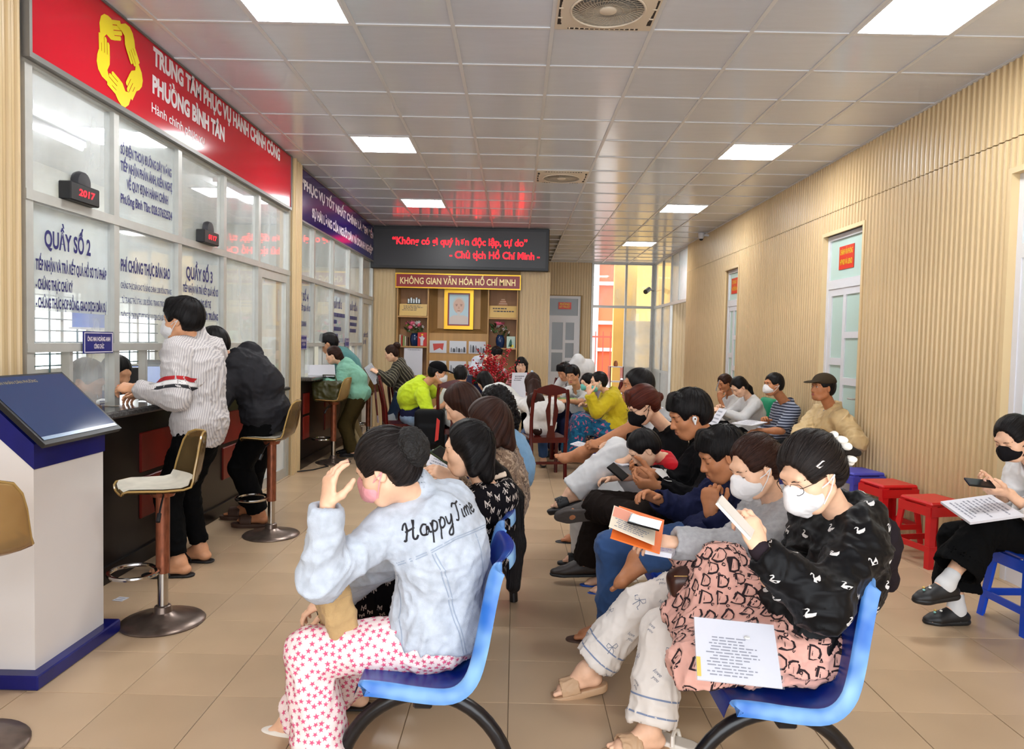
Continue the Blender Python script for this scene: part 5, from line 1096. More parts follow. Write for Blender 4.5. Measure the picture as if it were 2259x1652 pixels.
    if sp.get('near', 1) == 2:
        # loose locks that follow the combing direction, lying on the hair surface
        bv = BVHTree.FromPolygons(P.tolist(), F.tolist()); r = np.random.default_rng(5); V = []; Q = []; at2 = []; pn = nrm(pole)
        for i in r.choice(len(P), 520):
            p = P[i].copy(); seg = []; L = r.uniform(.05, .11) * s / 8; wd = r.uniform(.0012, .0032) * s; lift = r.uniform(.0005, .0035) * s; sd_ = r.uniform(-.12, .12)
            for k in range(9):
                h = bv.find_nearest(Vector(p)); q, n = np.array(h[0]), np.array(h[1]); seg.append((q, n)); tg = pn if (tail is None or np.linalg.norm(q - H.c) < .135 * s) else nrm(np.array(tail[-1]) - np.array(tail[1]))
                d = tg - n * (tg @ n); nd = np.linalg.norm(d)
                if nd < .15: break
                d = d / nd + np.cross(n, d / nd) * sd_; p = q + nrm(d) * L
            if len(seg) < 4: continue
            n0 = len(V); m_ = len(seg); rnd = r.uniform(0, 90)
            for k, (q, n) in enumerate(seg):
                t = seg[min(k + 1, m_ - 1)][0] - seg[max(k - 1, 0)][0]; w = nrm(np.cross(n, t)) * wd * math.sin(math.pi * (k + .35) / (m_ + .2)); c = q + n * lift * math.sin(math.pi * k / (m_ - 1)); V += [c - w, c + w]; at2 += [(rnd, rnd * .7, k * .4), (rnd + .8, rnd * .7, k * .4)]
            Q += [(n0 + 2 * k, n0 + 2 * k + 1, n0 + 2 * k + 3, n0 + 2 * k + 2) for k in range(m_ - 1)]
        tag(np_mesh('hair_strands', np.array(V), np.array(Q), m, ho, base, {'strand': np.array(at2)}), kind='stuff')
    return ho
# ---------------------------------------------------------------- clothing
def end_cut(S, e, d, r, vx):
    S.box(e + d * (.05 + r * .2), V3(r + .014, .05, r + .014), frame(d, V3(.3, .2, 1) if abs(d[2]) < .9 else V3(1, 0, 0)), rd=.0, k=.006, op='s')
    if vx < .01: S.cap(e - d * .02, e + d * .10, r - .013, r - .012, k=.004, op='s')
def wear_top(J, m, name='shirt', o=.016, oc=.014, sleeve=.96, hem=.02, wr=.005, k=.05, collar=None, hood=False, cuff=None, tuck=None, open_neck=.0, front=None, bag=.004, seed=1, hemflare=.0, back=0., hemn=None, hoodup=0., box=None):
    s = J.s; S = Sdf(); torso_prims(S, J, o, s, J.sex, False, 'rw', k=k)
    S.ell(J.pel + J.T[2] * .05 * s, V3(.150 * s * J.bw + o * 1.15 + hemflare, .106 * s * J.bw + o * 1.2 + hemflare, .14 * s), J.T, k=k)
    if J.seat: S.ell(J.pel - J.T[1] * .02 * s, V3(.155 * s * J.bw + o, .115 * s + o, .10 * s), J.T, k=.04)
    if box is not None: S.cap(J.pel - J.T[2] * .03 * s, lerp(J.sp2, J.neck, .3), box[0] * s, box[0] * .93 * s, k=.05, flat=(J.Tw[1], box[1] / box[0]))
    if front is not None: S.ell(J.sp2 + J.T[1] * front[0] * s, V3(*front[1]) * s, J.Tw, k=.06)
    up = J.T[2] if hemn is None else nrm(hemn); S.plane(J.pel - up * hem * s, -up, k=.016)
    for sd in 'LR': arm_prims(S, J.arm[sd], s, o * 1.0, oc, sleeve, sex=J.sex, k=.035, bag=bag)
    S.cap(J.neck + J.Tc[1] * .012 * s - J.Tc[2] * .03 * s, J.neck + (J.Tc[2] * .09 + J.Tc[1] * (.05 + open_neck)) * s, (.050 + open_neck * .4) * s, (.066 + open_neck) * s, k=.008, op='s')
    if collar:
        nd = nrm(J.H.c - J.neck); a = J.neck + J.Tc[2] * .004 * s + J.Tc[1] * .006 * s; b = a + nrm(J.Tc[2] * .8 + nd * .5 - J.Tc[1] * .1) * collar * s
        S.cap(a, b, .074 * s, .068 * s, k=.014); S.cap(a - J.Tc[2] * .03, b + nrm(b - a) * .08, .056 * s, .058 * s, k=.006, op='s'); S.ell(b + J.Tc[1] * .09 * s, V3(.035, .06, .05) * s, J.Tc, k=.015, op='s')
    for sd in 'LR':
        A = J.arm[sd]; t = (sleeve - .5) * 2 if sleeve > .5 else None
        d = nrm(A[2] - A[1]) if t else nrm(A[1] - A[0]); e = lerp(A[1], A[2], t or 0.)
        if not t: e = lerp(A[0], A[1], sleeve * 2)
        rr = (.0255 * t + .037 * (1 - t) if t else .037) * s * (1.08 if J.sex == 'm' else .96) + oc
        if cuff and t: S.cap(e - d * .045 * s, e - d * .006, rr + .004, rr + .003, k=.006)
        end_cut(S, e, d, rr, J.vx)
    if hood:
        b = J.neck - J.Tc[1] * (.075 + .2 * back) * s - J.Tc[2] * .015 * s
        S.ell(b, V3(.105, .055, .075) * s, J.Tc, k=.03); S.ell(J.neck + J.Tc[2] * (.018 + hoodup) * s - J.Tc[1] * .015 * s, V3(.112, .085, .042) * s, J.Tc, k=.03); S.ell(J.neck + J.Tc[2] * (.07 + hoodup) * s + J.Tc[1] * .02 * s, V3(.075, .08, .06) * s, J.Tc, k=.02, op='s')
    P, F = S.mesh(J.vx); P = wrinkle(P, F, wr * s, 11., seed); return np_mesh(name, P, F, m, J.root, J.base)
def wear_trousers(J, m, name='trousers', o=.014, oh=.02, end=.96, wr=.005, seed=5, k=.05, parts='p'):
    s = J.s; S = Sdf(); torso_prims(S, J, .008, s, J.sex, J.seat, parts)
    for sd in 'LR':
        leg_prims(S, J.leg[sd], s, o, oh, end if not isinstance(end, dict) else end[sd], sex=J.sex)
        L = J.leg[sd]; t = ((end if not isinstance(end, dict) else end[sd]) - .5) * 2; e = lerp(L[1], L[2], t) if t > 0 else lerp(L[0], L[1], 1 + t); d = nrm(L[2] - L[1]) if t > 0 else nrm(L[1] - L[0]); r = (.045 * (1 - max(t, 0)) + .038 * max(t, 0)) * s + oh
        end_cut(S, e, d, r, J.vx)
    if not J.seat: S.plane(J.pel + J.T[2] * .16 * s, J.T[2], k=.01)
    P, F = S.mesh(J.vx); P = wrinkle(P, F, wr * s, 10., seed, (1, 1, .8)); return np_mesh(name, P, F, m, J.root, J.base)
def wear_shoe(J, sd, m, kind='shoe', msole=None, mstrap=None, name=None):
    hp, kn, a, toe, up = J.leg[sd]; s = J.s * (1.04 if J.sex == 'm' else .94); toe = nrm(toe); up = nrm(up - toe * (up @ toe)); q = 1 if sd == 'R' else -1; side = np.cross(toe, up) * q; g = a - up * .062 * s; R = np.stack([np.cross(toe, up), toe, up]); v = max(J.hv, .0045)
    S = Sdf(); nm = name or {'shoe': 'shoe', 'slide': 'sandal', 'flip': 'flip_flop', 'clog': 'clog', 'flat': 'shoe'}[kind]
    if kind in ('shoe', 'clog', 'flat'):
        w = .046 if kind == 'clog' else .037; o = .010 if kind == 'clog' else .006
        S.cap(g - toe * .035 * s + up * .022 * s, g + toe * .12 * s + up * .016 * s, (.033 + o) * s, (w) * s, k=.03, flat=(up, .72)); S.cap(g + toe * .12 * s + up * .014 * s, g + toe * .165 * s + up * .010 * s, w * s, .030 * s, k=.03, flat=(up, .62))
        if kind == 'flat': S.cap(g - toe * .045 * s + up * .03 * s, g + toe * .16 * s + up * .014 * s, .040 * s, .038 * s, k=.03, flat=(up, .8))
        else: S.cap(a - up * .01 * s, g + toe * .07 * s + up * .03 * s, (.037 + o) * s, .036 * s, k=.03)
        S.cap(a + up * .08, a - up * .022 * s, .036 * s, .034 * s, k=.01, op='s')
        if kind == 'flat': S.cap(g - toe * .02 * s + up * .085 * s, g + toe * .075 * s + up * .068 * s, .036 * s, .030 * s, k=.01, op='s')
        S.plane(g - up * .006 * s, -up, k=.006)
        P, F = S.mesh(v); o_ = np_mesh(nm, P, F, m, J.root, J.base)
        K = Sdf(); t_ = .026 if kind == 'clog' else .012
        K.cap(g - toe * .038 * s - up * (.006) * s, g + toe * .125 * s - up * .006 * s, .042 * s, .046 * s, k=.02, flat=(up, .6)); K.cap(g + toe * .12 * s - up * .005 * s, g + toe * .165 * s, .045 * s, .033 * s, k=.02, flat=(up, .6)); K.plane(g + up * (.004 if kind != 'clog' else .012) * s, up, k=.003); K.plane(g - up * (t_) * s, -up, k=.004)
        P, F = K.mesh(v); np_mesh('sole', P, F, msole or m, o_, (0, 0, 0)); 
        _rebase(o_.children[0], J.base)
        return o_
    th = .034 if kind == 'slide' else .011; g2 = g - up * .006 * s
    K = Sdf(); K.cap(g2 - toe * .045 * s, g2 + toe * .13 * s, .040 * s, .045 * s, k=.02, flat=(up, 1.5)); K.cap(g2 + toe * .12 * s - side * .004 * s, g2 + toe * .168 * s - side * .006 * s, .044 * s, .034 * s, k=.02, flat=(up, 1.5)); K.plane(g2 + up * .002, up, k=.003); K.plane(g2 - up * th * s, -up, k=.004)
    P, F = K.mesh(v); o_ = np_mesh(nm, P, F, msole or m, J.root, J.base)
    T = Sdf()
    if kind == 'slide':
        c = g + toe * .085 * s + up * .012 * s; T.cap(c - toe * .035 * s, c + toe * .035 * s, .052 * s, .049 * s, k=.01, flat=(up, .95)); T.cap(c - toe * .08 * s - up * .0, c + toe * .1 * s, .044 * s, .041 * s, k=.004, flat=(up, .95), op='s'); T.plane(g2, -up, k=.003); T.plane(c + toe * .042 * s, toe, k=.004); T.plane(c - toe * .042 * s, -toe, k=.004)
        P, F = T.mesh(v); P = wrinkle(P, F, .003, 30, 4) if J.hv < .005 else P
    else:
        z = g + up * .034 * s + toe * .075 * s; th_ = g + toe * .118 * s - side * .019 * s
        for x in (-1, 1): T.cap(th_, z + side * x * .026 * s, .005 * s, .006 * s, k=.004); T.cap(z + side * x * .026 * s, g + toe * .035 * s + side * x * .042 * s, .006 * s, .005 * s, k=.004)
        P, F = T.mesh(min(v, .004))
    t = np_mesh('strap', P, F, mstrap or m, o_, (0, 0, 0)); _rebase(t, J.base)
    return o_
def _rebase(o, base):
    me = o.data; n = len(me.vertices); c = np.zeros(n * 3, np.float32); me.vertices.foreach_get('co', c); c = c.reshape(-1, 3) - np.asarray(base, np.float32); me.vertices.foreach_set('co', c.ravel()); me.update()
def wear_sdf(J, S, m, name, vx=None, wr=0., seed=3, freq=11., attrs=None):
    P, F = S.mesh(vx or J.vx); P = wrinkle(P, F, wr, freq, seed); return np_mesh(name, P, F, m, J.root, J.base)
# ================================================================ the people
def stripes_mat(name, c1, c2, scale, axis='Z', width=.5, c3=None, rough=.85):
    m = mat(name, srgb(c1), rough=rough, sheen=.1, spec=.25); nt = m.node_tree; b = nt.nodes['Principled BSDF']; L = nt.links.new; tc = nt.nodes.new('ShaderNodeTexCoord'); w = nt.nodes.new('ShaderNodeTexWave'); w.wave_type = 'BANDS'; w.bands_direction = axis; w.wave_profile = 'SIN'; w.inputs['Scale'].default_value = scale; w.inputs['Distortion'].default_value = .6; w.inputs['Detail'].default_value = 1
    r = nt.nodes.new('ShaderNodeValToRGB'); r.color_ramp.interpolation = 'CONSTANT'; r.color_ramp.elements[0].color = (*srgb(c1), 1); r.color_ramp.elements[1].color = (*srgb(c2), 1); r.color_ramp.elements[1].position = width; L(tc.outputs['Object'], w.inputs[0]); L(w.outputs['Fac'], r.inputs[0]); L(r.outputs[0], b.inputs['Base Color']); return m
def spots_mat(name, cols, scale, rough=.85, rnd=1.):
    """blotchy printed fabric from Voronoi cells"""
    m = mat(name, srgb(cols[0]), rough=rough, sheen=.1, spec=.2); nt = m.node_tree; b = nt.nodes['Principled BSDF']; L = nt.links.new; tc = nt.nodes.new('ShaderNodeTexCoord'); n = nt.nodes.new('ShaderNodeTexNoise'); n.inputs['Scale'].default_value = scale * .5; n.inputs['Detail'].default_value = 2
    v = nt.nodes.new('ShaderNodeTexVoronoi'); v.inputs['Scale'].default_value = scale; mx = nt.nodes.new('ShaderNodeMixRGB'); mx.inputs[0].default_value = .12; L(tc.outputs['Object'], mx.inputs[1]); L(n.outputs['Color'], mx.inputs[2]); L(tc.outputs['Object'], n.inputs[0]); L(mx.outputs[0], v.inputs['Vector'])
    r = nt.nodes.new('ShaderNodeValToRGB'); r.color_ramp.interpolation = 'CONSTANT'; e = r.color_ramp.elements; e[0].color = (*srgb(cols[0]), 1); e[1].position = .5; e[1].color = (*srgb(cols[1]), 1)
    for i, c in enumerate(cols[2:]): q = e.new(.66 + .14 * i); q.color = (*srgb(c), 1)
    sp = nt.nodes.new('ShaderNodeSeparateColor'); L(v.outputs['Color'], sp.inputs[0]); L(sp.outputs[0], r.inputs[0]); L(r.outputs[0], b.inputs['Base Color']); return m
def proj_decal(target, base, org, u, w, dirn, v2, faces, m, name, parent, lift=.0015, dist=.5):
    """flat shape thrown onto a garment along dirn (start dist away); splits nothing, keeps faces that land"""
    me = target.data; bv = BVHTree.FromPolygons([p.co[:] for p in me.vertices], [tuple(p.vertices) for p in me.polygons]); V = []; ok = []
    for a, b in v2:
        p = np.asarray(org) + np.asarray(u) * a + np.asarray(w) * b - np.asarray(dirn) * dist - base; h = bv.ray_cast(Vector(p), Vector(dirn)); ok.append(h[0] is not None); V.append(np.array(h[0]) - np.asarray(dirn) * lift if h[0] is not None else p)
    f = [q for q in faces if all(ok[i] for i in q)]
    mb = MB(); mb.add(V, f, True); return mb.build(name, m, parent, autosmooth=False)
def strip(pts, wd):
    """polyline of 2D points -> ribbon verts/faces"""
    P = np.array(pts, float); q = []
    for i in range(len(P) - 1):
        n = max(2, int(np.linalg.norm(P[i + 1] - P[i]) / .012)); q += [P[i] + (P[i + 1] - P[i]) * k / n for k in range(n)]
    q.append(P[-1]); q = np.array(q); T = np.gradient(q, axis=0); T /= np.linalg.norm(T, axis=1)[:, None]; N = np.stack([-T[:, 1], T[:, 0]], 1) * wd / 2; v = np.concatenate([q + N, q - N]); n = len(q); return [tuple(x) for x in v], [(i, i + 1, n + i + 1, n + i)[::-1] for i in range(n - 1)]
def ring_band(target, base, c, ax, r, wd, m, name, parent, n=36, lift=.0015):
    me = target.data; bv = BVHTree.FromPolygons([p.co[:] for p in me.vertices], [tuple(p.vertices) for p in me.polygons]); ax = nrm(ax); u = nrm(np.cross(ax, V3(.3, .9, .2))); w = np.cross(ax, u); V = []
    for k in range(n):
        a = 2 * math.pi * k / n; d = u * math.cos(a) + w * math.sin(a)
        for s in (-.5, .5):
            o = c + ax * wd * s + d * (r + .1) - base; h = bv.ray_cast(Vector(o), Vector(-d), r + .1); V.append(np.array(h[0]) + d * lift if h[0] is not None else c + ax * wd * s + d * r - base)
    mb = MB(); mb.add(V, [(2 * k, 2 * k + 1, (2 * k + 3) % (2 * n), (2 * k + 2) % (2 * n)) for k in range(n)], True); return mb.build(name, m, parent, autosmooth=False)
def glyphs(*items):
    """print unit from several letters: (text, height, x, y, shear, bold)"""
    V = []; F = []
    for t, h, x, y, sh, bo in items:
        v, f = text_mesh(t, h, bold=bo, shear=sh, res=2); n = len(V); v = v - np.array([v[:, 0].max() / 2, h / 2]); V += [(a + x, b + y) for a, b in v]; F += [tuple(i + n for i in q) for q in f]
    return V, F
NYG = [glyphs(('N', 1, 0, .08, .1, .0), ('Y', 1.05, 0, -.1, .1, .0))]
DIORG = [glyphs(('D', 1., 0, 0, .0, .0), ('i', .36, -.18, -.05, 0, .0), ('o', .36, .46, -.36, 0, .02), ('r', .34, -.46, .3, 0, .02))]
FLOWER = [([(0, 0)] + [(.5 * math.cos(a), .5 * math.sin(a)) if k % 2 else (.2 * math.cos(a), .2 * math.sin(a)) for k, a in enumerate(np.linspace(0, 2 * math.pi, 11)[:-1])], [(0, 1 + (k - 1) % 10, 1 + k % 10, 1 + (k + 1) % 10) for k in range(1, 11, 2)])]
SWAN = [([(-.5, -.25), (-.3, -.42), (.15, -.42), (.42, -.2), (.55, .08), (.2, .0), (-.08, -.02), (-.2, -.05), (-.16, .08), (-.02, .2), (-.02, .36), (-.16, .46), (-.34, .40), (-.46, .30), (-.33, .31), (-.2, .34), (-.14, .29), (-.17, .22), (-.32, .08), (-.38, -.08)], [(0, 1, 2, 3, 5, 6, 7, 19), (3, 4, 5), (7, 8, 18, 19), (8, 9, 17, 18), (9, 10, 16, 17), (10, 11, 15, 16), (11, 12, 14, 15), (12, 13, 14)])]
def bow():
    V = []; F = []
    for pts in ([(0, 0), (-.3, .22), (-.42, .05), (-.3, -.12), (0, 0)], [(0, 0), (.3, .25), (.42, .05), (.28, -.1), (0, 0)], [(0, 0), (-.18, -.3), (-.3, -.5)], [(0, 0), (.12, -.28), (.05, -.5), (.2, -.62)]):
        q = np.array(pts, float); v = []
        T = np.gradient(q, axis=0); T /= np.linalg.norm(T, axis=1)[:, None] + 1e-9; N = np.stack([-T[:, 1], T[:, 0]], 1) * .022; n = len(q); n0 = len(V); V += [tuple(x) for x in q + N] + [tuple(x) for x in q - N]; F += [(n0 + i, n0 + i + 1, n0 + n + i + 1, n0 + n + i)[::-1] for i in range(n - 1)]
    return V, F
BOW = [bow(), glyphs(('love', .25, 0, .15, .3, 0), ('you', .22, .1, -.2, .3, 0))]
SEATZ = .515
def fl(x, y, Y, z=.088): p = at(x, y, Y); return V3(p[0], p[1], z)
BLK = cloth('black_cloth', '0d0c0e', noise=.1); BLKT = cloth('black_trouser', '09090a', noise=.1); WHT = cloth('white_cloth', 'd2d0cf', noise=.02); NAVY = cloth('navy_cloth', '20233f'); JEAN = cloth('blue_denim', '35507c', noise=.15, nscale=9); OLIVE = cloth('olive_cloth', '3a3018')
M_TANSOLE = hexmat('beige_rubber', 'c09b78', rough=.6, noise=.04); M_BLKRUB = hexmat('black_rubber', '1b1a1b', rough=.5); M_BRSAND = hexmat('brown_sandal', '4a3226', rough=.6)

# ---- left bench, from the front -------------------------------------------------------------
J = build_person('woman in a light denim jacket and pink mask, hand raised to her forehead', dict(pel=(-.235, 2.45, SEATZ), face=152, twist=-24, h=1.58, near=2, skin='light', neck=at(922, 1098, 2.42), hc=at(852, 1030, 2.33), hd=(168, -24, 4), hair='bun', hcol='soft', bun=(0, -.105, .035), bunr=(.058, .046, .056), hth=.016, hairline=.012, mask=M_MASKP, maskstyle='sx', eyes='down', bw=1.05,
    aL=dict(w=at(722, 1118, 2.16), h=(-.7, -.5, -.9), d=(.05, .12, 1), n=(-.75, -.6, .1), curl=.42, spread=.12, thumb=.9), aR=dict(w=at(735, 1325, 2.72), h=(0, .6, -.6), d=(-1, -.2, -.3), n=(0, 0, 1), curl=.5), lL=dict(a=at(712, 1690, 2.34), h=(-1, 0, .8), toe=(-1, .1, -.1)), lR=dict(a=at(640, 1592, 2.68), h=(-1, 0, .8), toe=(-1, .15, -.25))))
DENIM = hexmat('light_denim', 'b9bfc9', rough=.85, noise=.12, nscale=30, bump=.25, bscale=500, sheen=.1, spec=.2); SEAM_ = hexmat('denim_seam', '98a2b2', rough=.9); STITCH = hexmat('black_embroidery', '17151a', rough=.7)
jk = wear_top(J, DENIM, 'denim_jacket', o=.022, oc=.022, sleeve=.985, hem=.045, wr=.009, collar=.055, cuff=1, seed=2, bag=.008, hemflare=.01, hemn=(.1, .05, 1), box=(.172, .135))
bk = J.Tc[1]; oc_ = J.neck - J.Tc[2] * .12
SCR = dict(H=[[(.0, .55), (.1, .75), (.25, .78), (.2, .4), (.1, .05), (.0, .1)], [(.12, .42), (.35, .46), (.6, .5)], [(.62, .85), (.52, .45), (.45, .05), (.58, .0), (.7, .12)]], a=[[(.42, .42), (.25, .48), (.08, .3), (.1, .06), (.28, .05), (.42, .35), (.42, .1), (.55, .05)]], p=[[(.1, .45), (.1, .1), (.05, -.45)], [(.1, .25), (.25, .48), (.42, .35), (.38, .1), (.2, .02), (.1, .12)]], y=[[(.05, .45), (.1, .12), (.28, .1), (.42, .4)], [(.44, .46), (.4, .0), (.3, -.4), (.1, -.42), (.12, -.25), (.45, .0)]], T=[[(.0, .7), (.15, .85), (.4, .78), (.65, .85)], [(.4, .8), (.34, .4), (.22, .05), (.05, .1)]], i=[[(.08, .45), (.06, .1), (.18, .05)], [(.1, .62), (.11, .66)]], m=[[(.05, .45), (.05, .02)], [(.05, .3), (.18, .46), (.26, .36), (.25, .02)], [(.26, .3), (.4, .46), (.48, .36), (.48, .04), (.58, .05)]], e=[[(.08, .24), (.38, .3), (.3, .46), (.12, .42), (.06, .18), (.2, .03), (.42, .14)]])
def script(txt, h):
    V = []; F = []; x = 0.
    for ch_ in txt:
        if ch_ == ' ': x += .12; continue
        for st in SCR[ch_]:
            P = np.array(st, float); n = len(P); Q = []
            for i in range(n - 1):
                p0, p1, p2, p3 = P[max(i - 1, 0)], P[i], P[i + 1], P[min(i + 2, n - 1)]
                for t in np.linspace(0, 1, 6)[:-1]: Q.append(.5 * (2 * p1 + (p2 - p0) * t + (2 * p0 - 5 * p1 + 4 * p2 - p3) * t * t + (3 * p1 - p0 - 3 * p2 + p3) * t ** 3))
            Q.append(P[-1]); v, f = strip([((q[0] + x + q[1] * .25) * h, q[1] * h) for q in Q], .0062); n0 = len(V); V += v; F += [tuple(k + n0 for k in q) for q in f]
        x += dict(H=.78, a=.52, p=.5, y=.52, T=.62, i=.24, m=.62, e=.45)[ch_]
    V = np.array(V); V[:, 0] -= V[:, 0].max() / 2; return V, F
v2, f2 = script('Happy Time', .068); v2[:, 0] *= .27 / (v2[:, 0].max() - v2[:, 0].min()); v2[:, 1] += .012
proj_decal(jk, J.base, oc_, J.Tc[0], J.Tc[2], bk, v2, f2, STITCH, 'embroidered_lettering', jk, .0022)
for nm, pts in (('yoke_seam', [(-.17, -.045), (0, -.03), (.17, -.045)]), ('yoke_seam', [(-.17, -.052), (0, -.037), (.17, -.052)]), ('back_seam', [(-.085, -.05), (-.065, -.2), (-.06, -.46)]), ('back_seam', [(-.075, -.05), (-.055, -.2), (-.05, -.46)]), ('back_seam', [(.085, -.05), (.065, -.2), (.06, -.46)]), ('hem_seam', [(-.17, -.455), (0, -.465), (.17, -.455)])):
    v2, f2 = strip(pts, .0032); proj_decal(jk, J.base, oc_, J.Tc[0], J.Tc[2], bk, v2, f2, SEAM_, nm, jk, .0012)['kind'] = 'stuff'
side = -J.Tc[0]
for nm, pts in (('side_seam', [(.02, -.06), (.03, -.2), (.035, -.46)]), ('pocket_seam', [(.075, -.24), (.105, -.24), (.105, -.40), (.075, -.40), (.075, -.24)]), ('hem_seam', [(-.12, -.455), (.14, -.455)])):
    v2, f2 = strip(pts, .0036); proj_decal(jk, J.base, oc_ + J.Tc[0] * -.02, J.Tc[1], J.Tc[2], J.Tc[0], v2, [q[::-1] for q in f2], SEAM_, nm, jk, .0014)['kind'] = 'stuff'
v2 = [(0, 0)] + [(.011 * math.cos(a), .011 * math.sin(a)) for a in np.linspace(0, 2 * math.pi, 13)[:-1]]; proj_decal(jk, J.base, oc_ + J.Tc[2] * -.485, J.Tc[1], J.Tc[2], J.Tc[0], v2, [(0, 1 + (k + 1) % 12, 1 + k) for k in range(12)], hexmat('brass_button', 'a77d52', rough=.3, metal=.7), 'button', jk, .004)
PINKP = cloth('pale_pink_print_cotton', 'ecd6d2', noise=.03); PFL = hexmat('pink_flower_print', 'd2557a', rough=.85)
tr = wear_trousers(J, PINKP, 'floral_trousers', o=.02, oh=.055, end=.93, wr=.008); d_ = decals(tr, J.base, FLOWER, .0185, .020, PFL, 'flower_print', tr, n=2200, jitter=3.1); tag(d_, kind='stuff')
M_WSH = hexmat('cream_shoe', 'e2d9cd', rough=.45)
for q in 'LR': wear_shoe(J, q, M_WSH, 'flat', M_WSH)
# net over the bun
H = J.H; c = H.c + (H.R[1] * -.118 + H.R[2] * .03) * H.s; K = Sdf(); K.ell(c, V3(.074, .052, .072) * H.s, H.R); P_, F_ = K.mesh(.006); P_ = P_ + vnormals(P_, F_) * ((vnoise(P_ * 110) - .5) * .010)[:, None]; np_mesh('hair_net', P_, F_, hexmat('hair_net', '15110f', rough=.75, bump=.6, bscale=160), J.root, J.base, {'strand': P_ * 60})
PD = J

ch = [at(1062, 1010, 3.03), at(1103, 1050, 3.08), (.005, 3.10, .82), (.02, 3.10, .62), (.012, 3.09, .44)]
J = build_person('woman in a black monogram-print hoodie with a very long black ponytail', dict(pel=(-.31, 2.98, SEATZ), face=176, twist=-8, h=1.50, near=2, skin='light', neck=at(1078, 1083, 2.99), hc=at(1030, 988, 2.93), hd=(176, -9, 0), hair='long', hcol='black', hth=.010, hairline=.03, tail=ch, tailr=(.05, .04, .045, .042, .035), tailn=(0, 1, 0), tailf=.7, eyes='down', aL=dict(w=(-.55, 2.86, .68)), aR=dict(w=(-.55, 3.1, .68)), lL=dict(a=(-.62, 2.86, .075), toe=(-1, 0, 0)), lR=dict(a=(-.66, 3.1, .075), toe=(-1, 0, 0))))
NYM = cloth('black_print_cotton', '0f0d11', noise=.06); NYP = hexmat('beige_monogram_print', 'b9aba2', rough=.85)
tp = wear_top(J, NYM, 'hoodie', o=.028, oc=.022, hem=.05, wr=.008, hood=True, cuff=1, seed=4, hoodup=-.012)
d_ = decals(tp, J.base, NYG, .034, .026, NYP, 'monogram_print', tp, n=420, jitter=.25); tag(d_, kind='stuff')
tr = wear_trousers(J, NYM, 'printed_trousers', o=.03, oh=.06, end=.97, wr=.008); d_ = decals(tr, J.base, NYG, .036, .026, NYP, 'monogram_print', tr, n=260, jitter=.3); tag(d_, kind='stuff')
for q in 'LR': wear_shoe(J, q, M_BLKRUB, 'flip', M_BLKRUB)
CLIPM = hexmat('cream_hair_clip', 'e3cbb4', rough=.4); c = at(1103, 1048, 3.06)
B((-.028, -.02, -.011), (.028, .012, .011), .004).build('hair_clip', CLIPM, J.root, c - J.base).rotation_euler = (0, math.radians(-18), 0)

J = build_person('woman in a brown lettered sweater behind the long ponytail, looking at a phone', dict(pel=(-.20, 3.5, SEATZ), face=178, h=1.6, near=1, skin='light', neck=at(1108, 995, 3.55), hc=at(1075, 935, 3.46), hd=(178, -18), hair='long', hcol='brown', hth=.013, hairline=.02, tail=[at(1090, 960, 3.55), at(1118, 990, 3.62), at(1122, 1080, 3.66)], tailr=(.05, .036, .02), bow=(1, 0, 0), aL=dict(w=at(1000, 1058, 3.2), h=(-.2, -.5, -1), d=(-.8, 0, .4)), aR=dict(w=at(985, 1050, 3.4), d=(-.8, -.3, .4))))
BRSW = spots_mat('brown_lettered_knit', ('7a6250', 'a88f78', '4e3c30', '8e765f'), 60); wear_top(J, BRSW, 'sweater', o=.034, oc=.026, hem=.05, wr=.008, collar=.03, cuff=1, seed=7); wear_trousers(J, NAVY); [wear_shoe(J, q, M_BLKRUB, 'shoe') for q in 'LR']
B((-.03, -.018, -.010), (.03, .012, .010), .004).build('hair_clip', CLIPM, J.root, at(1120, 985, 3.63) - J.base)
J = build_person('brown-haired woman bowing her head at the far end of the left bench', dict(pel=(-.20, 4.03, SEATZ), face=180, h=1.56, near=1, skin='light', neck=at(1068, 945, 4.05), hc=at(1018, 893, 4.02), hd=(180, -30), hair='bob', hcol='brown', hth=.012, hairline=.015, aL=dict(w=at(985, 1075, 3.9)), aR=dict(w=at(975, 1060, 4.1)))); wear_top(J, NAVY, 'blouse', o=.02, hem=.04); wear_trousers(J, WHT); [wear_shoe(J, q, M_BLKRUB, 'shoe') for q in 'LR']
J = build_person('woman with curly black hair in front of the meeting table', dict(pel=(-.10, 4.78, .46), face=165, h=1.5, near=1, skin='tan', neck=at(1128, 965, 4.75), hc=at(1092, 893, 4.65), hd=(160, -14), hair='long', hcol='black', hth=.018, curl=1, tail=[at(1120, 885, 4.78), at(1130, 925, 4.85), at(1132, 960, 4.86)], tailr=(.06, .055, .03))); wear_top(J, cloth('sky_blue_cloth', '7da3c4'), 'blouse', o=.022, hem=.05); wear_trousers(J, NAVY); [wear_shoe(J, q, M_BLKRUB, 'shoe') for q in 'LR']

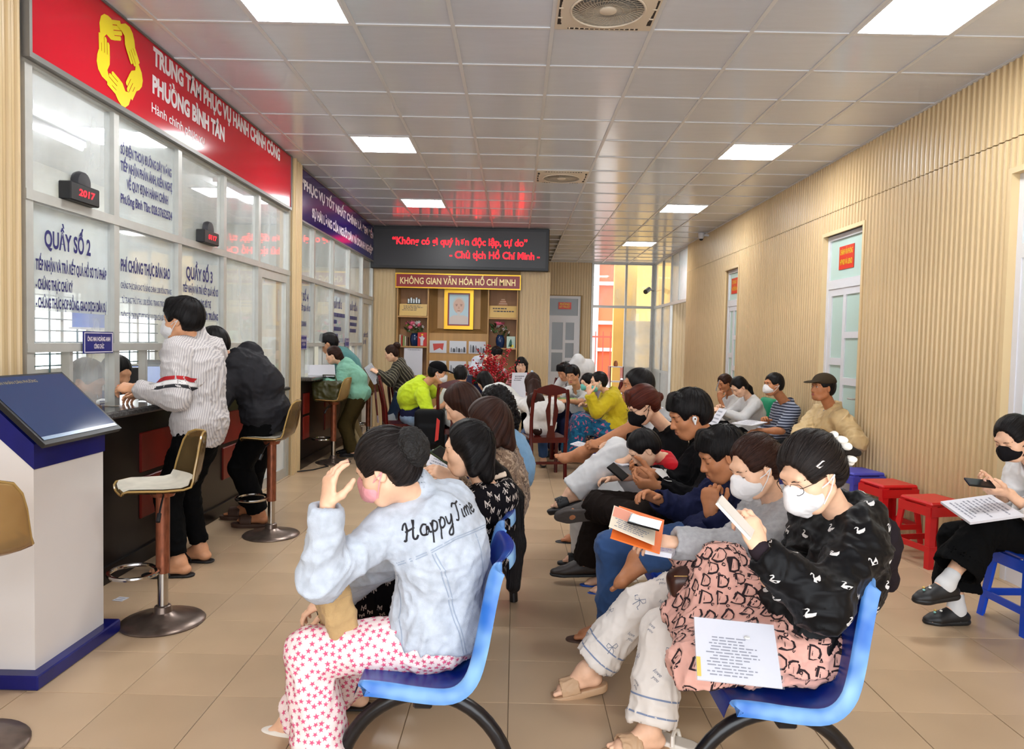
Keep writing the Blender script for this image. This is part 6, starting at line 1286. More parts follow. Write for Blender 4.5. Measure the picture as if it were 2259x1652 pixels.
# ---- right benches --------------------------------------------------------------------------
J = build_person('woman in a black velvet top and pink patterned skirt, white mask and glasses', dict(pel=(.94, 2.42, SEATZ + .01), face=188, h=1.58, near=2, skin='light', neck=at(1858, 1136, 2.38), hc=at(1788, 1042, 2.24), hd=(203, -27, -3), hair='bun', hcol='soft', bun=(.01, -.118, .02), bunr=(.044, .048, .040), hth=.016, hairline=.012, mask=M_MASKW, glasses=1, eyes='down', bw=1.06,
    aL=dict(w=at(1675, 1212, 2.13), h=(.3, -.5, -1), d=(-.35, .12, .9), n=(.4, -.9, .1), curl=.75, thumb=.8), aR=dict(w=at(1735, 1245, 2.42), h=(0, .5, -1), d=(-.8, -.4, 0)), lL=dict(a=(.80, 2.28, .50), h=(-1, -.35, .02), toe=(.6, .6, 0), up=(0, -.3, 1)), lR=dict(a=(.84, 2.64, .36), h=(-.2, .1, 1), toe=(-1, .2, -.2), k=.94)))
VELV = hexmat('black_velvet', '080709', rough=.5, noise=.1, sheen=.04, spec=.18); RIB = cloth('dark_ribbed_knit', '2c2328'); SWM = hexmat('silver_swan_print', 'cfcbc8', rough=.5)
tp = wear_top(J, VELV, 'velvet_top', o=.034, oc=.024, hem=-.005, wr=.011, hood=True, seed=9, bag=.02); d_ = decals(tp, J.base, SWAN, .085, .034, SWM, 'swan_print', tp, n=90, jitter=.5); tag(d_, kind='stuff')
S = Sdf(); S.ell(J.pel + J.T[2] * .02, V3(.178, .135, .06), J.T, k=.02); S.plane(J.pel + J.T[2] * .035, J.T[2]); S.plane(J.pel - J.T[2] * .05, -J.T[2]); wear_sdf(J, S, RIB, 'waistband')
A = J.arm['L']; S = Sdf(); S.cap(lerp(A[1], A[2], .84), lerp(A[1], A[2], 1.0), .034, .032); wear_sdf(J, S, RIB, 'cuff')
S = Sdf(); hL, kL, aL = J.leg['L'][:3]; hR, kR, aR = J.leg['R'][:3]
S.ell(J.pel + V3(-.02, 0, -.03), (.185, .185, .10), k=.06); S.cap(hL, kL, .105, .085, k=.06); S.cap(kL, aL + V3(.02, 0, -.02), .085, .075, k=.05); S.cap(hR, kR, .105, .072, k=.07); S.cap(kR, kR + V3(-.02, 0, -.24), .074, .08, k=.05); S.cap((.60, 2.24, .49), (1.0, 2.34, .51), .082, .11, k=.05); S.cap((.92, 2.52, .56), (.755, 2.57, .705), .10, .072, k=.05); S.cap((.755, 2.57, .705), (.70, 2.54, .50), .072, .085, k=.05); S.cap((.60, 2.24, .48), (.66, 2.46, .48), .08, .09, k=.05); S.ell(lerp(kL, aL, .35) + V3(.02, .08, -.03), (.20, .15, .055), k=.05); S.plane((0, 0, .437), (0, 0, -1), k=.02)
SKM = cloth('pink_print_crepe', 'dba596', noise=.03); SKP = hexmat('black_logo_print', '241418', rough=.85); P_, F_ = S.mesh(J.vx); P_ = wrinkle(P_, F_, .014, 12, 3); sk = np_mesh('skirt', P_, F_, SKM, J.root, J.base)
d_ = decals(sk, J.base, DIORG, .047, .050, SKP, 'logo_print', sk, n=420, jitter=.22, lift=.002, up=(.15, 0, 1)); tag(d_, kind='stuff')
H = J.H; hp = lambda x, y, z: H.c + (H.R[0] * x + H.R[1] * y + H.R[2] * z) * H.s
mb = MB(); mb.tube([hp(-.083, .035, .052) - J.base, hp(-.086, .01, .058) - J.base, hp(-.087, -.012, .050) - J.base, hp(-.087, .0, .046) - J.base, hp(-.085, .03, .046) - J.base], .0028, 6, closed=True); mb.build('hair_clip', hexmat('pearl_white', 'eadfd8', rough=.25), J.root)
for k, (a, b, c) in enumerate(((.0, -.125, .075), (-.02, -.13, .055), (-.035, -.125, .035), (-.03, -.128, -.015), (-.015, -.135, -.03), (.015, -.13, .06))): S = Sdf(); S.ell(hp(a - .02, b, c), V3(.020, .014, .012) * H.s, frame(V3(math.cos(k), math.sin(k * 1.7), .4))); wear_sdf(J, S, hexmat('cream_scrunchie', 'ece3d6', rough=.8), 'hair_scrunchie', .004, .002)
S = Sdf(); S.cap(hp(0, -.15, .0), hp(-.02, -.19, -.03), .026, .012); S.cap(hp(0, -.15, .01), hp(.03, -.185, .0), .022, .008); P_, F_ = S.mesh(.0045); np_mesh('hair_ends', P_, F_, HAIR['soft'], J.root, J.base, {'strand': (P_ - H.c) @ H.R.T * 500 * np.array([1, .05, 1])})
S = Sdf(); b_ = J.neck - J.Tc[1] * .12 - J.Tc[2] * .10; S.ell(b_, (.09, .075, .10), J.Tc); S.cap(b_ - J.Tc[2] * .03, b_ - J.Tc[1] * .06 - J.Tc[2] * .15, .07, .03); wear_sdf(J, S, cloth('dark_sheer_hood', '241d20'), 'hood', wr=.008)

J = build_person('woman in a grey hoodie and white mask reading an orange folder', dict(pel=(.92, 2.95, SEATZ), face=183, h=1.60, near=2, skin='light', neck=at(1712, 1113, 2.95), hc=at(1665, 1027, 2.82), hd=(195, -25), hair='bun', hcol='brown', bun=(0, -.112, .015), bunr=(.034, .030, .034), hth=.009, hairline=.03, mask=M_MASKW, eyes='down',
    aL=dict(w=at(1482, 1196, 2.72), h=(.1, -.5, -1), d=(-1, .05, .0), n=(.2, -.5, 1), curl=.45), aR=dict(w=at(1530, 1238, 2.86), d=(-1, 0, .1), n=(0, .3, -1), curl=.6), lL=dict(a=at(1432, 1612, 2.62), h=(-1, -.1, .9), toe=(-1, -.25, -.02), k=.92), lR=dict(a=at(1292, 1482, 3.02), h=(-1, .05, .9), toe=(-1, -.05, -.25), k=.94)))
GREY = cloth('heather_grey_fleece', 'a3a1a2', noise=.1, nscale=60); PAJ = cloth('ivory_satin', 'ddd2c8', rough=.45, weave=.04, noise=.02); PAJP = hexmat('grey_line_print', '6f7484', rough=.8); STR = hexmat('blue_grey_stripe', '7c87a0', rough=.8)
wear_top(J, GREY, 'hoodie', o=.040, oc=.030, hem=.055, wr=.009, hood=True, cuff=1, seed=11, bag=.014); tr = wear_trousers(J, PAJ, 'printed_trousers', o=.024, oh=.052, end={'L': .94, 'R': .90}, wr=.010); d_ = decals(tr, J.base, BOW, .085, .055, PAJP, 'bow_print', tr, n=110, jitter=.6); tag(d_, kind='stuff')
for sd, e in (('L', .94), ('R', .90)):
    hp_, kn, an = J.leg[sd][:3]; d = nrm(an - kn)
    for k, t in enumerate((.80, .70)): ring_band(tr, J.base, lerp(kn, an, (e - .5) * 2) - d * (.018 + .06 * k), d, .1, .006, STR, 'hem_stripe', tr)
for q in 'LR': wear_shoe(J, q, M_TANSOLE, 'slide', M_TANSOLE)

J = build_person('young man in a navy jacket, fist at his mouth, barefoot ankle on knee', dict(pel=(.93, 3.50, SEATZ), face=182, sex='m', h=1.66, near=2, skin='tan', neck=at(1642, 1050, 3.50), hc=at(1592, 1003, 3.36), hd=(184, -22), hair='short', hcol='black', hth=.014, eyes='down', aL=dict(w=at(1567, 1128, 3.24), h=(-.3, -.4, -1), d=(-.05, 0, 1), n=(-.6, -.8, 0), curl=1.25, thumb=1.), aR=dict(w=(.72, 3.62, .72)), lL=dict(a=at(1408, 1232, 3.24), h=(-.4, -1, .3), toe=(-.8, -.12, -.42), up=(-.35, .45, .75)), lR=dict(a=(.50, 3.60, .08), toe=(-1, 0, 0))))
wear_top(J, NAVY, 'jacket', o=.03, oc=.024, hem=.05, wr=.009, collar=.035, seed=13); wear_trousers(J, JEAN, 'jeans', o=.02, oh=.024, end={'L': .93, 'R': .97}, wr=.008); wear_shoe(J, 'R', M_BRSAND, 'flip', M_BRSAND)

J = build_person('man in a black jacket with a white earbud, legs crossed, using a phone', dict(pel=(.95, 4.12, SEATZ), face=183, sex='m', h=1.70, near=2, skin='tan', neck=at(1580, 990, 4.12), hc=at(1520, 915, 3.97), hd=(186, -20), hair='short', hcol='black', hth=.018, eyes='down', aL=dict(w=at(1452, 1072, 3.86), h=(.1, -.6, -1), d=(-1, .1, .1), n=(.2, -.6, -.6), curl=.7), aR=dict(w=at(1440, 1045, 4.05), h=(.1, .6, -1), d=(-1, -.1, .05), n=(0, .6, -.6), curl=.7), lL=dict(a=(.45, 4.10, .575), h=(-.1, -1, .15), toe=(-1, .05, -.12), up=(-.1, .8, .55)), lR=dict(a=at(1290, 1240, 4.45), h=(-1, .2, .6), toe=(-1, 0, -.03)), bare=False))
jk = wear_top(J, BLK, 'jacket', o=.036, oc=.026, hem=.06, wr=.010, collar=.04, cuff=1, seed=15)
for nm, cx, cz, rx, rz, c in (('white_patch', 0, 0, .045, .028, 'd9d5d2'), ('blue_patch', -.03, .03, .035, .012, '2f62a8'), ('yellow_patch', .045, .02, .02, .022, 'd8cf8a'), ('dark_patch', .005, .004, .010, .008, '141214'), ('white_patch', .05, .06, .018, .03, 'd9d5d2')):
    a_ = np.linspace(0, 2 * math.pi, 15)[:-1]; proj_decal(jk, J.base, at(1462, 1036, 4.0), (1, 0, 0), (0, 0, 1), (0, 1, 0), [(cx, cz)] + [(cx + rx * math.cos(q), cz + rz * math.sin(q)) for q in a_], [(0, 1 + k, 1 + (k + 1) % 14) for k in range(14)], hexmat('patch_' + c, c, rough=.8), nm, jk, .002 + .0006 * len(nm))
S = Sdf(); fr = J.neck + J.Tc[1] * .075 - J.Tc[2] * .03; S.cap(fr, fr - J.Tc[2] * .22 + J.Tc[1] * .065, .035, .022, k=.02, flat=(J.Tc[1], .5)); S.cap(J.neck + J.Tc[0] * .05, J.neck - J.Tc[0] * .05 + J.Tc[1] * .02, .05, .05, k=.02); wear_sdf(J, S, cloth('pale_inner_shirt', 'd9c8c0'), 'inner_shirt'); wear_trousers(J, cloth('brown_black_trouser', '1c1512'), o=.024, oh=.04, wr=.008)
M_GSH = hexmat('grey_slip_on', '4b4440', rough=.8, noise=.1, nscale=40)
for q in 'LR': wear_shoe(J, q, M_GSH if q == 'L' else hexmat('dark_brown_shoe', '2c211b', rough=.5), 'shoe', M_GSH if q == 'L' else M_BLKRUB)
H = J.H; S = Sdf(); e0 = H.c + (-H.R[0] * .086 + H.R[1] * .004 - H.R[2] * .010) * H.s; S.ell(e0, (.008, .008, .008)); S.cap(e0, e0 - H.R[2] * .03 + H.R[1] * .006, .0042, .0042); wear_sdf(J, S, hexmat('white_earbud', 'eeeeee', rough=.25), 'earbud', .002)
JK4 = J
J = build_person('small boy in a red sleeveless shirt bending forward on the bench', dict(pel=(.86, 4.42, SEATZ - .02), face=190, sex='m', h=1.10, hs=1.32, near=1, skin='light', neck=at(1468, 1010, 4.36), hc=at(1420, 990, 4.26), hd=(188, -38), hair='crop', hcol='black', hth=.012, eyes='down', aL=dict(w=at(1440, 1062, 4.2)), aR=dict(w=(.60, 4.45, .66)), bow=(1, 0, .3))); wear_top(J, cloth('bright_red_cloth', 'c1121f'), 'tank_top', o=.02, sleeve=.06, hem=.03); wear_trousers(J, NAVY, end=.7)
[wear_shoe(J, q, hexmat('blue_sandal', '1d4fb0', rough=.5), 'flip', hexmat('blue_sandal', '1d4fb0')) for q in 'LR']
J = build_person('woman in black with red-brown hair, black mask and papers on her white trousers', dict(pel=(.87, 4.72, SEATZ), face=185, h=1.60, near=1, skin='light', neck=at(1478, 948, 4.75), hc=at(1417, 893, 4.62), hd=(192, -30), hair='bun', hcol='red', bun=(0, -.125, -.01), bunr=(.034, .034, .034), hth=.016, hairline=-.005, bangs=1, mask=M_MASKB, glasses=1, eyes='down', aL=dict(w=at(1390, 1010, 4.45), h=(.2, -.5, -1), d=(-1, 0, -.2)), aR=dict(w=at(1350, 990, 4.75)), lL=dict(a=at(1262, 1085, 4.55), h=(-.25, -.3, 1), toe=(-1, -.1, -.35)), lR=dict(a=(.50, 4.85, .08), toe=(-1, 0, 0))))
wear_top(J, BLK, 'blouse', o=.028, oc=.024, hem=.05, wr=.008, seed=17); wear_trousers(J, WHT, o=.026, oh=.05, wr=.008); [wear_shoe(J, q, M_BLKRUB, 'slide', M_BLKRUB) for q in 'LR']
J = build_person('man with shaved sides in a grey T-shirt and shorts, barefoot, legs crossed', dict(pel=(.94, 5.28, SEATZ), face=182, sex='m', h=1.70, near=1, skin='tan', neck=at(1452, 915, 5.30), hc=at(1405, 853, 5.2), hd=(184, 2), hair='crop', hcol='black', hth=.010, eyes='open', aL=dict(w=at(1335, 982, 5.05), h=(.2, -.5, -1), d=(-1, 0, .1), curl=.8), aR=dict(w=at(1330, 985, 5.25)), lL=dict(a=at(1282, 1000, 5.1), h=(-.1, -.2, 1), toe=(-1, -.05, .05), up=(0, -.5, .8)), lR=dict(a=(.55, 5.4, .08), toe=(-1, 0, 0))))
wear_top(J, stripes_mat('grey_white_tee', '9b9b9d', 'cfcfd1', 1.9, 'Z', .5), 't_shirt', o=.022, oc=.02, sleeve=.42, hem=.05); wear_trousers(J, BLK, 'shorts', o=.03, oh=.03, end=.47); wear_shoe(J, 'R', M_BLKRUB, 'flip', M_BLKRUB)

# ---- along the slatted wall -----------------------------------------------------------------
J = build_person('woman with a black mask and white shirt at the right edge, papers on her lap', dict(pel=(2.87, 3.95, .51), face=184, h=1.58, near=2, skin='light', neck=at(2288, 1028, 3.92), hc=at(2236, 966, 3.84), hd=(197, -27), hair='pony', hcol='black', hth=.010, hairline=.028, mask=M_MASKB, maskstyle='sx', eyes='down', aL=dict(w=at(2222, 1086, 3.70), h=(.4, -.4, -1), d=(-1, .05, .05), n=(.1, -.4, -.8), curl=.55), aR=dict(w=at(2205, 1072, 3.95), h=(.4, .4, -1), d=(-1, -.1, .1), n=(0, .4, -.8), curl=.6), lL=dict(a=at(2085, 1290, 3.72), h=(-1, -.1, .8), toe=(-1, -.1, -.12)), lR=dict(a=at(2110, 1345, 3.93), h=(-1, .1, .5), toe=(-1, 0, -.05))))
wear_top(J, WHT, 'shirt', o=.032, oc=.03, sleeve=.80, hem=.06, wr=.008, seed=19, collar=.02); tr = wear_trousers(J, BLKT, 'wide_trousers', o=.028, oh=.075, end=.84, wr=.008)
for q in 'LR':
    wear_shoe(J, q, M_BLKRUB, 'clog', M_BLKRUB); hp_, kn, an, toe, up = J.leg[q]; S = Sdf(); S.cap(an + nrm(kn - an) * .07, an, .040, .042); S.cap(an, an - V3(0, 0, .04), .042, .04); wear_sdf(J, S, WHT, 'sock')
    c = an + toe * .09 + V3(0, 0, -.005)
    for k, (a, b, m_) in enumerate(((.0, -.01, 'efe9e0'), (.02, .012, 'd8b25a'), (-.02, .018, 'efe9e0'), (.035, -.012, '7fb7b0'))): S = Sdf(); S.ell(c + toe * a + np.cross(toe, V3(0, 0, 1)) * b + V3(0, 0, .006 - .2 * abs(a)), (.008, .008, .006)); wear_sdf(J, S, hexmat('charm_' + m_, m_, rough=.4), 'clog_charm', .004)
TANJ = cloth('tan_leather', 'c2a678', rough=.5, weave=.05, noise=.12, nscale=10); CAPM = cloth('olive_brown_cap', '3d3327')
def cap_hat(J, m, vis=.09, name='cap', dome=(.083, .103, .075)):
    H = J.H; h = lambda x, y, z: H.c + (H.R[0] * x + H.R[1] * y + H.R[2] * z) * H.s; S = Sdf(); S.ell(h(0, -.012, .055), V3(*dome) * 1.08 * H.s, H.R, k=.02); S.plane(h(0, 0, .04), -H.R[2] - H.R[1] * .12, k=.01); S.ell(h(0, .105, .048), V3(.068, vis, .010) * H.s, frame(H.R[1] - H.R[2] * .18, H.R[2]), k=.012); return wear_sdf(J, S, m, name, J.hv)
J = build_person('man in a tan jacket and brown cap sitting against the slatted wall', dict(pel=(2.74, 6.85, .56), face=188, sex='m', h=1.68, near=1, skin='tan', neck=at(1838, 905, 6.85), hc=at(1815, 855, 6.78), hd=(194, 4), hair='crop', hcol='black', hth=.006, eyes='open', gaze=.3, shw=1.1, aL=dict(w=at(1840, 1000, 6.62), h=(.1, -.8, -.9), d=(-.8, .3, -.3)), aR=dict(w=at(1765, 985, 6.75), h=(-.4, .8, -.3), d=(-.7, .2, -.4)))); wear_top(J, TANJ, 'jacket', o=.036, oc=.026, hem=.05, wr=.012, collar=.045, seed=21); cap_hat(J, CAPM); wear_trousers(J, BLKT); [wear_shoe(J, q, M_BLKRUB, 'shoe') for q in 'LR']
S = Sdf(); fr = J.neck + J.Tc[1] * .085 - J.Tc[2] * .03; S.cap(fr, fr - J.Tc[2] * .14 + J.Tc[1] * .045, .03, .015, flat=(J.Tc[1], .5)); wear_sdf(J, S, cloth('grey_inner_shirt', '6b6d70'), 'inner_shirt')
J = build_person('man in a navy striped polo and white mask sitting by the wall', dict(pel=(2.75, 7.95, .48), face=186, sex='m', h=1.62, near=1, skin='tan', neck=at(1738, 892, 7.95), hc=at(1706, 848, 7.88), hd=(196, 0), hair='crop', hcol='black', hth=.010, mask=M_MASKW, maskstyle='sx', eyes='open', aL=dict(w=at(1672, 950, 7.7), h=(.2, -.6, -.8), d=(-.8, 0, -.5)), aR=dict(w=at(1690, 930, 7.95)))); wear_top(J, stripes_mat('navy_stripe', '2b3042', '9a9fae', 11., 'Z', .62), 'polo_shirt', o=.026, oc=.024, sleeve=.46, hem=.05, collar=.03, wr=.007); wear_trousers(J, cloth('khaki_dark', '3f3a30')); [wear_shoe(J, q, M_BLKRUB, 'shoe') for q in 'LR']
J = build_person('woman in a white top with a green backpack, bent over papers', dict(pel=(2.74, 8.62, .48), face=190, h=1.55, near=1, skin='light', neck=at(1655, 878, 8.6), hc=at(1630, 853, 8.5), hd=(200, -38), hair='pony', hcol='black', hth=.010, hairline=.03, eyes='down', aL=dict(w=at(1595, 908, 8.4), h=(.1, -.6, -1)), aR=dict(w=at(1590, 900, 8.6)))); wear_top(J, WHT, 'shirt', o=.022, hem=.05); wear_trousers(J, BLKT); [wear_shoe(J, q, M_BLKRUB, 'shoe') for q in 'LR']; JBP = J
J = build_person('woman in white holding a phone against her face beside the far wall door', dict(pel=(2.72, 9.35, .48), face=192, h=1.5, near=1, skin='tan', neck=at(1612, 875, 9.35), hc=at(1598, 845, 9.25), hd=(205, -18), hair='bun', hcol='brown', hth=.012, hairline=.02, eyes='down', aL=dict(w=at(1588, 880, 9.12), h=(-.5, -.5, -1), d=(0, 0, 1), n=(-.5, -.8, 0), curl=.8), aR=dict(w=at(1580, 905, 9.2)))); wear_top(J, WHT, 'polo_shirt', o=.02, sleeve=.4, hem=.05, collar=.03); wear_trousers(J, BLKT); [wear_shoe(J, q, M_BLKRUB, 'shoe') for q in 'LR']

# ---- at the near counter ---------------------------------------------------------------------
GSTR = stripes_mat('grey_pinstripe', 'c9c2bf', 'a9a3a3', 30., 'X', .6)
J = build_person('young man in a pale grey shirt and white mask standing at the counter', dict(pel=(-1.99, 4.58, .90), face=174, twist=-10, sex='m', seat=False, h=1.70, near=2, skin='mid', neck=at(432, 752, 4.58), hc=at(402, 706, 4.52), hd=(178, -4), hair='short', hcol='black', hth=.020, mask=M_MASKW, eyes='open', bare=True, aL=dict(w=at(300, 858, 4.36), h=(.6, -.3, -1), d=(-1, .1, .1), n=(.1, -.5, .8), curl=.6), aR=dict(w=(-2.33, 4.62, 1.10), h=(.4, .6, -1), d=(-1, -.1, 0)), lL=dict(a=fl(395, 1248, 4.42), h=(-1, 0, 0), toe=(-1, -.12, 0)), lR=dict(a=fl(442, 1218, 4.72), h=(-1, 0, 0), toe=(-1, .1, 0))))
tp = wear_top(J, GSTR, 'shirt', o=.030, oc=.024, hem=.10, wr=.008, collar=.04, cuff=1, seed=23, hemflare=.008, box=(.160, .125)); A = J.arm['L']
for k, (t, c) in enumerate(((.30, 'b02025'), (.345, 'e8e4e2'), (.39, '1c1c20'))): c0 = lerp(A[0], A[1], .62 + .09 * k); ring_band(tp, J.base, c0, A[1] - A[0], .075, .022, hexmat('sleeve_stripe_' + c, c, rough=.8), 'sleeve_stripe', tp)
wear_trousers(J, BLKT, o=.018, oh=.016, end=.93, wr=.007); [wear_shoe(J, q, M_BLKRUB, 'flip', M_BLKRUB) for q in 'LR']
DKJ = cloth('charcoal_nylon', '29282b', rough=.6, weave=.05)
J = build_person('man in a dark hooded jacket leaning on the counter', dict(pel=(-1.90, 5.55, .88), face=172, twist=-12, sex='m', seat=False, h=1.68, near=1, skin='tan', neck=at(512, 800, 5.42), hc=at(470, 762, 5.40), hd=(168, -22), hair='short', hcol='black', hth=.016, eyes='down', bow=(.6, 0, .8), aL=dict(w=(-2.36, 5.18, 1.08), h=(.4, -.5, -1), d=(-1, .2, 0)), aR=dict(w=(-2.36, 5.55, 1.08), h=(.3, .6, -1)), lL=dict(a=fl(572, 1135, 5.62, .105), h=(-1, 0, 0), toe=(-1, -.05, 0)), lR=dict(a=fl(545, 1118, 5.85, .105), h=(-1, 0, 0), toe=(-1, 0, 0))))
wear_top(J, DKJ, 'hooded_jacket', o=.04, oc=.03, hem=.10, wr=.010, hood=True, seed=25, hemflare=.01, box=(.17, .135)); wear_trousers(J, BLKT, o=.03, oh=.035, end=.95); [wear_shoe(J, q, M_BRSAND, 'slide', M_BRSAND) for q in 'LR']
# ---- at the far counter ----------------------------------------------------------------------
MINT = cloth('mint_fleece', '7fb39c')
J = build_person('woman in a mint green hoodie reading a sheet at the far counter', dict(pel=(-1.95, 9.02, .78), face=178, seat=False, h=1.47, near=1, skin='light', neck=at(758, 806, 9.0), hc=at(735, 783, 8.95), hd=(182, -14), hair='pony', hcol='brown', hth=.010, hairline=.028, eyes='down', aL=dict(w=at(712, 838, 8.75), h=(.5, -.4, -1), d=(-1, .1, .2)), aR=dict(w=at(705, 830, 9.0)), lL=dict(a=fl(778, 1010, 8.95), h=(-1, 0, 0), toe=(-1, 0, 0)), lR=dict(a=fl(770, 998, 9.2), h=(-1, 0, 0), toe=(-1, 0, 0)))); wear_top(J, MINT, 'hoodie', o=.034, oc=.024, hem=.12, wr=.008, hood=True, seed=27, hemflare=.02); wear_trousers(J, OLIVE, o=.028, oh=.035, end=.98); [wear_shoe(J, q, M_BLKRUB, 'shoe') for q in 'LR']
J = build_person('dark-haired man standing behind the mint hoodie', dict(pel=(-2.12, 9.42, .88), face=178, seat=False, sex='m', h=1.68, near=0, skin='mid', neck=at(745, 774, 9.35), hc=at(725, 757, 9.3), hd=(184, -18), hair='short', hcol='black', aL=dict(w=(-2.32, 9.2, 1.1)), aR=dict(w=(-2.32, 9.5, 1.1)), lL=dict(a=(-2.0, 9.3, .08)), lR=dict(a=(-2.02, 9.55, .08)))); wear_top(J, cloth('teal_grey_cloth', '4d7a78'), 'shirt', o=.024, hem=.1, sleeve=.9); wear_trousers(J, cloth('khaki', '8a7650'), oh=.03); [wear_shoe(J, q, hexmat('brown_leather', '3a2018', rough=.4), 'shoe') for q in 'LR']
PLAID = stripes_mat('dark_plaid', '2a251d', '6f6754', 9., 'DIAGONAL', .78)
J = build_person('woman in a dark plaid hoodie with her hair up, holding papers', dict(pel=(-1.56, 10.0, .765), face=180, seat=False, h=1.43, near=1, skin='light', neck=at(876, 803, 10.0), hc=at(863, 779, 9.9), hd=(186, -22), hair='bun', hcol='brown', bun=(0, -.125, .08), bunr=(.065, .058, .06), hth=.012, hairline=.025, eyes='down', aL=dict(w=at(832, 822, 9.7), h=(.3, -.5, -1)), aR=dict(w=at(830, 818, 9.9)), lL=dict(a=(-1.62, 9.88, .08), h=(-1, 0, 0)), lR=dict(a=(-1.60, 10.12, .08), h=(-1, 0, 0)))); wear_top(J, PLAID, 'hoodie', o=.03, hem=.08, hood=True, wr=.007); wear_trousers(J, spots_mat('ripped_jeans', ('1f2e44', '223450', '1c2a40', 'a9b2ba'), 9), oh=.02); [wear_shoe(J, q, M_BLKRUB, 'shoe') for q in 'LR']
# ---- around the meeting table ----------------------------------------------------------------
NEON = cloth('neon_yellow_cloth', 'c5dc2c', noise=.03)
J = build_person('man in a neon yellow shirt and black cap leaning to the table', dict(pel=(-1.27, 9.0, .56), face=12, sex='m', h=1.68, near=1, skin='mid', neck=at(935, 848, 8.85), hc=at(966, 822, 8.78), hd=(2, -12), hair='crop', hcol='black', hth=.008, mask=M_MASKW, maskstyle='sx', eyes='down', bow=(-1, 0, .4), aR=dict(w=at(985, 888, 8.6), h=(0, -.5, -1), d=(1, 0, 0)), aL=dict(w=(-.75, 9.1, .80)), lL=dict(a=(-.93, 9.2, .08)), lR=dict(a=(-1.0, 8.95, .08)))); wear_top(J, NEON, 'neon_shirt', o=.03, oc=.026, sleeve=.44, hem=-.12, wr=.008, collar=.03); S = Sdf(); S.ell(J.pel + J.T[2] * .06, V3(.185, .14, .11), J.T, k=.03); S.cap(J.pel + J.T[2] * .08, J.sp2, .15, .13, k=.03, flat=(J.T[1], .8)); wear_sdf(J, S, NAVY, 'navy_shirt_panel', wr=.006); cap_hat(J, BLK); wear_trousers(J, cloth('faded_jeans', '8298b4', noise=.12)); [wear_shoe(J, q, M_BLKRUB, 'shoe') for q in 'LR']
J = build_person('man in white seen from behind on a wooden chair at the table', dict(pel=(-.67, 8.64, .54), face=88, sex='m', h=1.56, near=1, skin='mid', neck=at(1016, 858, 8.78), hc=at(1016, 828, 8.86), hd=(92, -12), hair='crop', hcol='black', hth=.010, faceparts=False)); wear_top(J, cloth('off_white_cloth', 'cfd0ca'), 'shirt', o=.024, hem=.05); wear_trousers(J, BLKT); [wear_shoe(J, q, M_BLKRUB, 'shoe') for q in 'LR']
J = build_person('hunched woman in white with black hair at the middle of the table', dict(pel=(-.10, 9.0, .56), face=110, h=1.58, near=0, skin='light', neck=(-.22, 9.30, .90), hc=(-.40, 9.36, .98), hd=(140, -30), hair='bob', hcol='black', hth=.016, bow=(0, -.6, .8))); wear_top(J, cloth('white_lace', 'd9d9d4', noise=.08, nscale=40), 'blouse', o=.03, hem=.05); wear_trousers(J, BLKT); [wear_shoe(J, q, M_BLKRUB, 'shoe') for q in 'LR']
J = build_person('woman with glasses in pink behind the red flowers', dict(pel=(.10, 10.75, .58), face=-92, h=1.60, near=1, skin='light', neck=(.09, 10.70, 1.02), hc=at(1150, 806, 10.62), hd=(-95, -4), hair='long', hcol='black', hth=.012, bangs=1, glasses=1, eyes='open', tail=[(.09, 10.78, 1.1), (.09, 10.82, .95), (.09, 10.82, .85)])); wear_top(J, cloth('rose_pink_cloth', 'c97f83'), 'blouse', o=.02, hem=.05); wear_trousers(J, BLKT)
J = build_person('woman with long brown hair in a white blouse on the nearest wooden chair', dict(pel=(.29, 8.20, .53), face=100, h=1.44, hs=1.08, near=1, skin='light', neck=at(1185, 885, 8.32), hc=at(1174, 845, 8.38), hd=(108, -14), hair='long', hcol='brown', hth=.012, tail=[at(1178, 850, 8.24), at(1182, 885, 8.12), at(1186, 950, 8.05)], tailr=(.085, .105, .06), tailn=(0, 1, 0), tailf=.45, faceparts=False, aL=dict(w=(-.02, 8.72, .80), h=(-.9, -.2, -.5)), aR=dict(w=(.45, 8.7, .80)), lL=dict(a=(.12, 8.62, .08)), lR=dict(a=(.36, 8.66, .08)))); wear_top(J, cloth('sheer_white', 'dcd8d4', noise=.03), 'blouse', o=.03, oc=.03, hem=.10, wr=.008, hemflare=.02); wear_trousers(J, JEAN, 'jeans', end=.9); [wear_shoe(J, q, M_CHROME, 'flip', M_BLKRUB) for q in 'LR']
S = Sdf(); H = J.H; S.ell(H.c + H.R[2] * .128 - H.R[1] * .02, (.018, .012, .02)); wear_sdf(J, S, hexmat('silver_hair_clip', '9aa6b4', rough=.3, metal=.5), 'hair_clip', .004)
J = build_person('smiling man with glasses in a white shirt and blue lanyard', dict(pel=(.84, 9.78, .52), face=232, sex='m', h=1.62, near=1, skin='mid', neck=at(1275, 862, 9.6), hc=at(1263, 827, 9.45), hd=(244, -16, -6), hair='short', hcol='black', hth=.014, glasses=1, eyes='down', aL=dict(w=at(1250, 885, 9.15), h=(.9, -.2, -.4), d=(-1, -.1, 0)), aR=dict(w=at(1225, 870, 9.3)))); wear_top(J, WHT, 'shirt', o=.022, sleeve=.42, hem=.05, collar=.035); wear_trousers(J, NAVY); H = J.H; mb = MB(); a = J.neck + J.Tc[1] * .07; mb.tube([J.neck + J.Tc[0] * .06 + J.Tc[1] * .06 - J.base, a - J.Tc[2] * .16 + J.Tc[1] * .06 - J.base, J.neck - J.Tc[0] * .06 + J.Tc[1] * .06 - J.base], .006, 6); mb.build('lanyard', hexmat('blue_lanyard', '2b3a86', rough=.6), J.root); [wear_shoe(J, q, M_BLKRUB, 'shoe') for q in 'LR']
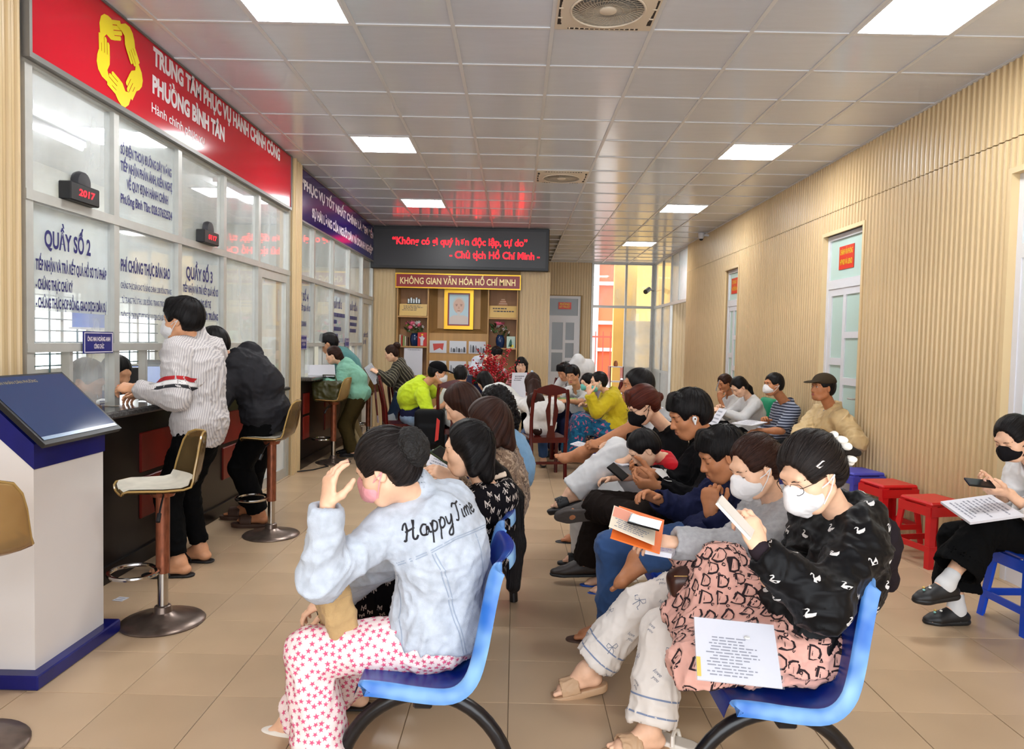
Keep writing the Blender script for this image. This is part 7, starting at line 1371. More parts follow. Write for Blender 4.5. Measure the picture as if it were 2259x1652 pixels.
J = build_person('man in white bending over behind the lanyard man', dict(pel=(1.12, 10.75, .88), face=205, seat=False, sex='m', h=1.66, near=0, skin='mid', neck=at(1268, 818, 10.5), hc=at(1245, 820, 10.4), hd=(225, -28), hair='short', hcol='black', bow=(0, 0, 1), lL=dict(a=(1.05, 10.7, .08)), lR=dict(a=(1.2, 10.9, .08)), aL=dict(w=(.6, 10.3, .8)), aR=dict(w=(.55, 10.5, .8)))); wear_top(J, WHT, 'shirt', o=.03, hem=.08); wear_trousers(J, NAVY); [wear_shoe(J, q, M_BLKRUB, 'shoe') for q in 'LR']
J = build_person('person in a teal mask partly hidden by the yellow hoodie', dict(pel=(1.16, 9.15, .55), face=190, h=1.5, near=0, skin='light', neck=(1.06, 9.2, .90), hc=at(1297, 843, 9.2), hd=(200, -15), hair='bob', hcol='black', hth=.012, mask=M_MASKT, maskstyle='sx')); wear_top(J, cloth('mauve_cloth', '8a7f8e'), 'blouse', o=.02, hem=.05); wear_trousers(J, BLKT)
YEL = cloth('mustard_yellow_fleece', 'bfa91f')
J = build_person('woman in a yellow hoodie and blue floral skirt, hand to her face', dict(pel=(1.15, 8.50, .50), face=184, h=1.50, near=1, skin='light', neck=at(1342, 868, 8.5), hc=at(1320, 841, 8.42), hd=(186, -8), hair='bun', hcol='black', bun=(0, -.10, .0), bunr=(.03, .028, .03), hth=.010, hairline=.03, mask=M_MASKT, maskstyle='sx', maskdz=-.03, glasses=1, eyes='down', aL=dict(w=at(1300, 868, 8.25), h=(-.4, -.4, -1), d=(-.1, .1, 1), n=(-.6, -.7, 0), curl=.8), aR=dict(w=(.85, 8.65, .75)), lL=dict(a=at(1262, 1000, 8.4), h=(-1, -.1, .8)), lR=dict(a=at(1258, 990, 8.7), h=(-1, .1, .8)))); wear_top(J, YEL, 'hoodie', o=.042, oc=.03, hem=.04, wr=.009, hood=True, cuff=1, seed=31)
S = Sdf(); torso_prims(S, J, .02, J.s, 'f', True, 'p'); 
for q in 'LR': hp_, kn, an = J.leg[q][:3]; S.cap(hp_, kn, .11, .09, k=.07); S.cap(kn, an + V3(0, 0, .02), .09, .10, k=.07)
S.cap(lerp(J.leg['L'][1], J.leg['R'][1], .5), lerp(J.leg['L'][2], J.leg['R'][2], .5) + V3(0, 0, .04), .11, .12, k=.08); P_, F_ = S.mesh(.011); P_ = wrinkle(P_, F_, .012, 11, 4); np_mesh('floral_skirt', P_, F_, spots_mat('blue_floral', ('1c5c7e', '20688c', 'b5607a', '174a72'), 34), J.root, J.base); [wear_shoe(J, q, M_BLKRUB, 'flip', M_BLKRUB) for q in 'LR']
J = build_person('person in grey stripes half hidden behind the red flowers', dict(pel=(-.52, 11.3, .90), face=-60, seat=False, h=1.6, near=0, skin='light', neck=(-.46, 11.2, 1.22), hc=at(1095, 782, 11.1), hd=(-60, -30), hair='short', hcol='black', bow=(0, 0, 1), lL=dict(a=(-.45, 11.35, .08)), lR=dict(a=(-.6, 11.3, .08)))); wear_top(J, stripes_mat('pale_grey_stripe', 'c9ccd2', 'aeb2bb', 14., 'X', .5), 'shirt', o=.024, hem=.08); wear_trousers(J, NAVY); [wear_shoe(J, q, M_BLKRUB, 'shoe') for q in 'LR']
# ---- clerks behind the glass -----------------------------------------------------------------
J = build_person('clerk in a pink shirt behind the middle counter window', dict(pel=(-3.02, 5.02, .60), face=-20, h=1.58, near=0, skin='mid', neck=(-2.95, 5.0, 1.07), hc=at(258, 822, 5.0), hd=(-15, -20), hair='bob', hcol='black', faceparts=False)); wear_top(J, cloth('pink_cloth', 'c98a9a'), 'shirt', o=.022, hem=.05); wear_trousers(J, NAVY)
J = build_person('grey-haired clerk behind the sliding pane near the kiosk', dict(pel=(-3.05, 4.45, .60), face=0, sex='m', h=1.62, near=0, skin='mid', neck=(-2.98, 4.45, 1.02), hc=at(192, 838, 4.45), hd=(0, -30), hair='crop', hcol='grey', faceparts=False)); wear_top(J, cloth('pale_beige_cloth', 'cdb8a0'), 'shirt', o=.022, hem=.05); wear_trousers(J, NAVY)
# ================================================================ small things
def slab(name, label, cat, c, t, m, group=None):
    """thin sheet through four places, with real thickness"""
    c = [np.asarray(p, float) for p in c]; m_ = sum(c) / 4; eu = (c[1] + c[2] - c[0] - c[3]) / 4; ev = (c[2] + c[3] - c[0] - c[1]) / 4; c = [m_ - eu - ev, m_ + eu - ev, m_ + eu + ev, m_ - eu + ev]; o = m_; n = nrm(np.cross(c[2] - c[0], c[3] - c[1])); v = [p - o for p in c] + [p - o + n * t for p in c]
    ob = MB().add(v, [(3, 2, 1, 0), (4, 5, 6, 7), (0, 1, 5, 4), (1, 2, 6, 5), (2, 3, 7, 6), (3, 0, 4, 7)]).build(name, m, None, o); tag(ob, label, cat, group); ob_n = n; return ob, n, [p - o + n * (t + .0007) for p in c]
def on_slab(ob, q, uv, m, name, d=0.):
    f = lambda u, v: q[0] * (1 - u) * (1 - v) + q[1] * u * (1 - v) + q[2] * u * v + q[3] * (1 - u) * v
    n = nrm(np.cross(q[2] - q[0], q[3] - q[1])) * d; u0, v0, u1, v1 = uv; return MB().quad(*(f(a, b) + n for a, b in ((u0, v0), (u1, v0), (u1, v1), (u0, v1)))).build(name, m, ob)
def print_rows(ob, q, uv, n, m, seed=1, name='print'):
    f = lambda u, v: q[0] * (1 - u) * (1 - v) + q[1] * u * (1 - v) + q[2] * u * v + q[3] * (1 - u) * v
    u0, v0, u1, v1 = uv; r = random.Random(seed); mb = MB()
    for i in range(n):
        v = v0 + (v1 - v0) * (i + .25) / n; h = (v1 - v0) / n * .4; x = u0 + r.uniform(0, .1); e = u0 + (u1 - u0) * r.uniform(.6, 1)
        while x < e: x1 = min(x + r.uniform(.03, .12), e); mb.quad(f(x, v), f(x1, v), f(x1, v + h), f(x, v + h)); x = x1 + .02
    return tag(mb.build(name, m, ob), kind='stuff')
PAPER = hexmat('paper_white', 'd2d0d6', rough=.7); PRINTM = hexmat('print_grey', '8a8a95', rough=.8); ORANGE = hexmat('orange_card', 'e8702a', rough=.6); CREAM = hexmat('cream_card', 'e8d8c0', rough=.6); PLAST = glass_mat('clear_plastic', (.97, .97, .98), .07, .06); PHB = hexmat('phone_black', '0e0f12', rough=.15, spec=.6); PHW = hexmat('phone_white', 'e6ddd2', rough=.3); PHS = mat('phone_screen_lit', srgb('cfe3e6'), rough=.1, emit=srgb('cfe3e6'), estr=.5); PHS.cycles.emission_sampling = 'NONE'
# handbag of the woman in denim
S = Sdf(); c = at(742, 1352, 2.42); R_ = frame((-.25, -.15, 1), (-.9, -.45, .1)); S.box(c, V3(.10, .135, .028), R_, rd=.02); P_, F_ = S.mesh(.006); P_ = wrinkle(P_, F_, .006, 14, 6); o = np_mesh('handbag', P_ - c, F_, cloth('tan_canvas', 'b79668', weave=.3), None); o.location = c; tag(o, 'soft tan cloth bag on the lap of the woman in denim', 'bag')
# folder, certificate, phone and envelopes of the woman in grey
q = [at(1338, 1188, 2.60), at(1462, 1222, 2.60), at(1458, 1150, 2.82), at(1372, 1118, 2.88)]; slab('document_folder', 'orange folder held by the woman in the grey hoodie', 'folder', q, .006, ORANGE)
q = [p + V3(0, 0, .012) for p in (at(1345, 1172, 2.62), at(1440, 1208, 2.60), at(1450, 1162, 2.78), at(1352, 1120, 2.84))]; o, n, qq = slab('certificate', 'cream and pink certificate lying on the orange folder', 'paper', q, .002, CREAM); on_slab(o, qq, (.02, .5, .45, .97), hexmat('pale_red_print', 'e89a80', rough=.7), 'seal_area'); print_rows(o, qq, (.08, .1, .9, .5), 5, PRINTM, 3)
q = [p + V3(0, 0, .02) for p in (at(1384, 1166, 2.66), at(1452, 1184, 2.64), at(1460, 1166, 2.72), at(1390, 1148, 2.74))]; o, n, qq = slab('phone', 'phone with a pale lit screen lying on the certificate', 'phone', q, .008, PHB); on_slab(o, qq, (.04, .06, .96, .94), PHS, 'screen')
q = [at(1425, 1222, 2.62), at(1478, 1232, 2.62), at(1500, 1215, 2.74), at(1440, 1205, 2.76)]; o, n, qq = slab('envelope', 'bundle of striped envelopes under the hand of the woman in grey', 'paper', q, .018, PAPER); print_rows(o, qq, (.1, .1, .9, .9), 4, hexmat('violet_print', '9a8fc0'), 5)
# pouch
S = Sdf(); c = at(1518, 1278, 2.66); S.ell(c, (.075, .05, .05)); S.box(c - V3(0, 0, .02), V3(.05, .03, .02), rd=.02, k=.03); P_, F_ = S.mesh(.006); o = np_mesh('belt_pouch', P_ - c, F_, hexmat('brown_leather_pouch', '3b1f16', rough=.35, noise=.2), None); o.location = c; tag(o, 'dark brown leather pouch beside the pink patterned skirt', 'bag'); MB().tube([(-.06, -.036, .022), (0, -.05, .028), (.06, -.036, .022)], .003, 6).build('zip', hexmat('brass_zip', 'a8824a', metal=.7, rough=.3), o)
# plastic sleeve on the pink skirt
q = [at(1531, 1498, 2.04), at(1732, 1522, 2.04), at(1700, 1378, 2.19), at(1537, 1364, 2.21)]; o, n, qq = slab('document_sleeve', 'clear plastic sleeve of papers lying on the pink patterned skirt', 'folder', q, .004, PAPER); print_rows(o, qq, (.12, .08, .85, .72), 13, PRINTM, 7); on_slab(o, qq, (.0, .05, .05, .35), hexmat('yellow_tab', 'e3b92e', rough=.6), 'yellow_edge', .0006)
f = lambda u, v: qq[0] * (1 - u) * (1 - v) + qq[1] * u * (1 - v) + qq[2] * u * v + qq[3] * (1 - u) * v
mb = MB(); d_ = n * .002; a4 = [f(-.02, -.02) + d_, f(1.02, -.02) + d_, f(1.02, 1.02) + d_, f(-.02, 1.02) + d_]; mb.quad(*a4); mb.build('plastic_cover', PLAST, o); MB().lathe([(.001, 0), (.009, 0), (.008, .004), (.001, .005)], n=14).build('snap_button', hexmat('clear_snap', 'd9d9d4', rough=.2), o, f(.64, .72) + n * .003)
# phones
def phone(label, a, b, wvec, m, wd=.072, t=.009, scr=None):
    a = np.asarray(a); b = np.asarray(b); w = nrm(wvec) * wd; u = nrm(b - a); w = nrm(w - u * (w @ u)) * wd; o, n, qq = slab('phone', label, 'phone', [a, b, b + w, a + w], t, m); on_slab(o, qq, (.04, .05, .96, .95), scr or PHB, 'screen'); return o
phone('white phone held up by the woman in the pink skirt', at(1578, 1112, 2.09), at(1652, 1192, 2.06), (.35, 1, .25), PHW, scr=PHW)
phone('black phone in the hands of the man with the earbud', at(1338, 1032, 3.88), at(1372, 1062, 3.84), (.3, 1, .5), PHB); phone('dark phone held by the barefoot man in the grey T-shirt', at(1302, 976, 5.05), at(1328, 992, 5.0), (.2, 1, .4), PHB)
phone('black phone held by the woman with the black mask at the right edge', at(2138, 1072, 3.66), at(2196, 1078, 3.64), (.05, 1, .35), PHB); phone('phone in a dark green case held by the woman in the brown sweater', at(948, 1000, 3.2), at(1000, 1035, 3.15), (.3, 1, .5), hexmat('dark_green_case', '33402a', rough=.4)); phone('phone at the ear of the woman in white by the far door', at(1580, 862, 9.05), at(1588, 838, 9.05), (.3, 1, 0), PHB)
# loose papers on laps and in hands
def papers(label, q, rows=8, t=.006, m=None, seed=1, name='document'):
    o, n, qq = slab(name, label, 'paper', q, t, m or PAPER); print_rows(o, qq, (.1, .08, .92, .92), rows, PRINTM, seed); return o
papers('stack of printed papers on the lap of the woman at the right edge', [at(2070, 1108, 3.80), at(2145, 1160, 3.55), at(2255, 1138, 3.55), at(2190, 1098, 3.85)], 10, .012); papers('papers on the knees of the woman in black', [at(1305, 1002, 4.55), at(1375, 1030, 4.4), at(1425, 1020, 4.45), at(1360, 998, 4.65)], 6); papers('small sheet over the bare leg of the man in grey', [at(1258, 980, 5.2), at(1300, 992, 5.1), at(1318, 985, 5.2), at(1275, 975, 5.3)], 3)
papers('papers on the lap of the man in the striped polo', [at(1612, 934, 7.7), at(1660, 940, 7.5), at(1692, 932, 7.6), at(1650, 927, 7.85)], 4); papers('sheet hanging from the hand of the woman with the green backpack', [at(1560, 935, 8.3), at(1582, 940, 8.2), at(1602, 905, 8.3), at(1590, 900, 8.4)], 4); papers('papers under the phone of the woman in the brown sweater', [at(940, 1025, 3.3), at(990, 1050, 3.2), at(1002, 1010, 3.4), at(955, 995, 3.45)], 5)
papers('open white leaflet held by the woman in mint green', [at(678, 806, 8.7), at(680, 830, 8.68), at(740, 832, 8.72), at(738, 803, 8.75)][::-1], 7); papers('grey clipboard sheets held by the woman in the plaid hoodie', [at(802, 812, 9.65), at(826, 850, 9.6), at(840, 838, 9.7), at(820, 800, 9.75)], 5, m=hexmat('grey_sheet', 'a3a3a6')); papers('orange slip in the hand of the young man at the counter', [at(255, 852, 4.42), at(270, 870, 4.38), at(290, 862, 4.42), at(272, 846, 4.45)], 3, m=hexmat('orange_slip', 'dd8a5a'))
papers('bright green papers on the meeting table beside the lanyard man', [(.50, 9.22, .752), (.80, 9.22, .752), (.80, 9.45, .752), (.50, 9.45, .752)], 3, .03, hexmat('lime_paper', 'a9cc6a')); papers('scrap of white paper on the floor near the counter', [(-2.22, 3.98, .001), (-2.16, 3.97, .001), (-2.15, 4.03, .001), (-2.21, 4.04, .001)], 2, .002)
# standing notice on the table
o, n, qq = slab('notice_stand', 'white standing notice with printed lines beside the red flowers', 'sign', [at(1127, 880, 9.6), at(1158, 880, 9.6), at(1164, 822, 9.65), at(1129, 822, 9.65)], .01, PAPER); print_rows(o, qq, (.12, .68, .9, .9), 3, hexmat('print_dark', '44424e'), 4)
# white cloth on the table
B((-.20, 9.18, .752), (.50, 9.9, .765), .004).build('table_cloth', hexmat('white_table_cloth', 'd9d6d8', rough=.8)); tag(bpy.data.objects['table_cloth'], 'white cloth spread over the middle of the meeting table', 'tablecloth')
# shopping bag and backpack
t = thing('paper_bag', (-.70, 9.95, .752), 'navy paper bag with black handles on the meeting table', 'bag'); B((-.11, -.05, 0), (.11, .05, .27)).build('bag_body', hexmat('navy_paper', '1a2144', rough=.5), t); MB().tube([(-.06, 0, .27), (-.05, 0, .36), (0, 0, .39), (.05, 0, .36), (.06, 0, .27)], .005, 6).build('handle', M_BLK, t)
S = Sdf(); c = V3(-.98, 8.40, .46); S.box(c, V3(.12, .07, .18), rd=.05); S.box(c - V3(0, .10, .06), V3(.09, .02, .09), rd=.03, k=.02); P_, F_ = S.mesh(.012); o = np_mesh('backpack', P_ - c, F_, cloth('black_nylon', '121214', rough=.6), None); o.location = c; tag(o, 'black backpack with red panel hanging on the back of a wooden chair', 'backpack'); MB().prism([(-.02, -.12), (.02, -.1), (.035, .12), (0, .15)], .012, org=(.10, -.165, 0), u=(1, 0, 0), w=(0, 0, 1)).build('red_panel', hexmat('red_nylon', 'c0271f', rough=.5), o)
S = Sdf(); c = JBP.sp2 - JBP.Tw[1] * .17 + V3(0, 0, .06); S.box(c, V3(.10, .05, .15), JBP.Tw, rd=.05); P_, F_ = S.mesh(.014); o = np_mesh('backpack', P_ - c, F_, cloth('emerald_nylon', '1f8f66', rough=.6), None); o.location = c; tag(o, 'emerald green backpack worn by the woman bent over papers', 'backpack'); S = Sdf(); S.box(c - JBP.Tw[2] * .11, V3(.105, .055, .07), JBP.Tw, rd=.05); P_, F_ = S.mesh(.014); np_mesh('lower_pocket', P_ - c, F_, cloth('dark_plum_nylon', '231a2c'), o)
S = Sdf(); c = V3(-2.22, 8.64, .86); S.box(c, V3(.12, .12, .075), rd=.04); P_, F_ = S.mesh(.012); P_ = wrinkle(P_, F_, .01, 12, 3); o = np_mesh('handbag', P_ - c, F_, hexmat('olive_leather', '3c3a1c', rough=.4), None); o.location = c; tag(o, 'olive green bag on the bar stool at the far counter', 'bag'); MB().tube([(-.1, 0, .1), (-.07, 0, .19), (.07, 0, .19), (.1, 0, .1)], .008, 6).build('handle', hexmat('olive_leather', '3c3a1c'), o)
# pen stand
t = thing('pen_stand', tuple(onz(228, 886, 1.047) * V3(1, 1, 0) + V3(0, 0, 1.045)), 'white and blue pen stand on the granite counter top', 'pen holder'); M_PW = hexmat('pen_white', 'e2e2e4', rough=.3); M_PB = hexmat('pen_blue', '20287e', rough=.3)
MB().lathe([(.001, 0), (.042, 0), (.038, .012), (.012, .022), (.001, .024)], n=20).build('foot', M_PW, t); MB().tube([(0, 0, .02), (0, 0, .075)], .007, 8).build('socket', M_PB, t); MB().tube([(0, 0, .07), (0, .002, .165)], .0055, 8).build('pen', M_PW, t); MB().tube([(0, .002, .165), (0, .002, .178)], .006, 8).build('pen_end', M_PB, t); MB().tube([(0, 0, .17), (-.012, -.02, .175), (-.022, -.035, .12), (-.02, -.03, .03)], .0018, 6).build('cord', M_PW, t); MB().tube([(.02, -.07, .008), (.03, .03, .008)], .005, 8).build('loose_pen', M_PB, t)
# name plates on the rail
def name_plate(y, w, h, lines, label):
    t = thing('name_plate', (XL + .045, y, 1.435), label, 'sign'); B((0, -w / 2, -h / 2), (.006, w / 2, h / 2)).build('plate', hexmat('plate_blue', '1f2470', rough=.3), t); alu_frame('border', [((.005, -w / 2 + .006, h / 2 - .010), (.0072, w / 2 - .006, h / 2 - .006)), ((.005, -w / 2 + .006, -h / 2 + .006), (.0072, w / 2 - .006, -h / 2 + .010)), ((.005, -w / 2 + .006, -h / 2 + .006), (.0072, -w / 2 + .010, h / 2 - .006)), ((.005, w / 2 - .010, -h / 2 + .006), (.0072, w / 2 - .006, h / 2 - .006))], t, M_SIGNW)
    for k, (l, wd) in enumerate(lines): tm = MB(); put_text(tm, l, (.0075, 0, .008 - .042 * k), (0, 1, 0), (0, 0, 1), .024, align='CENTER', width=wd, bold=.02); tm.build('lettering', M_SIGNW, t)
name_plate(4.19, .295, .125, [('ÔNG MAI HOÀNG ANH', .23), ('CÔNG CHỨC', .10)], 'blue name plate on the rail of the first counter window'); name_plate(8.25, .24, .16, [('CÔNG CHỨC', .18), ('HỘ TỊCH', .1)], 'blue name plate on the rail beside the slatted pier'); name_plate(10.38, .24, .12, [('CÔNG CHỨC', .18)], 'small dark name plate above the mint hoodie')
# number displays with loudspeaker
def queue_display(y, z, txt, label):
    t = thing('queue_display', (XL + .05, y, z), label, 'display'); B((-.04, -.135, 0), (.03, .135, .10), .006).build('case', M_BLK, t); MB().lathe([(.001, -.03), (.062, -.03), (.066, -.01), (.058, .012), (.001, .016)], (0, .02, .115), n=24, axis='x').build('loudspeaker', hexmat('dark_grey_plastic', '2b2a2e', rough=.5), t); tm = MB(); put_text(tm, txt, (.0315, .01, .035), (0, 1, 0), (0, 0, 1), .035, align='CENTER', width=.15, bold=.02, shear=.1); tm.build('lit_digits', M_LEDT, t)
queue_display(4.02, 2.197, '2017', 'black number display with loudspeaker on the first window rail'); queue_display(5.68, 2.197, '0117', 'black number display with loudspeaker on the third window rail')
# cameras
t = thing('security_camera', tuple(onx(1547, 521, 3.06)), 'white dome camera under the ceiling at the slatted wall', 'camera'); MB().lathe([(.001, -.05), (.03, -.045), (.045, -.02), (.048, .0), (.05, .05), (.001, .055)], n=20).build('body', M_WHITE, t); MB().lathe([(.001, -.075), (.022, -.07), (.034, -.045), (.001, -.04)], n=16).build('lens', M_BLK, t); B((0, -.02, .0), (.14, .02, .03)).build('bracket', M_WHITE, t)
t = thing('security_camera', tuple(at(1428, 640, 16.9)), 'dark bullet camera on the glass partition at the rear', 'camera'); MB().tube([(-.06, -.1, -.05), (.05, .05, .03)], .055, 12).build('body', hexmat('camera_brown', '4a423c', rough=.5), t); MB().tube([(.05, .05, .03), (.14, .12, .0), (.2, .16, 0)], .014, 8).build('bracket', M_ALUD, t)
# ---- on the shelf unit
M_PIC = hexmat('portrait_ground', 'b9d3dc', rough=.3)
t = thing('portrait', (-.99, YB + .14, 2.03), 'gold-framed portrait of an elderly man in the middle of the shelf unit', 'picture'); gf = MB()
for a in ((-.25, -.34, .25, -.28), (-.25, .28, .25, .34), (-.25, -.28, -.19, .28), (.19, -.28, .25, .28)): gf.box((a[0], -.02, a[1]), (a[2], .03, a[3]))
gf.build('gold_frame', M_GOLD, t); B((-.19, .0, -.28), (.19, .02, .28)).build('red_mat', M_DRED, t); B((-.165, -.004, -.255), (.165, .002, .255)).build('picture_ground', M_PIC, t)
def blob(n, pts, m, y): MB().add([(a, y, b) for a, b in pts], [tuple(range(len(pts)))]).build(n, m, t)
el = lambda cx, cz, rx, rz, n=20: [(cx + rx * math.cos(a), cz + rz * math.sin(a)) for a in np.linspace(0, 2 * math.pi, n + 1)[:-1]]
M_FACEP = hexmat('portrait_face', 'd8b3a0', rough=.4); M_PSH = hexmat('portrait_shirt', 'd6c6bf', rough=.4); M_PHR = hexmat('portrait_hair', 'cfcac6', rough=.4); M_PDK = hexmat('portrait_dark', '6b4a44', rough=.5)
blob('painted_shirt', [(-.155, -.25), (.155, -.25), (.155, -.13), (.09, -.10), (-.09, -.10), (-.155, -.14)], M_PSH, -.0055); blob('painted_hair', el(0, .09, .105, .12), M_PHR, -.006); blob('painted_face', el(0, .055, .092, .125), M_FACEP, -.0065); blob('painted_beard', [(-.03, -.04), (.03, -.04), (.022, -.09), (0, -.125), (-.022, -.09)], M_PHR, -.007)
for q in (-1, 1): blob('painted_eye', el(q * .04, .065, .016, .006, 10), M_PDK, -.007); blob('painted_brow', [(q * .02, .082), (q * .06, .080), (q * .058, .088), (q * .022, .090)], M_PDK, -.007)
blob('painted_mouth', [(-.025, -.02), (.025, -.02), (.02, -.028), (-.02, -.028)], M_PDK, -.007); blob('painted_nose', [(-.008, .05), (.008, .05), (.014, .012), (-.014, .012)], hexmat('portrait_shade', 'c79c88'), -.007)
# photographs
r_ = random.Random(4); G1, G2, G3 = hexmat('photo_light', 'cfd2d8', rough=.4), hexmat('photo_mid', '8d8f96', rough=.4), hexmat('photo_dark', '3f4046', rough=.4)
for iz, z in enumerate((1.385, 1.04)):
    for ix, x in enumerate((-1.33, -.99, -.66)):
        col_ = ('left', 'middle', 'right')[ix]; row = ('upper', 'lower')[iz]; t = thing('photograph', (x, YB + .085, z), f'{row} {col_} photograph of the six mounted below the portrait', 'picture', 'photographs below the portrait'); B((-.145, 0, -.105), (.145, .014, .105)).build('mount', PAPER, t); B((-.13, -.003, -.09), (.13, .001, .09)).build('image_ground', G1, t)
        if iz == 0 and ix == 0: blob('printed_flag', [(-.09, .05), (.1, .06), (.08, -.06), (.03, -.02), (-.07, -.07)], hexmat('print_red', 'c4473f', rough=.5), -.005)
        else:
            for k in range(6): cx = -.11 + .044 * k; hh = r_.uniform(.06, .14); blob('printed_figure', [(cx - .018, -.088), (cx + .02, -.088), (cx + .018, -.088 + hh * .7), (cx + .006, -.088 + hh), (cx - .01, -.088 + hh), (cx - .016, -.088 + hh * .7)], (G2, G3)[k % 2], -.005)
# vases with flowers
M_VASE = hexmat('cobalt_glaze', '0f2a52', rough=.12, spec=.6); M_LEAF = hexmat('leaf_green', '4f6b3a', rough=.6); M_FP = hexmat('petal_pink', 'd9657f', rough=.6); M_FW = hexmat('petal_white', 'e6ded6', rough=.6); M_FG = hexmat('petal_lime', 'a9c04a', rough=.6); M_FR = hexmat('berry_red', 'b5131f', rough=.35)
def flower_mesh(n, m, cup=.35):
    mb = MB()
    for ring, (r0, k) in enumerate(((1., n), (.62, max(n - 2, 4)))):
        for i in range(k):
            a = 2 * math.pi * i / k + ring * .4; c, s = math.cos(a), math.sin(a); w = 1.9 / k * r0; up_ = cup * (1 + ring * .8)
            mb.add([(0, 0, 0), (r0 * .5 * c - w * s, r0 * .5 * s + w * c, up_ * .35), (r0 * c, r0 * s, up_ * r0), (r0 * .5 * c + w * s, r0 * .5 * s - w * c, up_ * .35)], [(0, 1, 2, 3), (3, 2, 1, 0)])
    return mb.mesh('flower', m)
FL = {k: flower_mesh(n, m, c) for k, (n, m, c) in dict(p=(8, M_FP, .5), w=(6, M_FW, .3), g=(7, M_FG, .5)).items()}; LEAFM = MB().add([(0, 0, 0), (.35, .18, .1), (1, 0, .0), (.35, -.18, .1), (.35, 0, -.02)], [(0, 1, 4), (1, 2, 4), (2, 3, 4), (3, 0, 4), (4, 1, 0), (4, 2, 1), (4, 3, 2), (4, 0, 3)]).mesh('leaf', M_LEAF)
def vase(x, label, pinks, greens):
    t = thing('flower_vase', (x, YB + .13, 1.387), label, 'vase'); MB().lathe([(.001, 0), (.05, 0), (.062, .02), (.078, .10), (.074, .17), (.055, .205), (.06, .22), (.001, .22)], n=24).build('vase', M_VASE, t); r = random.Random(int(x * 100))
    def put(me, n, s, lo, hi):
        for _ in range(n):
            a, e = r.uniform(0, 6.28), r.uniform(lo, hi); d = (math.cos(a) * math.cos(e), math.sin(a) * math.cos(e) * .6 - .25, math.sin(e)); R0 = r.uniform(.11, .17); inst(me, me.name.split('.')[0], (d[0] * R0, d[1] * R0 * .8, .26 + d[2] * R0), t, (r.uniform(-.3, .3) + .9 * (d[1] < 0), d[0] * 1.0, r.uniform(0, 6)), (s * r.uniform(.8, 1.2),) * 3)
    put(FL['p'], pinks, .052, .3, 1.3); put(FL['w'], 16, .035, .0, 1.3); put(FL['g'], greens, .045, .1, .9); put(LEAFM, 26, .10, -.2, 1.0)
    for k in range(8): a = k * .785; MB().tube([(0, 0, .18), (.05 * math.cos(a), .04 * math.sin(a), .25), (.11 * math.cos(a), .08 * math.sin(a) - .02, .34)], .003, 5).build('stem', M_LEAF, t)
vase(-1.74, 'blue vase of pink and white flowers on the left shelf', 7, 2); vase(-.27, 'blue vase of white and pink flowers on the right shelf', 5, 0)
# books, plaques, little models
def stand_book(x, w, h, m, label, y=.06, pic=None):
    t = thing('book', (x, YB + y, 1.387), label, 'book'); B((-w / 2, 0, 0), (w / 2, .018, h)).build('cover', m, t)
    if pic: 
        for n, pts, mm in pic: MB().add([(a * w, -.0015, b * h) for a, b in pts], [tuple(range(len(pts)))]).build(n, mm, t)
stand_book(-1.60, .155, .235, hexmat('red_book', 'c8281e', rough=.35), 'red book with a white figure standing on the left shelf', pic=[('printed_figure', [(-.18, .05), (.1, .05), (.12, .4), (.3, .6), (.1, .66), (.08, .75), (-.1, .75), (-.12, .66), (-.4, .68), (-.2, .5)], PAPER), ('printed_star', el(.0, .84, .12, .07, 5), M_YEL)])
stand_book(-.085, .145, .20, hexmat('pale_green_book', 'b8cfc0', rough=.4), 'pale green book with a dark figure standing on the right shelf', pic=[('printed_figure', [(-.3, .12), (.1, .12), (.12, .5), (.0, .8), (-.15, .6)], hexmat('print_green', '2c5a50')), ('printed_patch', [(-.1, .05), (.35, .05), (.3, .28), (.0, .3)], M_YEL)])
for k, (c, w) in enumerate((('e6dcc2', .022), ('c23a2e', .02), ('8a9a5a', .024), ('d9cfb0', .02), ('6a4a36', .022))):
    t = thing('book', (-1.985 + .03 * k, YB + .10, 1.387), ('cream', 'red', 'green', 'ivory', 'brown')[k] + ' upright book at the left end of the left shelf', 'book', 'upright books on the left shelf'); B((-w / 2, 0, 0), (w / 2, .14, .19 - .01 * k)).build('cover', hexmat('spine_' + c, c, rough=.5), t); B((-w / 2 + .003, .004, .004), (w / 2 - .003, .138, .192 - .01 * k)).build('pages', PAPER, t)
for x, lab, n in ((-1.76, 'golden quote plaque on the upper left shelf', 4), (-.235, 'golden quote plaque on the upper right shelf', 2)):
    o, nn, qq = slab('quote_plaque', lab, 'plaque', [(x - .235, YB + .03, 1.90), (x + .235, YB + .03, 1.90), (x + .235, YB + .07, 2.10), (x - .235, YB + .07, 2.10)], .012, hexmat('plaque_gold', 'd9b56c', rough=.4)); print_rows(o, qq, (.08, .42, .92, .9), n, hexmat('print_dark', '44424e'), n, 'print')
t = thing('model_house', (-1.76, YB + .16, 1.898), 'small silver model standing behind the upper left plaque', 'model'); B((-.12, -.04, .18), (.12, .05, .22)).build('base', M_BLK, t); 
B((-.09, -.03, 0), (.09, .04, .18)).build('plinth', M_OAKD, t)
for k in range(5): B((-.11 + .045 * k, -.03, .22), (-.075 + .045 * k, .035, .30 + .02 * (k % 2)), .006).build('relief', hexmat('silver_relief', 'b9bcbb', rough=.35, metal=.6, noise=.4, nscale=60), t)
t = thing('model_house', (-.235, YB + .16, 1.898), 'small wooden pagoda model behind the upper right plaque', 'model'); B((-.08, -.04, .0), (.08, .05, .22)).build('plinth', M_OAKD, t)
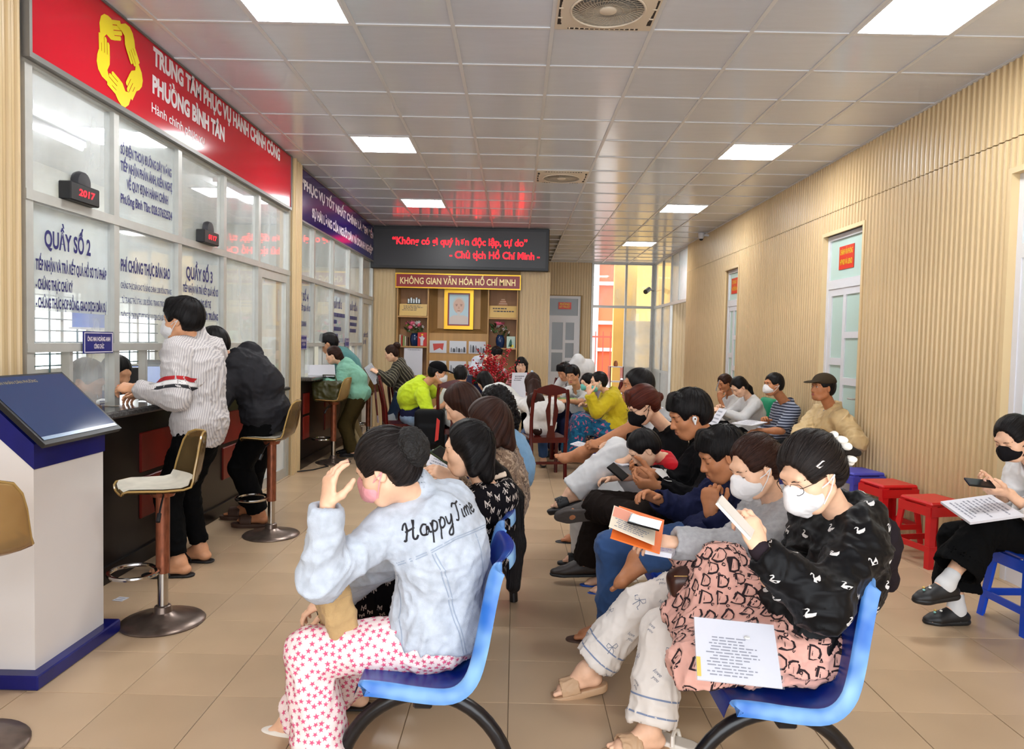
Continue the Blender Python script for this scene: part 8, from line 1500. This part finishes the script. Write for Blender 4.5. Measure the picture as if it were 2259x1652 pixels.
for k in range(3): B((-.085 + .02 * k, -.04, .22 + .035 * k), (.085 - .02 * k, .04, .235 + .035 * k)).build('tier', hexmat('tier_wood', 'b07a58', rough=.6), t); B((-.07 + .02 * k, -.03, .235 + .035 * k), (.07 - .02 * k, .03, .255 + .035 * k)).build('wall', hexmat('tier_wall', 'c9a58a'), t)
MB().tube([(0, 0, .32), (0, 0, .37)], .004, 6).build('spire', M_OAKD, t)
o, nn, qq = slab('wall_chart', 'white chart panel below the left shelf', 'poster', [(-1.90, YB + .0, .88), (-1.585, YB + .0, .88), (-1.585, YB + .02, 1.355), (-1.90, YB + .02, 1.355)], .006, PAPER); print_rows(o, qq, (.1, .9, .9, .97), 1, PRINTM, 2)
# red flower arrangement on the table
t = thing('flower_arrangement', (-.30, 9.98, .752), 'large arrangement of red blossoms on the meeting table', 'flowers'); MB().lathe([(.001, 0), (.10, 0), (.15, .10), (.16, .16), (.001, .16)], n=20).build('bowl', M_CW, t); bl = MB(); r = random.Random(8); tw = MB()
for k in range(46):
    a, e = r.uniform(0, 6.28), r.uniform(.15, 1.5); L = r.uniform(.28, .50) * (1.25 if e > 1.1 else 1); d = V3(math.cos(a) * math.cos(e), math.sin(a) * math.cos(e) * .7, math.sin(e)); p0 = V3(0, 0, .12); p2 = p0 + d * L * V3(1.05, .9, 1); p1 = p0 + d * L * .5 + V3(0, 0, .05); tw.tube([p0, p1, p2], .003, 4)
    for q in range(17):
        u = r.uniform(.35, 1.02); c = p0 * (1 - u) ** 2 + p1 * 2 * u * (1 - u) + p2 * u * u + V3(r.uniform(-.035, .035), r.uniform(-.035, .035), r.uniform(-.03, .03)); s = r.uniform(.010, .018)
        bl.add([c + V3(s, 0, 0), c + V3(-s, 0, 0), c + V3(0, s, 0), c + V3(0, -s, 0), c + V3(0, 0, s), c + V3(0, 0, -s)], [(0, 2, 4), (2, 1, 4), (1, 3, 4), (3, 0, 4), (2, 0, 5), (1, 2, 5), (3, 1, 5), (0, 3, 5)], True)
tag(bl.build('blossoms', M_FR, t), kind='stuff'); tag(tw.build('twigs', hexmat('twig', '5a2a1a', rough=.7), t), kind='stuff')
for k in range(34):
    a = r.uniform(0, 6.28); e = r.uniform(-.1, .7); R0 = r.uniform(.16, .32); inst(LEAFM, 'leaf', (R0 * math.cos(a) * math.cos(e), R0 * math.sin(a) * math.cos(e) * .8, .16 + R0 * math.sin(e)), t, (r.uniform(-.5, .5), -e, a), (.11,) * 3)
# shoes left on the floor
def loose_sandal(x, y, rz, m, ms, label):
    t = thing('sandal', (x, y, 0), label, 'sandal', rz=rz); K = Sdf(); K.cap((-.06, 0, .012), (.09, 0, .012), .036, .042, k=.02, flat=((0, 0, 1), 1.)); K.plane((0, 0, .022), (0, 0, 1), .002); K.plane((0, 0, 0), (0, 0, -1), .002); P_, F_ = K.mesh(.006); np_mesh('sole', P_, F_, m, t)
    for x_ in (.05, -.01): MB().tube([(x_, -.042, .015), (x_ + .005, -.03, .045), (x_ + .008, 0, .056), (x_ + .005, .03, .045), (x_, .042, .015)], .008, 6).build('strap', ms, t)
c = onz(1488, 1650, 0); loose_sandal(c[0], c[1] + .02, 2.6, M_WSH, M_WSH, 'pale sandal lying on the floor under the pink patterned skirt')
M_BS = hexmat('blue_sandal', '1d4fb0', rough=.5); c = onz(1330, 1222, 0); loose_sandal(c[0], c[1], 2.9, M_BS, M_YEL, 'blue and yellow child sandal on the floor between the men'); loose_sandal(c[0] + .02, c[1] + .14, 3.3, M_BS, M_BS, 'second blue child sandal on the floor, behind the first')
# cable by the far counter, cabinet by the rear door, office boxes
o = MB().tube([(-2.38, 7.95, .012), (-2.25, 8.1, .008), (-2.15, 8.35, .008), (-2.3, 8.6, .008), (-2.2, 8.9, .01)], .007, 6).build('power_cable', M_BLK); tag(o, 'thin black cable on the floor beside the slatted pier', 'cable')
t = thing('small_cabinet', (2.25, 16.3, 0), 'small open cabinet beside the glass rear door', 'cabinet'); B((-.15, -.2, 0), (-.13, .2, 1.0)).build('side', M_CW, t); B((.13, -.2, 0), (.15, .2, 1.0)).build('side', M_CW, t)
for z in (.05, .35, .65, .98): B((-.13, -.2, z), (.13, .2, z + .02)).build('shelf_board', M_WHITE, t)
MB().lathe([(.001, 1.0), (.04, 1.0), (.05, 1.05), (.03, 1.12), (.001, 1.13)], n=14).build('jar', hexmat('terracotta', 'a8623a'), t)
c = onx(200, 700, -4.2); t = thing('storage_box', tuple(c - V3(0, 0, .12)), 'blue plastic box on the shelf behind the first counter window', 'box'); B((-.1, -.16, 0), (.1, .16, .22), .02).build('box_body', hexmat('box_blue', '2a5fc0', rough=.4), t); B((-.11, -.18, .0), (.11, .18, .02)).build('lid', PAPER, t)
sh = B((-4.35, 4.0, c[2] - .16), (-4.0, 5.6, c[2] - .125)).build('office_shelf', M_DESK); tag(sh, 'narrow cream shelf carrying the blue box in the office', 'shelf')
